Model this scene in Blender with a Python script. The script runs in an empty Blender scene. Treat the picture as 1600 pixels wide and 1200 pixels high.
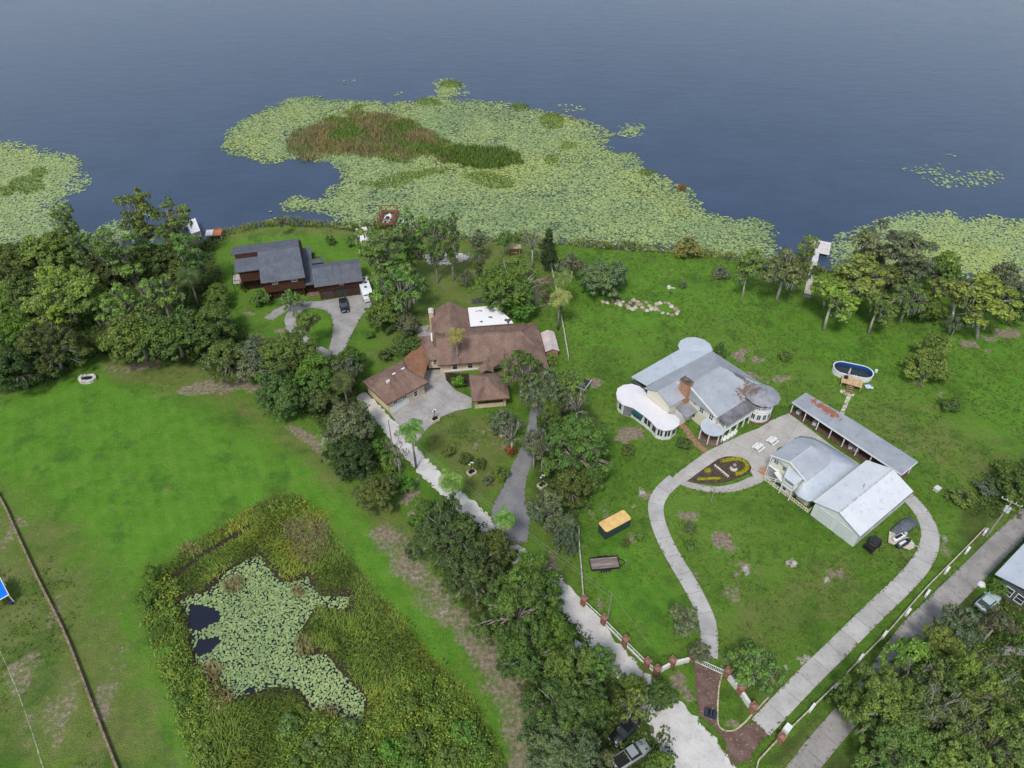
import bpy, bmesh, math, random
import numpy as np
from mathutils import Vector, Matrix
R = math.radians
scene = bpy.context.scene
col = scene.collection
# ------------------------------------------------------------------ camera, sky, sun, exposure
CAM_H, PITCH, FPX = 95.0, R(42.0), 1109.0
cam_data = bpy.data.cameras.new('camera'); cam = bpy.data.objects.new('camera', cam_data)
col.objects.link(cam); scene.camera = cam
cam.location = (0, 0, CAM_H); cam.rotation_euler = (R(90) - PITCH, 0, 0)
cam_data.sensor_width = 36.0; cam_data.lens = FPX / 1600 * 36.0
cam_data.clip_start = 1.0; cam_data.clip_end = 6000

SUN_EL, SUN_ROT = R(56), R(200)
world = bpy.data.worlds.new('World'); scene.world = world; world.use_nodes = True
wn, wl = world.node_tree.nodes, world.node_tree.links
bg = wn['Background']; bg.inputs['Strength'].default_value = 0.115
sky = wn.new('ShaderNodeTexSky'); sky.sky_type = 'NISHITA'; sky.sun_disc = False
sky.sun_elevation = SUN_EL; sky.sun_rotation = SUN_ROT
sky.air_density = 1.0; sky.dust_density = 1.2; sky.ozone_density = 1.0
hsv = wn.new('ShaderNodeHueSaturation'); hsv.inputs['Saturation'].default_value = 0.62
wl.new(sky.outputs[0], hsv.inputs['Color']); wl.new(hsv.outputs[0], bg.inputs['Color'])

sun_data = bpy.data.lights.new('sun', 'SUN'); sun_data.energy = 1.5; sun_data.angle = R(11)
sun_data.color = (1.0, 0.96, 0.90)
sun = bpy.data.objects.new('sun', sun_data); col.objects.link(sun)
# Nishita azimuth: sun_rotation turns clockwise from +Y seen from above
sun_dir = Vector((math.sin(SUN_ROT) * math.cos(SUN_EL), math.cos(SUN_ROT) * math.cos(SUN_EL), math.sin(SUN_EL)))
sun.rotation_euler = (-sun_dir).to_track_quat('-Z', 'Y').to_euler()

vs = scene.view_settings
vs.view_transform = 'Standard'; vs.look = 'None'; vs.gamma = 1.0; vs.use_curve_mapping = False
vs.exposure = 0.62
scene.cycles.max_bounces = 6; scene.cycles.diffuse_bounces = 3; scene.cycles.glossy_bounces = 2
scene.cycles.transmission_bounces = 3; scene.cycles.transparent_max_bounces = 6
scene.cycles.use_denoising = True

# ------------------------------------------------------------------ where a measured point of the survey picture lies on the ground
def G2(px, py, z=0.0):
    x = (px - 800) / FPX; y = (600 - py) / FPX
    dx, dy, dz = x, math.cos(PITCH) + y * math.sin(PITCH), -math.sin(PITCH) + y * math.cos(PITCH)
    t = (z - CAM_H) / dz
    return dx * t, dy * t
def G(px, py, z=0.0):
    a = G2(px, py, z); return Vector((a[0], a[1], z))
def SC(px, py, z=0.0):
    a = G2(px, py, z); return FPX / (a[1] * math.cos(PITCH) + (CAM_H - z) * math.sin(PITCH))
def SDEP(py):
    return math.sin(PITCH + math.atan((py - 600) / FPX))

# ------------------------------------------------------------------ object helpers
def tag(o, label=None, cat=None, group=None, kind=None):
    if label: o['label'] = label
    if cat: o['category'] = cat
    if group: o['group'] = group
    if kind: o['kind'] = kind
    return o
def thing(name, label, cat, loc=(0, 0, 0), rotz=0.0, group=None):
    o = bpy.data.objects.new(name, None); col.objects.link(o)
    o.empty_display_size = 0.5
    o.location = loc; o.rotation_euler = (0, 0, rotz)
    return tag(o, label, cat, group)
def link(name, me, mat=None, parent=None):
    if mat is not None and not me.materials: me.materials.append(mat)
    o = bpy.data.objects.new(name, me); col.objects.link(o)
    if parent is not None: o.parent = parent
    return o
def np_mesh(name, v, f, mat=None, smooth=False):
    """mesh from an (n,3) array and an (m,k) array of equal faces"""
    me = bpy.data.meshes.new(name)
    v = np.asarray(v, np.float32); f = np.asarray(f, np.int32)
    m, k = f.shape
    me.vertices.add(len(v)); me.vertices.foreach_set('co', v.ravel())
    me.loops.add(m * k); me.loops.foreach_set('vertex_index', f.ravel())
    me.polygons.add(m)
    me.polygons.foreach_set('loop_start', np.arange(0, m * k, k, dtype=np.int32))
    me.polygons.foreach_set('loop_total', np.full(m, k, np.int32))
    if smooth: me.polygons.foreach_set('use_smooth', np.ones(m, bool))
    me.update(calc_edges=True)
    if mat is not None: me.materials.append(mat)
    return me
def fattr(me, name, arr):
    a = me.attributes.new(name, 'FLOAT', 'POINT'); a.data.foreach_set('value', np.asarray(arr, np.float32))

class MB:
    """collects shapes into one mesh"""
    def __init__(s): s.v = []; s.f = []
    def add(s, vs_, fs_):
        n = len(s.v); s.v += [tuple(p) for p in vs_]; s.f += [tuple(i + n for i in q) for q in fs_]; return s
    def box(s, x0, x1, y0, y1, z0, z1):
        v = [(x, y, z) for z in (z0, z1) for y in (y0, y1) for x in (x0, x1)]
        return s.add(v, [(0, 2, 3, 1), (4, 5, 7, 6), (0, 1, 5, 4), (2, 6, 7, 3), (0, 4, 6, 2), (1, 3, 7, 5)])
    def bar(s, a, b, w, h=None, up=(0, 0, 1)):
        a, b, up = Vector(a), Vector(b), Vector(up); h = h or w
        d = (b - a).normalized(); sx = d.cross(up)
        if sx.length < 1e-4: sx = d.cross(Vector((1, 0, 0)))
        sx.normalize(); uz = sx.cross(d)
        q = [sx * (i * w / 2) + uz * (j * h / 2) for i, j in ((-1, -1), (1, -1), (1, 1), (-1, 1))]
        v = [a + k for k in q] + [b + k for k in q]
        return s.add(v, [(0, 1, 2, 3)[::-1], (4, 5, 6, 7), (0, 1, 5, 4), (1, 2, 6, 5), (2, 3, 7, 6), (3, 0, 4, 7)])
    def prism(s, poly, z0, z1):
        n = len(poly); v = [(p[0], p[1], z0) for p in poly] + [(p[0], p[1], z1) for p in poly]
        return s.add(v, [tuple(range(n))[::-1], tuple(range(n, 2 * n))] + [(i, (i + 1) % n, n + (i + 1) % n, n + i) for i in range(n)])
    def slab(s, pts, th):
        """sheet of given 3-d corners with thickness th downward"""
        n = len(pts); v = [tuple(p) for p in pts] + [(p[0], p[1], p[2] - th) for p in pts]
        return s.add(v, [tuple(range(n)), tuple(range(n, 2 * n))[::-1]] + [(i, n + i, n + (i + 1) % n, (i + 1) % n) for i in range(n)])
    def tube(s, pts, rad, n=6, cap=True):
        pts = [Vector(p) for p in pts]
        if not hasattr(rad, '__len__'): rad = [rad] * len(pts)
        rings = []
        for i, p in enumerate(pts):
            d = (pts[min(i + 1, len(pts) - 1)] - pts[max(i - 1, 0)]).normalized()
            a = d.cross(Vector((0, 1, 0.1)))
            if a.length < 0.1: a = d.cross(Vector((1, 0, 0)))
            a.normalize(); b = d.cross(a)
            rings.append([p + (a * math.cos(2 * math.pi * k / n) + b * math.sin(2 * math.pi * k / n)) * rad[i] for k in range(n)])
        v = [q for r in rings for q in r]; f = []
        for i in range(len(pts) - 1):
            for k in range(n):
                f.append((i * n + k, i * n + (k + 1) % n, (i + 1) * n + (k + 1) % n, (i + 1) * n + k))
        if cap: f += [tuple(range(n))[::-1], tuple(range((len(pts) - 1) * n, len(pts) * n))]
        return s.add(v, f)
    def cone(s, c, r, z0, z1, n=8, rot=0.0, r1=0.0):
        ring = [(c[0] + r * math.cos(rot + 2 * math.pi * k / n), c[1] + r * math.sin(rot + 2 * math.pi * k / n), z0) for k in range(n)]
        if r1 <= 0:
            return s.add(ring + [(c[0], c[1], z1)], [(k, (k + 1) % n, n) for k in range(n)] + [tuple(range(n))[::-1]])
        r2 = [(c[0] + r1 * math.cos(rot + 2 * math.pi * k / n), c[1] + r1 * math.sin(rot + 2 * math.pi * k / n), z1) for k in range(n)]
        return s.add(ring + r2, [(k, (k + 1) % n, n + (k + 1) % n, n + k) for k in range(n)] + [tuple(range(n))[::-1], tuple(range(n, 2 * n))])
    def mesh(s, name, mat=None, smooth=False):
        me = bpy.data.meshes.new(name); me.from_pydata(s.v, [], s.f)
        bm = bmesh.new(); bm.from_mesh(me); bmesh.ops.recalc_face_normals(bm, faces=bm.faces); bm.to_mesh(me); bm.free()
        if smooth:
            for p in me.polygons: p.use_smooth = True
        if mat is not None: me.materials.append(mat)
        return me
    def obj(s, name, mat=None, parent=None, smooth=False, label=None):
        o = link(name, s.mesh(name, mat, smooth), None, parent)
        if label: o['label'] = label
        return o

# ------------------------------------------------------------------ materials
class N:
    def __init__(s, name):
        s.m = bpy.data.materials.new(name); s.m.use_nodes = True
        s.n, s.l = s.m.node_tree.nodes, s.m.node_tree.links
        s.b = s.n['Principled BSDF']; s.tc = s.n.new('ShaderNodeTexCoord')
    def set(s, inp, val):
        if hasattr(val, 'is_linked') or isinstance(val, bpy.types.NodeSocket): s.l.new(val, inp)
        else: inp.default_value = val
    def noise(s, scale, detail=4, rough=0.55, co=None, out=0, stretch=None):
        n = s.n.new('ShaderNodeTexNoise'); n.inputs['Scale'].default_value = scale
        n.inputs['Detail'].default_value = detail; n.inputs['Roughness'].default_value = rough
        c = co or s.tc.outputs['Object']
        if stretch:
            mp = s.n.new('ShaderNodeMapping'); mp.inputs['Scale'].default_value = stretch; s.l.new(c, mp.inputs[0]); c = mp.outputs[0]
        s.l.new(c, n.inputs['Vector']); return n.outputs[out]
    def ramp(s, f, a, b, lo=0.0, hi=1.0):
        n = s.n.new('ShaderNodeMapRange'); n.inputs[1].default_value = a; n.inputs[2].default_value = b
        n.inputs[3].default_value = lo; n.inputs[4].default_value = hi; n.interpolation_type = 'SMOOTHSTEP'
        s.l.new(f, n.inputs[0]); return n.outputs[0]
    def math(s, op, a, b=0.0):
        n = s.n.new('ShaderNodeMath'); n.operation = op; s.set(n.inputs[0], a); s.set(n.inputs[1], b); return n.outputs[0]
    def mix(s, f, a, b, mode='MIX'):
        n = s.n.new('ShaderNodeMix'); n.data_type = 'RGBA'; n.blend_type = mode
        s.set(n.inputs[0], f)
        for i, c in ((6, a), (7, b)):
            s.set(n.inputs[i], (c[0], c[1], c[2], 1) if isinstance(c, (tuple, list)) else c)
        return n.outputs[2]
    def attr(s, name, out=2):
        n = s.n.new('ShaderNodeAttribute'); n.attribute_name = name; return n.outputs[out]
    def bump(s, h, dist=0.05, st=1.0):
        n = s.n.new('ShaderNodeBump'); n.inputs['Distance'].default_value = dist; n.inputs['Strength'].default_value = st
        s.l.new(h, n.inputs['Height']); s.l.new(n.outputs[0], s.b.inputs['Normal'])
    def done(s, color, rough=0.7, spec=0.3, metal=0.0):
        s.set(s.b.inputs['Base Color'], (color[0], color[1], color[2], 1) if isinstance(color, (tuple, list)) else color)
        s.set(s.b.inputs['Roughness'], rough); s.b.inputs['Specular IOR Level'].default_value = spec
        s.b.inputs['Metallic'].default_value = metal
        return s.m
def simple(name, c, rough=0.7, var=0.18, scale=1.5, spec=0.3, bump=0.0, metal=0.0, c2=None, fine=9.0, stretch=None):
    """a colour with two scales of mottling (wear, grain)"""
    m = N(name); a = m.noise(scale, 5, stretch=stretch); b = m.noise(scale * fine, 3, stretch=stretch)
    c2 = c2 or tuple(x * (1 - 2 * var) for x in c); c1 = tuple(min(1, x * (1 + var)) for x in c)
    k = m.math('ADD', m.math('MULTIPLY', a, 0.65), m.math('MULTIPLY', b, 0.35))
    cc = m.mix(m.ramp(k, 0.32, 0.66), c2, c1)
    if bump: m.bump(b, bump)
    return m.done(cc, rough, spec, metal)
# ------------------------------------------------------------------ curves and regions
def catmull(P, step):
    P = [np.array(p, float) for p in P]; P = [2 * P[0] - P[1]] + P + [2 * P[-1] - P[-2]]; out = []
    for i in range(1, len(P) - 2):
        p0, p1, p2, p3 = P[i - 1:i + 3]; n = max(2, int(np.linalg.norm((p2 - p1)[:2]) / step))
        for k in range(n):
            t = k / n
            out.append(0.5 * (2 * p1 + (p2 - p0) * t + (2 * p0 - 5 * p1 + 4 * p2 - p3) * t * t + (3 * p1 - p0 - 3 * p2 + p3) * t ** 3))
    out.append(P[-2]); return np.array(out)
def px_poly(pts, z=0.0): return np.array([G2(p[0], p[1], z) for p in pts])
def crop_px(pts, o, s): return [(o[0] + x / s, o[1] + y / s) for x, y in pts]
def sdf(poly, X, Y):
    """signed distance in metres, positive inside"""
    poly = np.asarray(poly); d = np.full(X.shape, 1e9); ins = np.zeros(X.shape, bool)
    for i in range(len(poly)):
        a, b = poly[i], poly[(i + 1) % len(poly)]; e = b - a; w0, w1 = X - a[0], Y - a[1]
        t = np.clip((w0 * e[0] + w1 * e[1]) / max(e @ e, 1e-9), 0, 1)
        d = np.minimum(d, (w0 - t * e[0]) ** 2 + (w1 - t * e[1]) ** 2)
        c = ((a[1] <= Y) != (b[1] <= Y))
        with np.errstate(divide='ignore', invalid='ignore'):
            c &= X < (b[0] - a[0]) * (Y - a[1]) / (b[1] - a[1] + 1e-12) + a[0]
        ins ^= c
    d = np.sqrt(d); return np.where(ins, d, -d)
def line_d(pts, X, Y):
    d = np.full(X.shape, 1e9)
    for a, b in zip(pts[:-1], pts[1:]):
        a, b = np.array(a), np.array(b); e = b - a
        t = np.clip(((X - a[0]) * e[0] + (Y - a[1]) * e[1]) / max(e @ e, 1e-9), 0, 1)
        d = np.minimum(d, (X - a[0] - t * e[0]) ** 2 + (Y - a[1] - t * e[1]) ** 2)
    return np.sqrt(d)
def sstep(a, b, x):
    t = np.clip((x - a) / (b - a), 0, 1); return t * t * (3 - 2 * t)
_rt = np.random.default_rng(5)
_tab = _rt.random((64, 64))
def vnoise(X, Y, s):
    """smooth value noise, 0..1, at wavelength s"""
    x, y = X / s, Y / s; xi, yi = np.floor(x).astype(int), np.floor(y).astype(int); fx, fy = x - xi, y - yi
    fx, fy = fx * fx * (3 - 2 * fx), fy * fy * (3 - 2 * fy); T = lambda i, j: _tab[i % 64, j % 64]
    return (T(xi, yi) * (1 - fx) + T(xi + 1, yi) * fx) * (1 - fy) + (T(xi, yi + 1) * (1 - fx) + T(xi + 1, yi + 1) * fx) * fy
def fbm(X, Y, s): return 0.5 * vnoise(X, Y, s) + 0.3 * vnoise(X + 37, Y + 11, s / 2.1) + 0.2 * vnoise(X + 5, Y + 71, s / 4.3)

WATER_Z = -0.35
shore_px = [(-700, 400), (-300, 385), (0, 376), (110, 388), (210, 380), (300, 372), (335, 378), (350, 362), (400, 353), (440, 347), (520, 351),
            (560, 357), (600, 352), (640, 360), (700, 368), (750, 375), (800, 372), (850, 378), (900, 379), (950, 384), (1000, 388),
            (1060, 392), (1110, 397), (1150, 403), (1190, 412), (1230, 419), (1300, 421), (1400, 425), (1500, 440), (1600, 455), (1900, 480), (2400, 520)]
shore = px_poly(shore_px, -0.2)
land = np.vstack([[(-1600, shore[0][1])], shore, [(1600, shore[-1][1]), (1600, -900), (-1600, -900)]])
marsh_px = [(434, 770), (468, 772), (500, 800), (530, 845), (575, 900), (625, 962), (685, 1030), (740, 1090), (775, 1150), (800, 1215), (310, 1215),
            (285, 1130), (250, 1045), (226, 975), (215, 925), (258, 880), (330, 832), (400, 788)]
marsh = px_poly(marsh_px)
pond_px = crop_px([(270, 465), (330, 455), (420, 370), (550, 295), (640, 400), (700, 410), (760, 385), (810, 470), (940, 470), (930, 520), (800, 500), (745, 590), (705, 660),
                   (740, 725), (840, 720), (905, 800), (1005, 900), (990, 1010), (920, 985), (870, 930), (790, 960), (740, 850), (600, 850), (450, 905), (410, 830), (290, 745),
                   (265, 640), (250, 540), (222, 478)], (200, 760), 2.7275)
pond = px_poly(pond_px, -0.4)

# ------------------------------------------------------------------ the ground: one sheet out to the horizon
def axis(lo, hi, step):
    core = list(np.arange(lo, hi + 1e-6, step)); a, b, s = lo, hi, step * 2
    left, right = [], []
    while a > -1700 or b < 1700:
        a -= s; b += s; s *= 1.35
        left.append(a); right.append(b)
    return np.array(left[::-1] + core + right)
gx, gy = axis(-150, 150, 0.5), axis(22, 192, 0.5)
GX, GY = np.meshgrid(gx, gy)
sd_land = sdf(land, GX, GY) + (fbm(GX, GY, 7) - 0.5) * 2.0
sd_pond = sdf(pond, GX, GY) + (fbm(GX, GY, 3) - 0.5) * 0.8
sd_marsh = sdf(marsh, GX, GY) + (fbm(GX, GY, 4) - 0.5) * 0.9
GZ = -1.4 + 1.4 * sstep(-3.0, 2.6, sd_land) + 1.6 * sstep(1250, 1400, GY)
GZ = np.minimum(GZ, 0 - 0.25 * sstep(0, 3, sd_marsh) - 0.9 * sstep(-1.0, 1.2, sd_pond))
GZ += (fbm(GX, GY, 14) - 0.5) * 0.05 * sstep(1, 6, sd_land) * (sd_marsh < 0)
masks = {k: np.zeros(GX.shape) for k in ('dirt', 'sand', 'dry', 'lush', 'mud', 'wild')}
def paint(k, d, feather, amt, base=0.0):
    masks[k] = np.maximum(masks[k], amt * sstep(-feather, feather, d))
def blob(k, px, py, rx, ry, amt=1.0, rot=0.0):
    c = G2(px, py); s = SC(px, py); a, b = rx / s, ry / s / SDEP(py)
    if abs(c[0]) > 400 or c[1] > 500: return
    dx, dy = GX - c[0], GY - c[1]; ca, sa = math.cos(rot), math.sin(rot)
    u, v = (dx * ca + dy * sa) / a, (-dx * sa + dy * ca) / b
    r = np.sqrt(u * u + v * v) + (fbm(GX + px, GY + py, max(1.0, .8 * min(a, b))) - 0.5) * 2.0
    masks[k] = np.maximum(masks[k], amt * (1 - sstep(0.55, 1.15, r)))
def region(k, pts, feather=3.0, amt=1.0):
    d = sdf(px_poly(pts), GX, GY) + (fbm(GX + 9, GY + 3, 6) - 0.5) * 2.2 * feather
    masks[k] = np.maximum(masks[k], amt * sstep(-feather, feather, d))
def lane(k, pts, w, amt=1.0, feather=0.6):
    P = catmull([G2(*p) for p in pts], 2.0); d = w - line_d(P, GX, GY) + (fbm(GX + 1, GY + 8, 4) - 0.5) * 1.8 * feather
    masks[k] = np.maximum(masks[k], amt * sstep(-feather, feather, d))
# bright mown grass
region('lush', [(-60, 640), (130, 575), (200, 600), (330, 640), (440, 700), (520, 750), (600, 830), (640, 900), (700, 990), (790, 1120), (800, 1230), (700, 1080), (560, 890), (500, 800), (440, 765), (330, 826),
                (250, 875), (205, 920), (120, 800), (-60, 740)], 4, 0.85)
region('lush', [(205, 940), (222, 985), (300, 1160), (330, 1230), (250, 1230), (190, 1110), (150, 1000)], 2.5, 0.7)
region('lush', [(905, 395), (1100, 400), (1180, 430), (1260, 470), (1380, 500), (1600, 500), (1700, 620), (1600, 700), (1480, 640), (1250, 560), (1120, 500), (1000, 560), (900, 560), (880, 480)], 5, 0.60)
region('lush', [(905, 830), (1000, 830), (1060, 930), (1090, 1000), (1030, 1035), (930, 950), (912, 900)], 3, 0.76)
region('lush', [(1040, 790), (1180, 800), (1270, 860), (1200, 1000), (1130, 990), (1060, 860)], 5, 0.28)
region('lush', [(345, 385), (480, 350), (580, 385), (560, 420), (380, 470), (350, 500)], 2.5, 0.50)
region('lush', [(545, 545), (590, 480), (640, 560), (575, 590)], 2.0, 0.43)
region('lush', [(380, 490), (440, 510), (500, 560), (400, 550)], 2, 0.37)
blob('lush', 506, 512, 26, 28, 0.6)
region('lush', [(880, 420), (960, 420), (980, 560), (900, 600), (880, 560)], 3, 0.37)
region('lush', [(905, 700), (1010, 690), (1060, 720), (1000, 800), (930, 800)], 3, 0.34)
# dull, yellowed or thin grass
region('dry', [(-60, 740), (60, 790), (150, 900), (260, 1100), (300, 1230), (-60, 1230)], 5, 0.75)
region('dry', [(660, 660), (720, 640), (790, 660), (800, 720), (760, 780), (700, 740)], 2.5, 0.9)
region('dry', [(1220, 600), (1420, 640), (1600, 700), (1700, 820), (1560, 860), (1450, 740), (1300, 640)], 6, 0.6)
region('dry', [(560, 560), (640, 470), (660, 400), (700, 480), (650, 540), (600, 590)], 2, 0.55)
region('dry', [(650, 380), (860, 380), (860, 440), (820, 490), (690, 480), (640, 470)], 4, 0.7)
region('dry', [(1120, 930), (1300, 860), (1420, 860), (1260, 1020), (1160, 1100), (1130, 1050)], 5, 0.6)
region('dry', [(820, 760), (880, 800), (910, 930), (880, 900), (830, 830)], 2, 0.6)
region('dry', [(1400, 1000), (1600, 830), (1600, 790), (1240, 1150), (1180, 1230), (1260, 1230)], 2, 0.8)
region('dry', [(150, 560), (330, 570), (420, 640), (540, 730), (640, 810), (700, 900), (620, 860), (480, 720), (300, 620), (180, 600)], 3, 0.8)
blob('dry', 1320, 720, 60, 30, 0.6); blob('dry', 1400, 640, 50, 20, 0.5)
lane('dry', [(345, 372), (420, 362), (520, 362), (640, 372), (760, 385), (830, 392)], 1.6, 0.9)
# bare soil
lane('dirt', [(600, 835), (650, 900), (700, 960), (755, 1020), (790, 1085), (810, 1150), (815, 1220)], 2.5, 0.62, 2.0)
lane('dirt', [(455, 665), (490, 690), (505, 710)], 1.0, 0.7, 1.0)
for b in [(340, 605, 55, 16, .7), (215, 572, 40, 10, .6), (180, 575, 22, 8, .5), (1130, 845, 24, 14, 1), (1165, 888, 20, 16, .7), (1140, 928, 22, 14, .5), (1072, 806, 14, 8, .9),
          (985, 680, 26, 12, .9), (930, 596, 12, 9, 1), (1155, 552, 18, 12, 1), (1185, 560, 18, 6, .8), (1172, 585, 14, 5, .7), (1212, 592, 20, 8, .7), (1577, 521, 22, 7, 1), (1515, 537, 16, 6, 1), (1545, 528, 10, 5, .8),
          (1490, 505, 14, 6, .5), (1542, 548, 7, 4, .7), (845, 450, 18, 24, .9), (1010, 772, 10, 8, .6), (945, 800, 12, 14, .5), (925, 805, 8, 12, .5), (987, 840, 6, 10, .7), (938, 942, 8, 12, .7),
          (640, 770, 14, 20, .8), (655, 800, 20, 12, .7), (790, 700, 8, 8, .6), (388, 489, 8, 4, .9), (436, 517, 8, 4, 1), (1305, 895, 16, 10, .7), (1400, 760, 20, 12, .4), (1475, 855, 10, 14, .6),
          (1060, 1062, 16, 10, .7), (1072, 1085, 12, 14, .6), (1145, 1130, 14, 6, .6), (20, 830, 14, 30, .5), (80, 960, 14, 30, .4), (70, 1120, 40, 50, .4), (170, 1080, 24, 50, .5), (40, 1050, 24, 40, .5),
          (860, 880, 18, 16, .7), (1380, 760, 10, 10, .5), (1240, 590, 10, 5, .4), (1435, 600, 8, 5, .6), (1470, 615, 8, 4, .7), (860, 560, 10, 16, .6), (1555, 1080, 30, 20, .7), (1540, 1030, 50, 16, .4), (760, 690, 30, 20, .4),
          (1420, 700, 26, 10, .4), (1090, 900, 8, 20, .4), (620, 690, 8, 14, .5), (625, 720, 8, 16, .5)]:
    blob('dirt', *b)
for b in [(1003, 768, 6, 7, .9), (990, 792, 5, 5, .8), (1290, 905, 7, 4, .9), (1237, 880, 7, 6, .7), (1256, 1030, 10, 8, .8), (1230, 1045, 8, 10, .7), (1168, 890, 6, 10, .7), (1473, 840, 6, 12, .6),
          (865, 905, 8, 12, .8), (505, 690, 5, 12, .5), (1135, 1040, 8, 16, .4), (690, 960, 10, 16, .4), (650, 905, 12, 10, .3), (700, 405, 40, 11, .45)]:
    blob('sand', *b)
paint('wild', sd_marsh - 0.4, 0.8, 1.0)
region('wild', [(-200, 400), (150, 385), (330, 380), (345, 430), (370, 520), (560, 570), (560, 640), (620, 740), (560, 760), (520, 700), (480, 650), (400, 600), (260, 560), (140, 560), (90, 600), (-100, 640)], 2.0, 0.95)
region('wild', [(640, 790), (760, 830), (880, 960), (980, 1050), (1040, 1130), (1060, 1230), (830, 1230), (800, 1080), (700, 900)], 2.0, 0.9)
region('wild', [(1400, 1010), (1520, 930), (1700, 900), (1700, 1300), (1250, 1300), (1330, 1110)], 2.5, 0.8)
region('wild', [(830, 600), (930, 640), (960, 720), (900, 830), (860, 860), (830, 770), (850, 690)], 2.0, 0.7)
region('wild', [(1180, 1195), (1300, 1083), (1450, 928), (1540, 838), (1572, 835), (1480, 925), (1400, 1005), (1290, 1120), (1220, 1205)], 1.0, 0.62)
region('wild', [(1500, 740), (1600, 700), (1700, 760), (1560, 830), (1480, 850)], 3.0, 0.6)
masks['wild'] = np.maximum(masks['wild'], 0.9 * (1 - sstep(0.4, 3.2, sd_land)) * (GX > -70))
region('mud', [(692, 579), (735, 583), (737, 604), (714, 606), (699, 597)], .6, 1.0)
lane('mud', crop_px([(170, 400), (300, 300), (400, 240), (520, 165)], (200, 760), 2.7275), 0.5, 0.9, 0.5)
lane('mud', crop_px([(780, 60), (870, 190), (930, 290), (1010, 400), (1090, 480)], (200, 760), 2.7275) + [(650, 980), (720, 1060)], 0.16, 0.9, 0.2)
paint('mud', 1.4 - np.abs(sd_pond + 0.3), 0.8, 0.8)
paint('mud', -sd_land - 0.2, 0.6, 1.0)
# rank strips, mower tracks
nx, ny = len(gx), len(gy)
idx = np.arange(nx * ny).reshape(ny, nx)
quads = np.stack([idx[:-1, :-1], idx[:-1, 1:], idx[1:, 1:], idx[1:, :-1]], -1).reshape(-1, 4)

m = N('ground_cover')
co = m.tc.outputs['Object']
n_big, n_mid, n_sm, n_fine = m.noise(0.045, 5), m.noise(0.28, 5), m.noise(1.6, 4), m.noise(7.0, 3, 0.7)
brk = m.math('ADD', m.math('MULTIPLY', m.math('SUBTRACT', n_mid, 0.5), 0.9), m.math('MULTIPLY', m.math('SUBTRACT', n_sm, 0.5), 0.9))
sx = m.n.new('ShaderNodeSeparateXYZ'); m.l.new(co, sx.inputs[0])
def stripe(ang, w): return m.math('SINE', m.math('MULTIPLY', m.math('ADD', m.math('ADD', m.math('MULTIPLY', sx.outputs[0], math.cos(ang)), m.math('MULTIPLY', sx.outputs[1], math.sin(ang))), m.math('MULTIPLY', n_mid, 0.9)), math.tau / w))
def gm(name, k=1.0):
    a = m.attr(name); return m.ramp(m.math('ADD', a, m.math('MULTIPLY', brk, m.math('MULTIPLY', m.math('MULTIPLY', m.math('SUBTRACT', 1.15, a), m.ramp(a, 0.0, 0.2)), k * 1.1))), 0.25, 0.8)
c = m.mix(m.ramp(n_big, 0.35, 0.65), (0.092, 0.205, 0.020), (0.136, 0.252, 0.034))
c = m.mix(m.math('MULTIPLY', gm('lush', .5), 0.85), c, m.mix(m.ramp(n_mid, 0.3, 0.7), (0.090, 0.248, 0.018), (0.134, 0.305, 0.030)))
c = m.mix(m.math('MULTIPLY', gm('dry', 1.4), 0.9), c, m.mix(m.ramp(n_mid, 0.3, 0.7), (0.128, 0.172, 0.038), (0.190, 0.208, 0.068)))
c = m.mix(m.math('MULTIPLY', gm('lush', .5), 0.8), c, m.mix(m.ramp(stripe(R(28), 2.3), -.8, .8), (0.95, 0.955, 0.94), (1.05, 1.04, 1.05)), 'MULTIPLY')
# clumps of other grasses and weeds
c = m.mix(m.math('MULTIPLY', m.ramp(n_sm, 0.55, 0.72), 0.5), c, m.mix(n_mid, (0.045, 0.085, 0.014), (0.17, 0.21, 0.06)))
c = m.mix(m.math('MULTIPLY', m.ramp(m.noise(0.75, 5, 0.65), 0.53, 0.66), 0.6), c, (0.19, 0.27, 0.05))
c = m.mix(m.math('MULTIPLY', m.ramp(m.noise(0.13, 6, 0.7), 0.5, 0.64), 0.6), c, (0.050, 0.125, 0.018))
c = m.mix(m.math('MULTIPLY', m.ramp(m.noise(0.4, 6, 0.72), 0.57, 0.68), 0.5), c, (0.19, 0.16, 0.085))
c = m.mix(m.math('MULTIPLY', m.ramp(m.noise(0.22, 6, 0.7, stretch=(1.0, 2.6, 1.0)), 0.52, 0.66), 0.45), c, (0.165, 0.270, 0.036))
c = m.mix(gm('wild'), c, m.mix(m.ramp(n_sm, 0.3, 0.7), (0.040, 0.066, 0.016), (0.095, 0.120, 0.032)))
c = m.mix(gm('dirt', 1.7), c, m.mix(m.ramp(n_sm, 0.25, 0.75), (0.185, 0.145, 0.095), (0.38, 0.315, 0.235)))
c = m.mix(gm('sand'), c, m.mix(m.ramp(n_sm, 0.25, 0.75), (0.34, 0.30, 0.25), (0.62, 0.58, 0.53)))
c = m.mix(gm('mud', .6), c, m.mix(n_sm, (0.028, 0.022, 0.014), (0.075, 0.058, 0.038)))
c = m.mix(0.75, c, m.mix(m.ramp(n_fine, 0.25, 0.75), (0.35, 0.38, 0.35), (1.6, 1.58, 1.6)), 'MULTIPLY')
m.bump(m.math('ADD', n_sm, n_fine), 0.22)
GROUND = m.done(c, 0.9, 0.15)
me = np_mesh('ground', np.stack([GX, GY, GZ], -1).reshape(-1, 3), quads, GROUND, True)
for k, a in masks.items(): fattr(me, k, a.ravel())
tag(link('ground', me), kind='structure')

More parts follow.
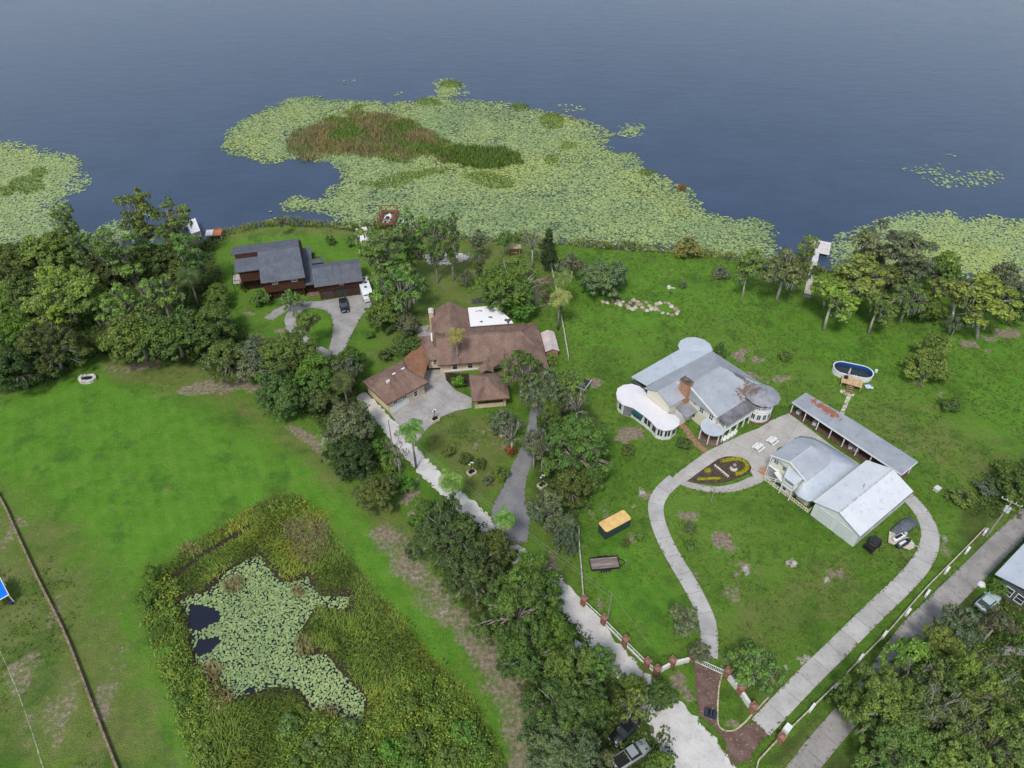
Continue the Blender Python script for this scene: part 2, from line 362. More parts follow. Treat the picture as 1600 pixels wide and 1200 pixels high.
# ------------------------------------------------------------------ lake and pond
m = N('lake_water')
w1 = m.noise(1.7, 4, 0.65, stretch=(1.0, 1.9, 1.0)); w2 = m.noise(0.05, 4)
m.bump(m.math('ADD', w1, m.math('MULTIPLY', m.noise(.12, 4, stretch=(1, 2.2, 1)), 1.2)), 0.16, m.math('ADD', 0.25, m.math('MULTIPLY', m.ramp(w2, 0.35, 0.7), 0.5)) if False else 0.38)
LAKE = m.done(m.mix(m.ramp(w2, 0.3, 0.7), (0.036, 0.063, 0.112), (0.043, 0.074, 0.128)), m.ramp(w2, 0.3, 0.7, 0.06, 0.18), 0.45)
m.b.inputs['IOR'].default_value = 1.333
b = MB(); b.add([(-1650, 100, WATER_Z), (1650, 100, WATER_Z), (1650, 1395, WATER_Z), (-1650, 1395, WATER_Z)], [(0, 1, 2, 3)])
tag(b.obj('lake_water', LAKE), kind='structure')
m = N('pond_water'); m.bump(m.noise(2.0, 3), 0.02, 0.3)
POND = m.done((0.012, 0.014, 0.026), 0.06, 0.5)
hull = [(-41, 35), (-15, 35), (-15, 70), (-60, 70)]
pc = np.array(pond); pmin, pmax = pc.min(0) - 1.5, pc.max(0) + 1.5
b = MB(); b.add([(pmin[0], pmin[1], -0.62), (pmax[0], pmin[1], -0.62), (pmax[0], pmax[1], -0.62), (pmin[0], pmax[1], -0.62)], [(0, 1, 2, 3)])
tag(b.obj('pond_water', POND), kind='structure')

# ------------------------------------------------------------------ roads, drives and walks
def concrete(name, c1, c2, stain=(0.10, 0.09, 0.075), amt=0.35, joint=None):
    m = N(name); a, d, f = m.noise(0.35, 5), m.noise(2.2, 5, 0.65), m.noise(14, 2)
    oi = m.n.new('ShaderNodeObjectInfo')
    c = m.mix(m.ramp(a, 0.3, 0.7), c1, c2); c = m.mix(m.math('MULTIPLY', m.ramp(d, 0.5, 0.75), amt), c, stain)
    c = m.mix(m.math('MULTIPLY', m.ramp(m.noise(0.9, 6, 0.7), 0.56, 0.72), amt), c, stain)
    c = m.mix(1.0, c, m.mix(oi.outputs['Random'], (0.88, 0.88, 0.87), (1.06, 1.06, 1.06)), 'MULTIPLY')
    c = m.mix(0.5, c, m.mix(f, (0.75, 0.75, 0.75), (1.25, 1.25, 1.25)), 'MULTIPLY')
    if joint:
        br = m.n.new('ShaderNodeTexBrick'); br.offset = 0.0; br.inputs['Scale'].default_value = 1.0
        br.inputs['Brick Width'].default_value = joint; br.inputs['Row Height'].default_value = joint; br.inputs['Mortar Size'].default_value = 0.035
        mp = m.n.new('ShaderNodeMapping'); mp.inputs['Rotation'].default_value = (0, 0, R(36)); m.l.new(m.tc.outputs['Object'], mp.inputs[0]); m.l.new(mp.outputs[0], br.inputs['Vector'])
        c = m.mix(m.math('MULTIPLY', br.outputs['Fac'], 0.5), c, (0.12, 0.11, 0.10))
    m.bump(f, 0.01); return m.done(c, 0.85, 0.25)
CONC = concrete('pale_concrete', (0.39, 0.38, 0.36), (0.49, 0.48, 0.46), amt=0.32)
CONC_COURT = concrete('court_concrete', (0.40, 0.38, 0.35), (0.48, 0.46, 0.425), amt=0.32, joint=4.0)
CONC_OLD = concrete('stained_concrete', (0.25, 0.235, 0.22), (0.35, 0.33, 0.31), amt=0.5)
CONC_YARD = concrete('forecourt_concrete', (0.30, 0.285, 0.27), (0.40, 0.385, 0.37), amt=0.5, joint=5.0)
ASPH = concrete('grey_drive', (0.20, 0.20, 0.205), (0.27, 0.27, 0.275), (0.13, 0.13, 0.13), 0.5)
SHELL = concrete('shell_gravel', (0.54, 0.52, 0.50), (0.68, 0.66, 0.635), (0.30, 0.27, 0.22), 0.45)
JOINT = simple('drive_joint', (0.12, 0.11, 0.09), 0.9)
m = N('paving_brick')
br = m.n.new('ShaderNodeTexBrick'); br.inputs['Scale'].default_value = 4.0; br.inputs['Mortar Size'].default_value = 0.03
br.inputs['Color1'].default_value = (0.125, 0.066, 0.056, 1); br.inputs['Color2'].default_value = (0.185, 0.105, 0.088, 1); br.inputs['Mortar'].default_value = (0.10, 0.075, 0.06, 1)
m.l.new(m.tc.outputs['Object'], br.inputs['Vector'])
c = m.mix(m.ramp(m.noise(0.6, 5), 0.3, 0.7), br.outputs['Color'], (0.21, 0.135, 0.115))
c = m.mix(m.math('MULTIPLY', m.ramp(m.noise(3.0, 4), 0.58, 0.68), 0.8), c, (0.40, 0.33, 0.26))
m.bump(br.outputs['Fac'], -0.01); PAVER = m.done(c, 0.85, 0.2)

def edges(P, jit=0.0, seed=0):
    """left and right border points of a lane with widths in the third column"""
    rng = random.Random(seed); L, Rr = [], []
    for i, p in enumerate(P):
        d = P[min(i + 1, len(P) - 1)][:2] - P[max(i - 1, 0)][:2]; d /= np.linalg.norm(d) + 1e-9; nrm = np.array([-d[1], d[0]]); w = p[2] / 2
        L.append(p[:2] + nrm * (w + rng.uniform(-jit, jit))); Rr.append(p[:2] - nrm * (w + rng.uniform(-jit, jit)))
    return L, Rr
def lane_mesh(name, px, mat, z0, z1, step=0.7, jit=0.0, seed=1):
    P = catmull([(*G2(p[0], p[1]), p[2]) for p in px], step); L, Rr = edges(P, jit, seed); n = len(P)
    v = [(*q, z1) for q in L] + [(*q, z1) for q in Rr] + [(*q, z0) for q in L] + [(*q, z0) for q in Rr]
    f = []
    for i in range(n - 1):
        f += [(n + i, n + i + 1, i + 1, i), (i, i + 1, 2 * n + i + 1, 2 * n + i), (n + i + 1, n + i, 3 * n + i, 3 * n + i + 1)]
    f += [(n, 0, 2 * n, 3 * n), (n - 1, 2 * n - 1, 4 * n - 1, 3 * n - 1)]
    return MB().add(v, f).mesh(name, mat)
def slab_drive(name, px, mat, length, z=0.07, gap=0.05):
    """a drive of cast slabs: bed below, every slab a part"""
    root = tag(link(name, lane_mesh(name, px, JOINT, -0.05, z - 0.035)), kind='structure')
    P = catmull([(*G2(p[0], p[1]), p[2]) for p in px], 0.25); d = np.r_[0, np.cumsum(np.linalg.norm(np.diff(P[:, :2], axis=0), axis=1))]
    n = max(1, round(d[-1] / length)); L, Rr = map(np.array, edges(P)); rng = random.Random(4)
    for k in range(n):
        a, b_ = d[-1] * k / n + gap / 2, d[-1] * (k + 1) / n - gap / 2; ts = np.linspace(a, b_, 4)
        l = [(np.interp(t, d, L[:, 0]), np.interp(t, d, L[:, 1])) for t in ts]; r = [(np.interp(t, d, Rr[:, 0]), np.interp(t, d, Rr[:, 1])) for t in ts]
        MB().prism(l + r[::-1], z - 0.09, z + rng.uniform(-0.006, 0.006)).obj('slab', mat, root)
    return root
def sheet(name, pts, mat, z0, z1, kind='structure', jit=0):
    P = px_poly(pts)
    if jit:
        out = []; rng = random.Random(3)
        for a, b_ in zip(P, np.roll(P, -1, 0)):
            n = max(1, int(np.linalg.norm(b_ - a) / 0.7))
            out += [a + (b_ - a) * k / n + np.array([rng.uniform(-jit, jit), rng.uniform(-jit, jit)]) for k in range(n)]
        P = out
    bm = bmesh.new(); vs_ = [bm.verts.new((p[0], p[1], z1)) for p in P]; f = bm.faces.new(vs_)
    if f.normal.z < 0: f.normal_flip()
    r = bmesh.ops.extrude_face_region(bm, geom=[f]); vv = [e for e in r['geom'] if isinstance(e, bmesh.types.BMVert)]
    for v in vv: v.co.z = z1
    for v in vs_: v.co.z = z0
    bmesh.ops.triangulate(bm, faces=[f for f in bm.faces if len(f.verts) > 4]); bmesh.ops.recalc_face_normals(bm, faces=bm.faces)
    me = bpy.data.meshes.new(name); bm.to_mesh(me); bm.free(); me.materials.append(mat)
    return tag(link(name, me), kind=kind)
tag(link('gravel_road', lane_mesh('gravel_road', [(562, 616, 2.4), (590, 645, 2.7), (622, 682, 3.0), (660, 727, 3.0), (703, 768, 3.0), (745, 806, 3.3), (800, 858, 3.0), (850, 905, 3.4), (893, 945, 3.8),
    (928, 988, 3.6), (968, 1034, 3.4), (1010, 1080, 4.2), (1048, 1128, 6.2), (1080, 1175, 7.6), (1115, 1235, 8.4), (1150, 1300, 8.4)], SHELL, -0.05, 0.03, 0.6, 0.28)), kind='structure')
sheet('forecourt_pavement', [(660, 578), (694, 578), (697, 594), (712, 610), (737, 622), (737, 637), (712, 642), (690, 651), (668, 669), (652, 690), (630, 672), (610, 647), (604, 640), (636, 620), (663, 604)], CONC_YARD, -0.05, 0.05)
tag(link('curved_grey_driveway', lane_mesh('curved_grey_driveway', [(812, 850, 2.5), (800, 815, 6.2), (797, 795, 6.0), (803, 765, 3.9), (812, 735, 3.3), (826, 703, 3.1), (836, 675, 3.2), (843, 648, 3.8), (846, 620, 3.8), (838, 590, 3.6)], ASPH, -0.05, 0.046)), kind='structure')
sheet('wooden_house_driveway', [(466, 470), (500, 471), (568, 459.5), (584, 463), (590, 472), (575, 483), (563, 497), (552, 517), (540, 543), (527, 556), (512, 552), (519, 527), (521, 508), (517, 492), (506, 484), (491, 481), (478, 480), (468, 476)], CONC_YARD, -0.05, 0.058)
tag(link('loop_driveway', lane_mesh('loop_driveway', [(486, 475, 2.6), (466, 482, 3.0), (455, 497, 2.8), (457, 514, 2.6), (471, 530, 2.6), (490, 544, 2.6), (515, 556, 2.6)], CONC_YARD, -0.05, 0.05)), kind='structure')
tag(link('parking_spur_driveway', lane_mesh('parking_spur_driveway', [(472, 475, 2.6), (448, 481, 2.6), (432, 489, 2.6), (419, 499, 2.4)], CONC_YARD, -0.05, 0.042)), kind='structure')
sheet('court_pavement', [(1049, 750), (1056, 741), (1104, 705.5), (1130, 693.5), (1160, 679), (1186, 669), (1205, 657), (1232, 646), (1262, 668), (1300, 697), (1345, 727), (1392, 752), (1402, 766), (1380, 764), (1330, 740), (1285, 712),
       (1250, 690), (1215, 700), (1200, 742), (1180, 752), (1168, 726), (1150, 714), (1126, 717), (1100, 735), (1078, 750), (1060, 756)], CONC_COURT, -0.05, 0.062)
tag(link('flowerbed_loop_pavement', lane_mesh('flowerbed_loop_pavement', [(1062, 752, 1.2), (1085, 760, 1.3), (1120, 765, 1.4), (1155, 760, 1.6), (1185, 747, 2.0), (1203, 738, 2.2)], CONC_COURT, -0.05, 0.054)), kind='structure')
slab_drive('white_house_driveway', [(1107, 1027, 2.5), (1108, 1003, 2.5), (1106, 975, 2.5), (1096, 948, 2.5), (1078, 913, 2.5), (1058, 880, 2.5), (1039, 845, 2.5), (1027, 812, 2.5), (1025, 788, 2.6), (1034, 769, 2.6), (1047, 756, 2.6), (1055, 749, 2.6)], CONC, 3.4)
slab_drive('barn_driveway', [(1394, 757, 2.4), (1421, 779, 2.5), (1443, 806, 2.6), (1453, 834, 2.7), (1449, 862, 2.8), (1432, 890, 2.8), (1405, 919, 2.8), (1360, 962, 2.8), (1310, 1012, 2.8), (1255, 1066, 2.8), (1188, 1137, 2.8)], CONC, 3.4)
slab_drive('neighbour_driveway', [(1640, 782, 3.3), (1575, 840, 3.3), (1514, 901, 3.3), (1463, 951, 3.3), (1420, 994, 3.2), (1370, 1062, 3.0), (1314, 1128, 3.0), (1270, 1180, 3.0), (1225, 1240, 3.0)], CONC_OLD, 3.4)
C7 = ((900, 920), 4.444)
sheet('brick_entrance_pavement', crop_px([(822, 512), (1012, 592), (988, 700), (980, 860), (985, 950), (1045, 1000), (1110, 985), (1222, 918), (1330, 1013), (1262, 1088), (1200, 1200), (1070, 1215), (1035, 1060), (960, 960), (850, 865), (832, 700)], *C7), PAVER, -0.05, 0.04, jit=0.08)
tag(link('brick_garden_path', lane_mesh('brick_garden_path', [(1060, 659, 1.3), (1072, 671, 1.2), (1082, 686, 1.2), (1092, 697, 1.2), (1104, 705, 1.3)], simple('tan_paving_brick', (0.34, 0.20, 0.12), 0.85, 0.3, 3.0, bump=0.02), -0.05, 0.03, 0.5, 0.08)), kind='structure')
tag(link('white_field_line', lane_mesh('white_field_line', [(-12, 995, .12), (8, 1035, .12), (27, 1080, .12), (47, 1135, .12), (66, 1195, .12), (80, 1240, .12)], simple('turf_line_paint', (0.30, 0.36, 0.20), 0.9, 0.35, 2.0), -0.02, 0.03, 1.0, 0.03)), kind='structure')
# ------------------------------------------------------------------ foliage
def foliage(name, base=None, lo=0.6, hi=1.45, warm=(1.14, 1.10, 0.85), trans=0.32, rough=0.6, spec=0.15):
    """leaf colour: the plant's own colour, varied leaf by leaf (rnd) and spray by spray (cl)"""
    m = N(name); r, k = m.attr('rnd'), m.attr('cl')
    if base is None:
        oi = m.n.new('ShaderNodeObjectInfo'); base = oi.outputs['Color']
    v = m.n.new('ShaderNodeCombineXYZ'); s = m.ramp(r, 0, 1, lo, hi)
    for i in range(3): m.l.new(s, v.inputs[i])
    c = m.mix(1.0, base, v.outputs[0], 'MULTIPLY')
    c = m.mix(1.0, c, m.mix(m.ramp(k, 0.45, 1.0), (1, 1, 1), warm), 'MULTIPLY')
    c = m.mix(1.0, c, m.mix(m.ramp(k, 0.0, 0.5), (0.72, 0.78, 0.8), (1, 1, 1)), 'MULTIPLY')
    m.done(c, rough, spec)
    if trans:
        t = m.n.new('ShaderNodeBsdfTranslucent'); m.l.new(c, t.inputs['Color'])
        mx = m.n.new('ShaderNodeMixShader'); mx.inputs[0].default_value = trans
        m.l.new(m.b.outputs[0], mx.inputs[1]); m.l.new(t.outputs[0], mx.inputs[2]); m.l.new(mx.outputs[0], m.n['Material Output'].inputs[0])
    return m.m
LEAF = foliage('tree_leaf')
MOSS = foliage('spanish_moss', (0.20, 0.21, 0.15), 0.6, 1.4, (1.1, 1.05, 0.9), 0.1, 0.9, 0.05)
BARK = simple('grey_bark', (0.26, 0.235, 0.205), 0.9, 0.35, 1.2, bump=0.03, c2=(0.10, 0.085, 0.07))
PALEBARK = simple('pale_bark', (0.46, 0.42, 0.37), 0.9, 0.2, 1.5, bump=0.02, c2=(0.24, 0.21, 0.18))
PALMBARK = simple('palm_bark', (0.30, 0.26, 0.22), 0.9, 0.2, 2.0, bump=0.02)

def leaf_quads(P, Nv, size, rng, aspect=0.62):
    n = len(P); Nv = Nv / (np.linalg.norm(Nv, axis=1, keepdims=True) + 1e-9)
    t = rng.normal(size=(n, 3)); t -= Nv * (t * Nv).sum(1, keepdims=True); t /= np.linalg.norm(t, axis=1, keepdims=True) + 1e-9
    b = np.cross(Nv, t); s = (size * rng.uniform(0.6, 1.35, n))[:, None]
    v = np.stack([P - t * s, P - b * s * aspect + t * s * 0.1, P + t * s, P + b * s * aspect - t * s * 0.1], 1).reshape(-1, 3)
    return v, np.arange(n * 4).reshape(n, 4)
def leaf_mesh(name, P, Nv, size, rng, cl, mat, aspect=0.62):
    v, f = leaf_quads(P, Nv, size, rng, aspect)
    me = np_mesh(name, v, f, mat); fattr(me, 'rnd', np.repeat(rng.random(len(P)), 4)); fattr(me, 'cl', np.repeat(cl, 4)); return me
def lobe_cloud(lobes, dens, rng, low=-0.55):
    """leaf points over a set of ellipsoid sprays; each spray is itself made of small clusters so that gaps and steps show"""
    PP, NN, CC = [], [], []
    for (c, r, k) in lobes:
        c, r = np.array(c), np.array(r); area = 4 * math.pi * (r[0] * r[1] + r[0] * r[2] + r[1] * r[2]) / 3
        ncl = max(5, int(area * 0.5)); d = rng.normal(size=(ncl * 3, 3)); d /= np.linalg.norm(d, axis=1, keepdims=True); d = d[d[:, 2] > low][:ncl]
        cc = c + d * r * rng.uniform(0.72, 1.08, (len(d), 1)); m_ = max(6, int(dens * area / len(d)))
        for q, dd in zip(cc, d):
            cr = rng.uniform(0.45, 0.95) * min(1.0, 0.35 + 0.16 * r.mean()); o = rng.normal(size=(m_, 3)); o /= np.linalg.norm(o, axis=1, keepdims=True)
            o = rng.normal(size=(m_, 3)) * cr * np.array([.62, .62, .36]) * rng.choice([.7, 1.0, 1.3])
            PP.append(q + o); NN.append(dd * 0.35 + o / cr * 0.6 + np.array([0, 0, 0.65]) + rng.normal(size=(m_, 3)) * 0.35); CC.append(np.full(m_, np.clip(k + rng.normal() * 0.22, 0, 1)))
    return np.vstack(PP), np.vstack(NN), np.concatenate(CC)
def limbs(b, h, lobes, r0, rng, fork=0.35, lean=(0, 0)):
    f = np.array([lean[0], lean[1], h * fork]); mid = f * 0.5 + np.array([rng.normal() * 0.2, rng.normal() * 0.2, 0])
    b.tube([(0, 0, -0.3), mid, f], [r0 * 1.25, r0 * 0.95, r0 * 0.8], 7)
    for (c, r, k) in lobes:
        c = np.array(c); e = f + (c - f) * 0.9; q = f + (c - f) * 0.45 + np.array([0, 0, 0.12 * np.linalg.norm(c - f)])
        b.tube([f, q, e], [r0 * 0.55, r0 * 0.36, r0 * 0.12], 5)
        for _ in range(2):
            e2 = c + rng.normal(size=3) * np.array(r) * 0.65; b.tube([q, (q + e2) / 2 + np.array([0, 0, .2]), e2], [r0 * 0.26, r0 * 0.16, r0 * 0.06], 4)
PROTO = {}
def moss_mesh(name, lobes, n, rng, ln=1.6):
    P, Nv = [], []
    for (c, r, k) in lobes:
        q = rng.normal(size=(max(1, n // len(lobes)), 3)); q /= np.linalg.norm(q, axis=1, keepdims=True); q[:, 2] = -np.abs(q[:, 2]) * 0.5 + 0.25
        P.append(np.array(c) + q * np.array(r) * 1.0)
    P = np.vstack(P); n = len(P); a = rng.uniform(0, math.tau, n); w = rng.uniform(0.06, 0.13, n); L = rng.uniform(0.5, 1.0, n) * ln
    d = np.stack([np.cos(a), np.sin(a), 0 * a], 1) * w[:, None]; dn = np.stack([rng.normal(size=n) * .1, rng.normal(size=n) * .1, -L], 1)
    v = np.stack([P - d, P + d, P + dn + d * 0.3, P + dn - d * 0.3], 1).reshape(-1, 3)
    me = np_mesh(name, v, np.arange(4 * n).reshape(n, 4), MOSS); fattr(me, 'rnd', np.repeat(rng.random(n), 4)); fattr(me, 'cl', np.full(4 * n, 0.5)); return me
def proto(kind, seed):
    rng = np.random.default_rng(seed); b = MB(); moss = None; h = 1.0; bark = BARK
    if kind == 'oak':        # broad: crown radius 5, height 9
        R0, h = 5.0, 9.0; lobes = [((rng.normal() * .4, rng.normal() * .4, h - 2.6), (2.7, 2.7, 2.0), rng.random())]
        for ring, (nn, rad, z, sz) in enumerate(((7, 2.8, h - 3.3, 1.8), (11, 3.9, h - 5.2, 1.5))):
            for i in range(nn):
                a = math.tau * (i + rng.uniform(-.45, .45)) / nn + ring; q = rad * rng.uniform(0.6, 1.25); s = sz * rng.choice([.5, .65, .85, 1.05, 1.2])
                lobes.append(((q * math.cos(a), q * math.sin(a), z + rng.normal() * 0.9), (s, s * rng.uniform(.8, 1.2), s * rng.uniform(.65, .95)), rng.random()))
        limbs(b, h, lobes, 0.34, rng); P, Nv, C = lobe_cloud(lobes, 36, rng); sz = 0.21
    elif kind == 'bigoak':   # very broad, seen near: crown radius 8, height 12
        R0, h = 8.0, 12.0; lobes = [((rng.normal(), rng.normal(), h - 2.4), (2.6, 2.6, 1.6), rng.random())]
        for ring, (nn, rad, z, sz) in enumerate(((8, 3.2, h - 2.8, 1.8), (14, 5.6, h - 4.4, 1.7), (18, 7.0, h - 6.6, 1.6))):
            for i in range(nn):
                a = math.tau * (i + rng.uniform(-.45, .45)) / nn + ring; q = rad * rng.uniform(0.6, 1.2); s = sz * rng.choice([.45, .6, .8, 1.0, 1.2])
                lobes.append(((q * math.cos(a), q * math.sin(a), z + rng.normal() * 1.1), (s, s * rng.uniform(.8, 1.2), s * rng.uniform(.6, .95)), rng.random()))
        bark = PALEBARK; limbs(b, h, lobes, 0.42, rng, 0.3); P, Nv, C = lobe_cloud(lobes, 36, rng); sz = 0.20
    elif kind == 'loose':    # open crown with branches showing and hanging moss: radius 5, height 10
        R0, h = 5.0, 10.0; lobes = []
        for i in range(15):
            a = math.tau * i / 15 * 2.4 + rng.uniform(-.3, .3); q = 4.0 * math.sqrt((i + .5) / 15) * rng.uniform(.8, 1.2); s = rng.uniform(0.9, 1.5)
            lobes.append(((q * math.cos(a), q * math.sin(a), h - 1.6 - 0.75 * q + rng.normal() * .7), (s, s, s * .7), rng.random()))
        limbs(b, h, lobes, 0.28, rng, 0.38); P, Nv, C = lobe_cloud(lobes, 28, rng, -0.3); sz = 0.19; moss = moss_mesh('moss', lobes, 800, rng, 1.2); bark = PALEBARK
    elif kind == 'cypress':  # tall and ragged, moss hung: radius 3, height 14
        R0, h = 3.0, 14.0; lobes = []
        for i in range(17):
            t = i / 16; z = h - 0.9 - t * 8.2; q = (0.5 + 2.3 * (1 - (t - .35) ** 2 * 1.6)) * rng.uniform(.35, 1.0); a = i * 2.4 + rng.uniform(-.5, .5); s = rng.uniform(.8, 1.35)
            lobes.append(((q * math.cos(a), q * math.sin(a), z), (s, s, s * .95), rng.random()))
        b.tube([(0, 0, -.3), (0, 0, .6), (.1, .1, h * .5), (0, 0, h - .6)], [.55, .36, .24, .06], 7)
        for (c, r, k) in lobes: b.tube([(0, 0, c[2] - 1.0), c], [.10, .03], 4)
        P, Nv, C = lobe_cloud(lobes, 34, rng); sz = 0.18; moss = moss_mesh('moss', lobes, 520, rng, 1.3)
    elif kind == 'leaner':   # long bare pale trunk, crown on top: radius 4, height 10
        R0, h = 4.0, 10.0; lobes = []; lx, ly = 1.6, 0.9
        for i in range(22):
            a = i * 2.4; q = 2.9 * math.sqrt((i + .3) / 22) * rng.uniform(.5, 1.2); s = rng.uniform(.65, 1.15)
            lobes.append(((lx + q * math.cos(a), ly + q * math.sin(a), h - 1.1 - .35 * q - 3.6 * rng.random() ** 1.2), (s, s, s * .9), rng.random()))
        limbs(b, h, lobes, 0.17, rng, 0.5, (lx * .8, ly * .8)); P, Nv, C = lobe_cloud(lobes, 34, rng, -0.4); sz = 0.19; moss = moss_mesh('moss', lobes, 260, rng, 1.1); bark = PALEBARK
    elif kind == 'shrub':    # radius 2, height 2.6
        R0, h = 2.0, 2.6; lobes = [((0, 0, 1.5), (1.2, 1.2, 1.0), .5)]
        for i in range(7):
            a = math.tau * i / 7 + rng.uniform(-.3, .3); q = rng.uniform(.8, 1.3); s = rng.uniform(.5, .85); lobes.append(((q * math.cos(a), q * math.sin(a), rng.uniform(.7, 1.4)), (s, s, s * .85), rng.random()))
        for (c, r, k) in lobes: b.tube([(0, 0, -.1), c], [.07, .03], 4)
        P, Nv, C = lobe_cloud(lobes, 34, rng, -0.6); sz = 0.17
    elif kind == 'conifer':  # dark upright cone: radius 1.7, height 7
        R0, h = 1.7, 7.0; lobes = []
        for i in range(14):
            t = i / 13; a = i * 2.4; q = 1.25 * t * rng.uniform(.5, 1); s = .45 + .5 * t; lobes.append(((q * math.cos(a), q * math.sin(a), h - .5 - t * 4.6), (s, s, s * 1.2), rng.random()))
        b.tube([(0, 0, -.2), (0, 0, h - .5)], [.2, .05], 6); P, Nv, C = lobe_cloud(lobes, 40, rng); sz = 0.16; bark = PALEBARK
    elif kind == 'palm':     # queen palm: radius 2.7, height 9
        R0, h = 2.7, 9.0; b.tube([(0, 0, -.2), (.08, 0, h * .5), (0, 0, h - .6), (0, 0, h)], [.24, .17, .15, .09], 8); bark = PALMBARK
        P, Nv, C = [], [], []; V, F = [], []
        for i in range(18):
            a = i * 2.4; el = rng.uniform(-.25, 1.0); L = rng.uniform(2.5, 3.1); pts = []
            for k in range(9):
                t = k / 8; e = el - 1.75 * t * t; d = pts[-1] if pts else np.array([0, 0, h]); pts.append(d + (np.array([math.cos(a) * math.cos(e), math.sin(a) * math.cos(e), math.sin(e)]) * L / 8 if k else 0))
            sd = np.array([-math.sin(a), math.cos(a), 0]); col_ = rng.random()
            for k in range(8):
                for u in (0, .5):
                    p = pts[k] * (1 - u) + pts[k + 1] * u; w = .95 * math.sin(math.pi * min(1, .18 + .8 * (k + u) / 8)) ; fw = (pts[k + 1] - pts[k]) * 1.1
                    for s in (-1, 1):
                        tip = p + sd * s * w + fw * 0.8 + np.array([0, 0, -.38 * w]); n0 = len(V); V += [p, p + fw * .40, tip + fw * .10, tip]; F.append((n0, n0 + 1, n0 + 2, n0 + 3)); C.append(col_)
        me = np_mesh('crown', np.array(V), np.array(F), LEAF); fattr(me, 'rnd', np.repeat(rng.random(len(F)), 4)); fattr(me, 'cl', np.repeat(np.array(C) * .8, 4))
        d = MB()
        for i in range(9):
            a = i * 2.1; d.bar((0, 0, h - .3), (math.cos(a) * .7, math.sin(a) * .7, h - rng.uniform(1.6, 2.4)), .22, .05)
        PROTO[(kind, seed)] = dict(R=R0, h=h, trunk=b.mesh('trunk', bark, True), crown=me, skirt=d.mesh('dead_fronds', simple('dead_frond', (.30, .22, .13), .9, .3)), moss=None); return
    elif kind == 'dead':     # bare limbs: radius 3, height 8
        R0, h = 3.0, 8.0; bark = PALEBARK
        lobes = [((math.cos(i * 2.4) * rng.uniform(1, 2.6), math.sin(i * 2.4) * rng.uniform(1, 2.6), rng.uniform(4.2, h)), (.8, .8, .6), 0) for i in range(9)]
        limbs(b, h, lobes, 0.2, rng, 0.5)
        PROTO[(kind, seed)] = dict(R=R0, h=h, trunk=b.mesh('trunk', bark, True), crown=None, moss=moss_mesh('moss', lobes, 170, rng, 0.8)); return
    P[:, 2] = np.maximum(P[:, 2], 0.05)
    PROTO[(kind, seed)] = dict(R=R0, h=h, trunk=b.mesh('trunk' if kind != 'shrub' else 'stem', bark, True), crown=leaf_mesh('crown', P, Nv, sz, rng, C, LEAF), moss=moss)
SEEDS = dict(oak=(1, 2, 3, 4), bigoak=(11, 12, 13), loose=(21, 22, 23), cypress=(31, 32, 33), leaner=(41, 42), shrub=(51, 52, 53), conifer=(61,), palm=(71, 72), dead=(81, 82))
for k, ss in SEEDS.items():
    for s in ss: proto(k, s)
PAL = dict(dark=(0.125, 0.178, 0.055), green=(0.155, 0.235, 0.058), bright=(0.158, 0.290, 0.053), olive=(0.178, 0.282, 0.076), yellow=(0.240, 0.350, 0.082), lime=(0.235, 0.345, 0.070),
           grey=(0.185, 0.227, 0.119), gold=(0.290, 0.271, 0.086), rust=(0.304, 0.132, 0.059), black=(0.061, 0.108, 0.040), palm=(0.21, 0.36, 0.08), palmy=(0.40, 0.38, 0.12))
NAMES = dict(oak='oak_tree', bigoak='oak_tree', loose='mossy_oak_tree', cypress='cypress_tree', leaner='shore_tree', shrub='shrub', conifer='conifer_tree', palm='palm_tree', dead='dead_tree')
_tr = random.Random(8)
def plant(kind, px, py, rpx, colr, label, h=None, base=None, group=None, ctr=0.68):
    """px, py, rpx: middle and half width of the crown as surveyed; base: foot of the trunk where it shows"""
    ss = SEEDS[kind]; p = PROTO[(kind, ss[_tr.randrange(len(ss))])]
    s0 = rpx * (1.04 if kind == 'oak' else 0.9 if kind == 'leaner' else 1.0) / SC(px, py, 5); k = s0 / p['R']; kz = (h / p['h']) if h else k
    zc = p['h'] * kz * ctr
    loc = G(*base) if base else Vector((*G2(px, py, zc), 0)); loc.z = 0
    root = thing(NAMES[kind], label, 'shrub' if kind == 'shrub' else ('palm tree' if kind == 'palm' else 'tree'), loc, 0, group)
    turn = _tr.uniform(0, math.tau); kx = k
    if base and kind == 'leaner':   # lean towards the surveyed crown
        c = Vector((*G2(px, py, zc), 0)) - loc; turn = math.atan2(c.y, c.x) - math.atan2(0.9, 1.6); kx = min(max(k, c.length / 2.4), k * 1.5)
    elif base:
        c = Vector((*G2(px, py, zc), 0)) - loc
    root.rotation_euler.z = turn; root.scale = (kx, kx, kz)
    cr = PAL[colr]; j = [_tr.uniform(0.88, 1.12) for _ in range(3)]
    for nm in ('trunk', 'crown', 'moss', 'skirt'):
        if p.get(nm) is not None:
            o = link(p[nm].name.split('.')[0], p[nm], None, root)
            if nm in ('moss', 'skirt'): o['kind'] = 'stuff'
            if nm == 'crown': o.color = (cr[0] * j[0], cr[1] * j[1], cr[2] * j[2], 1)
    return root

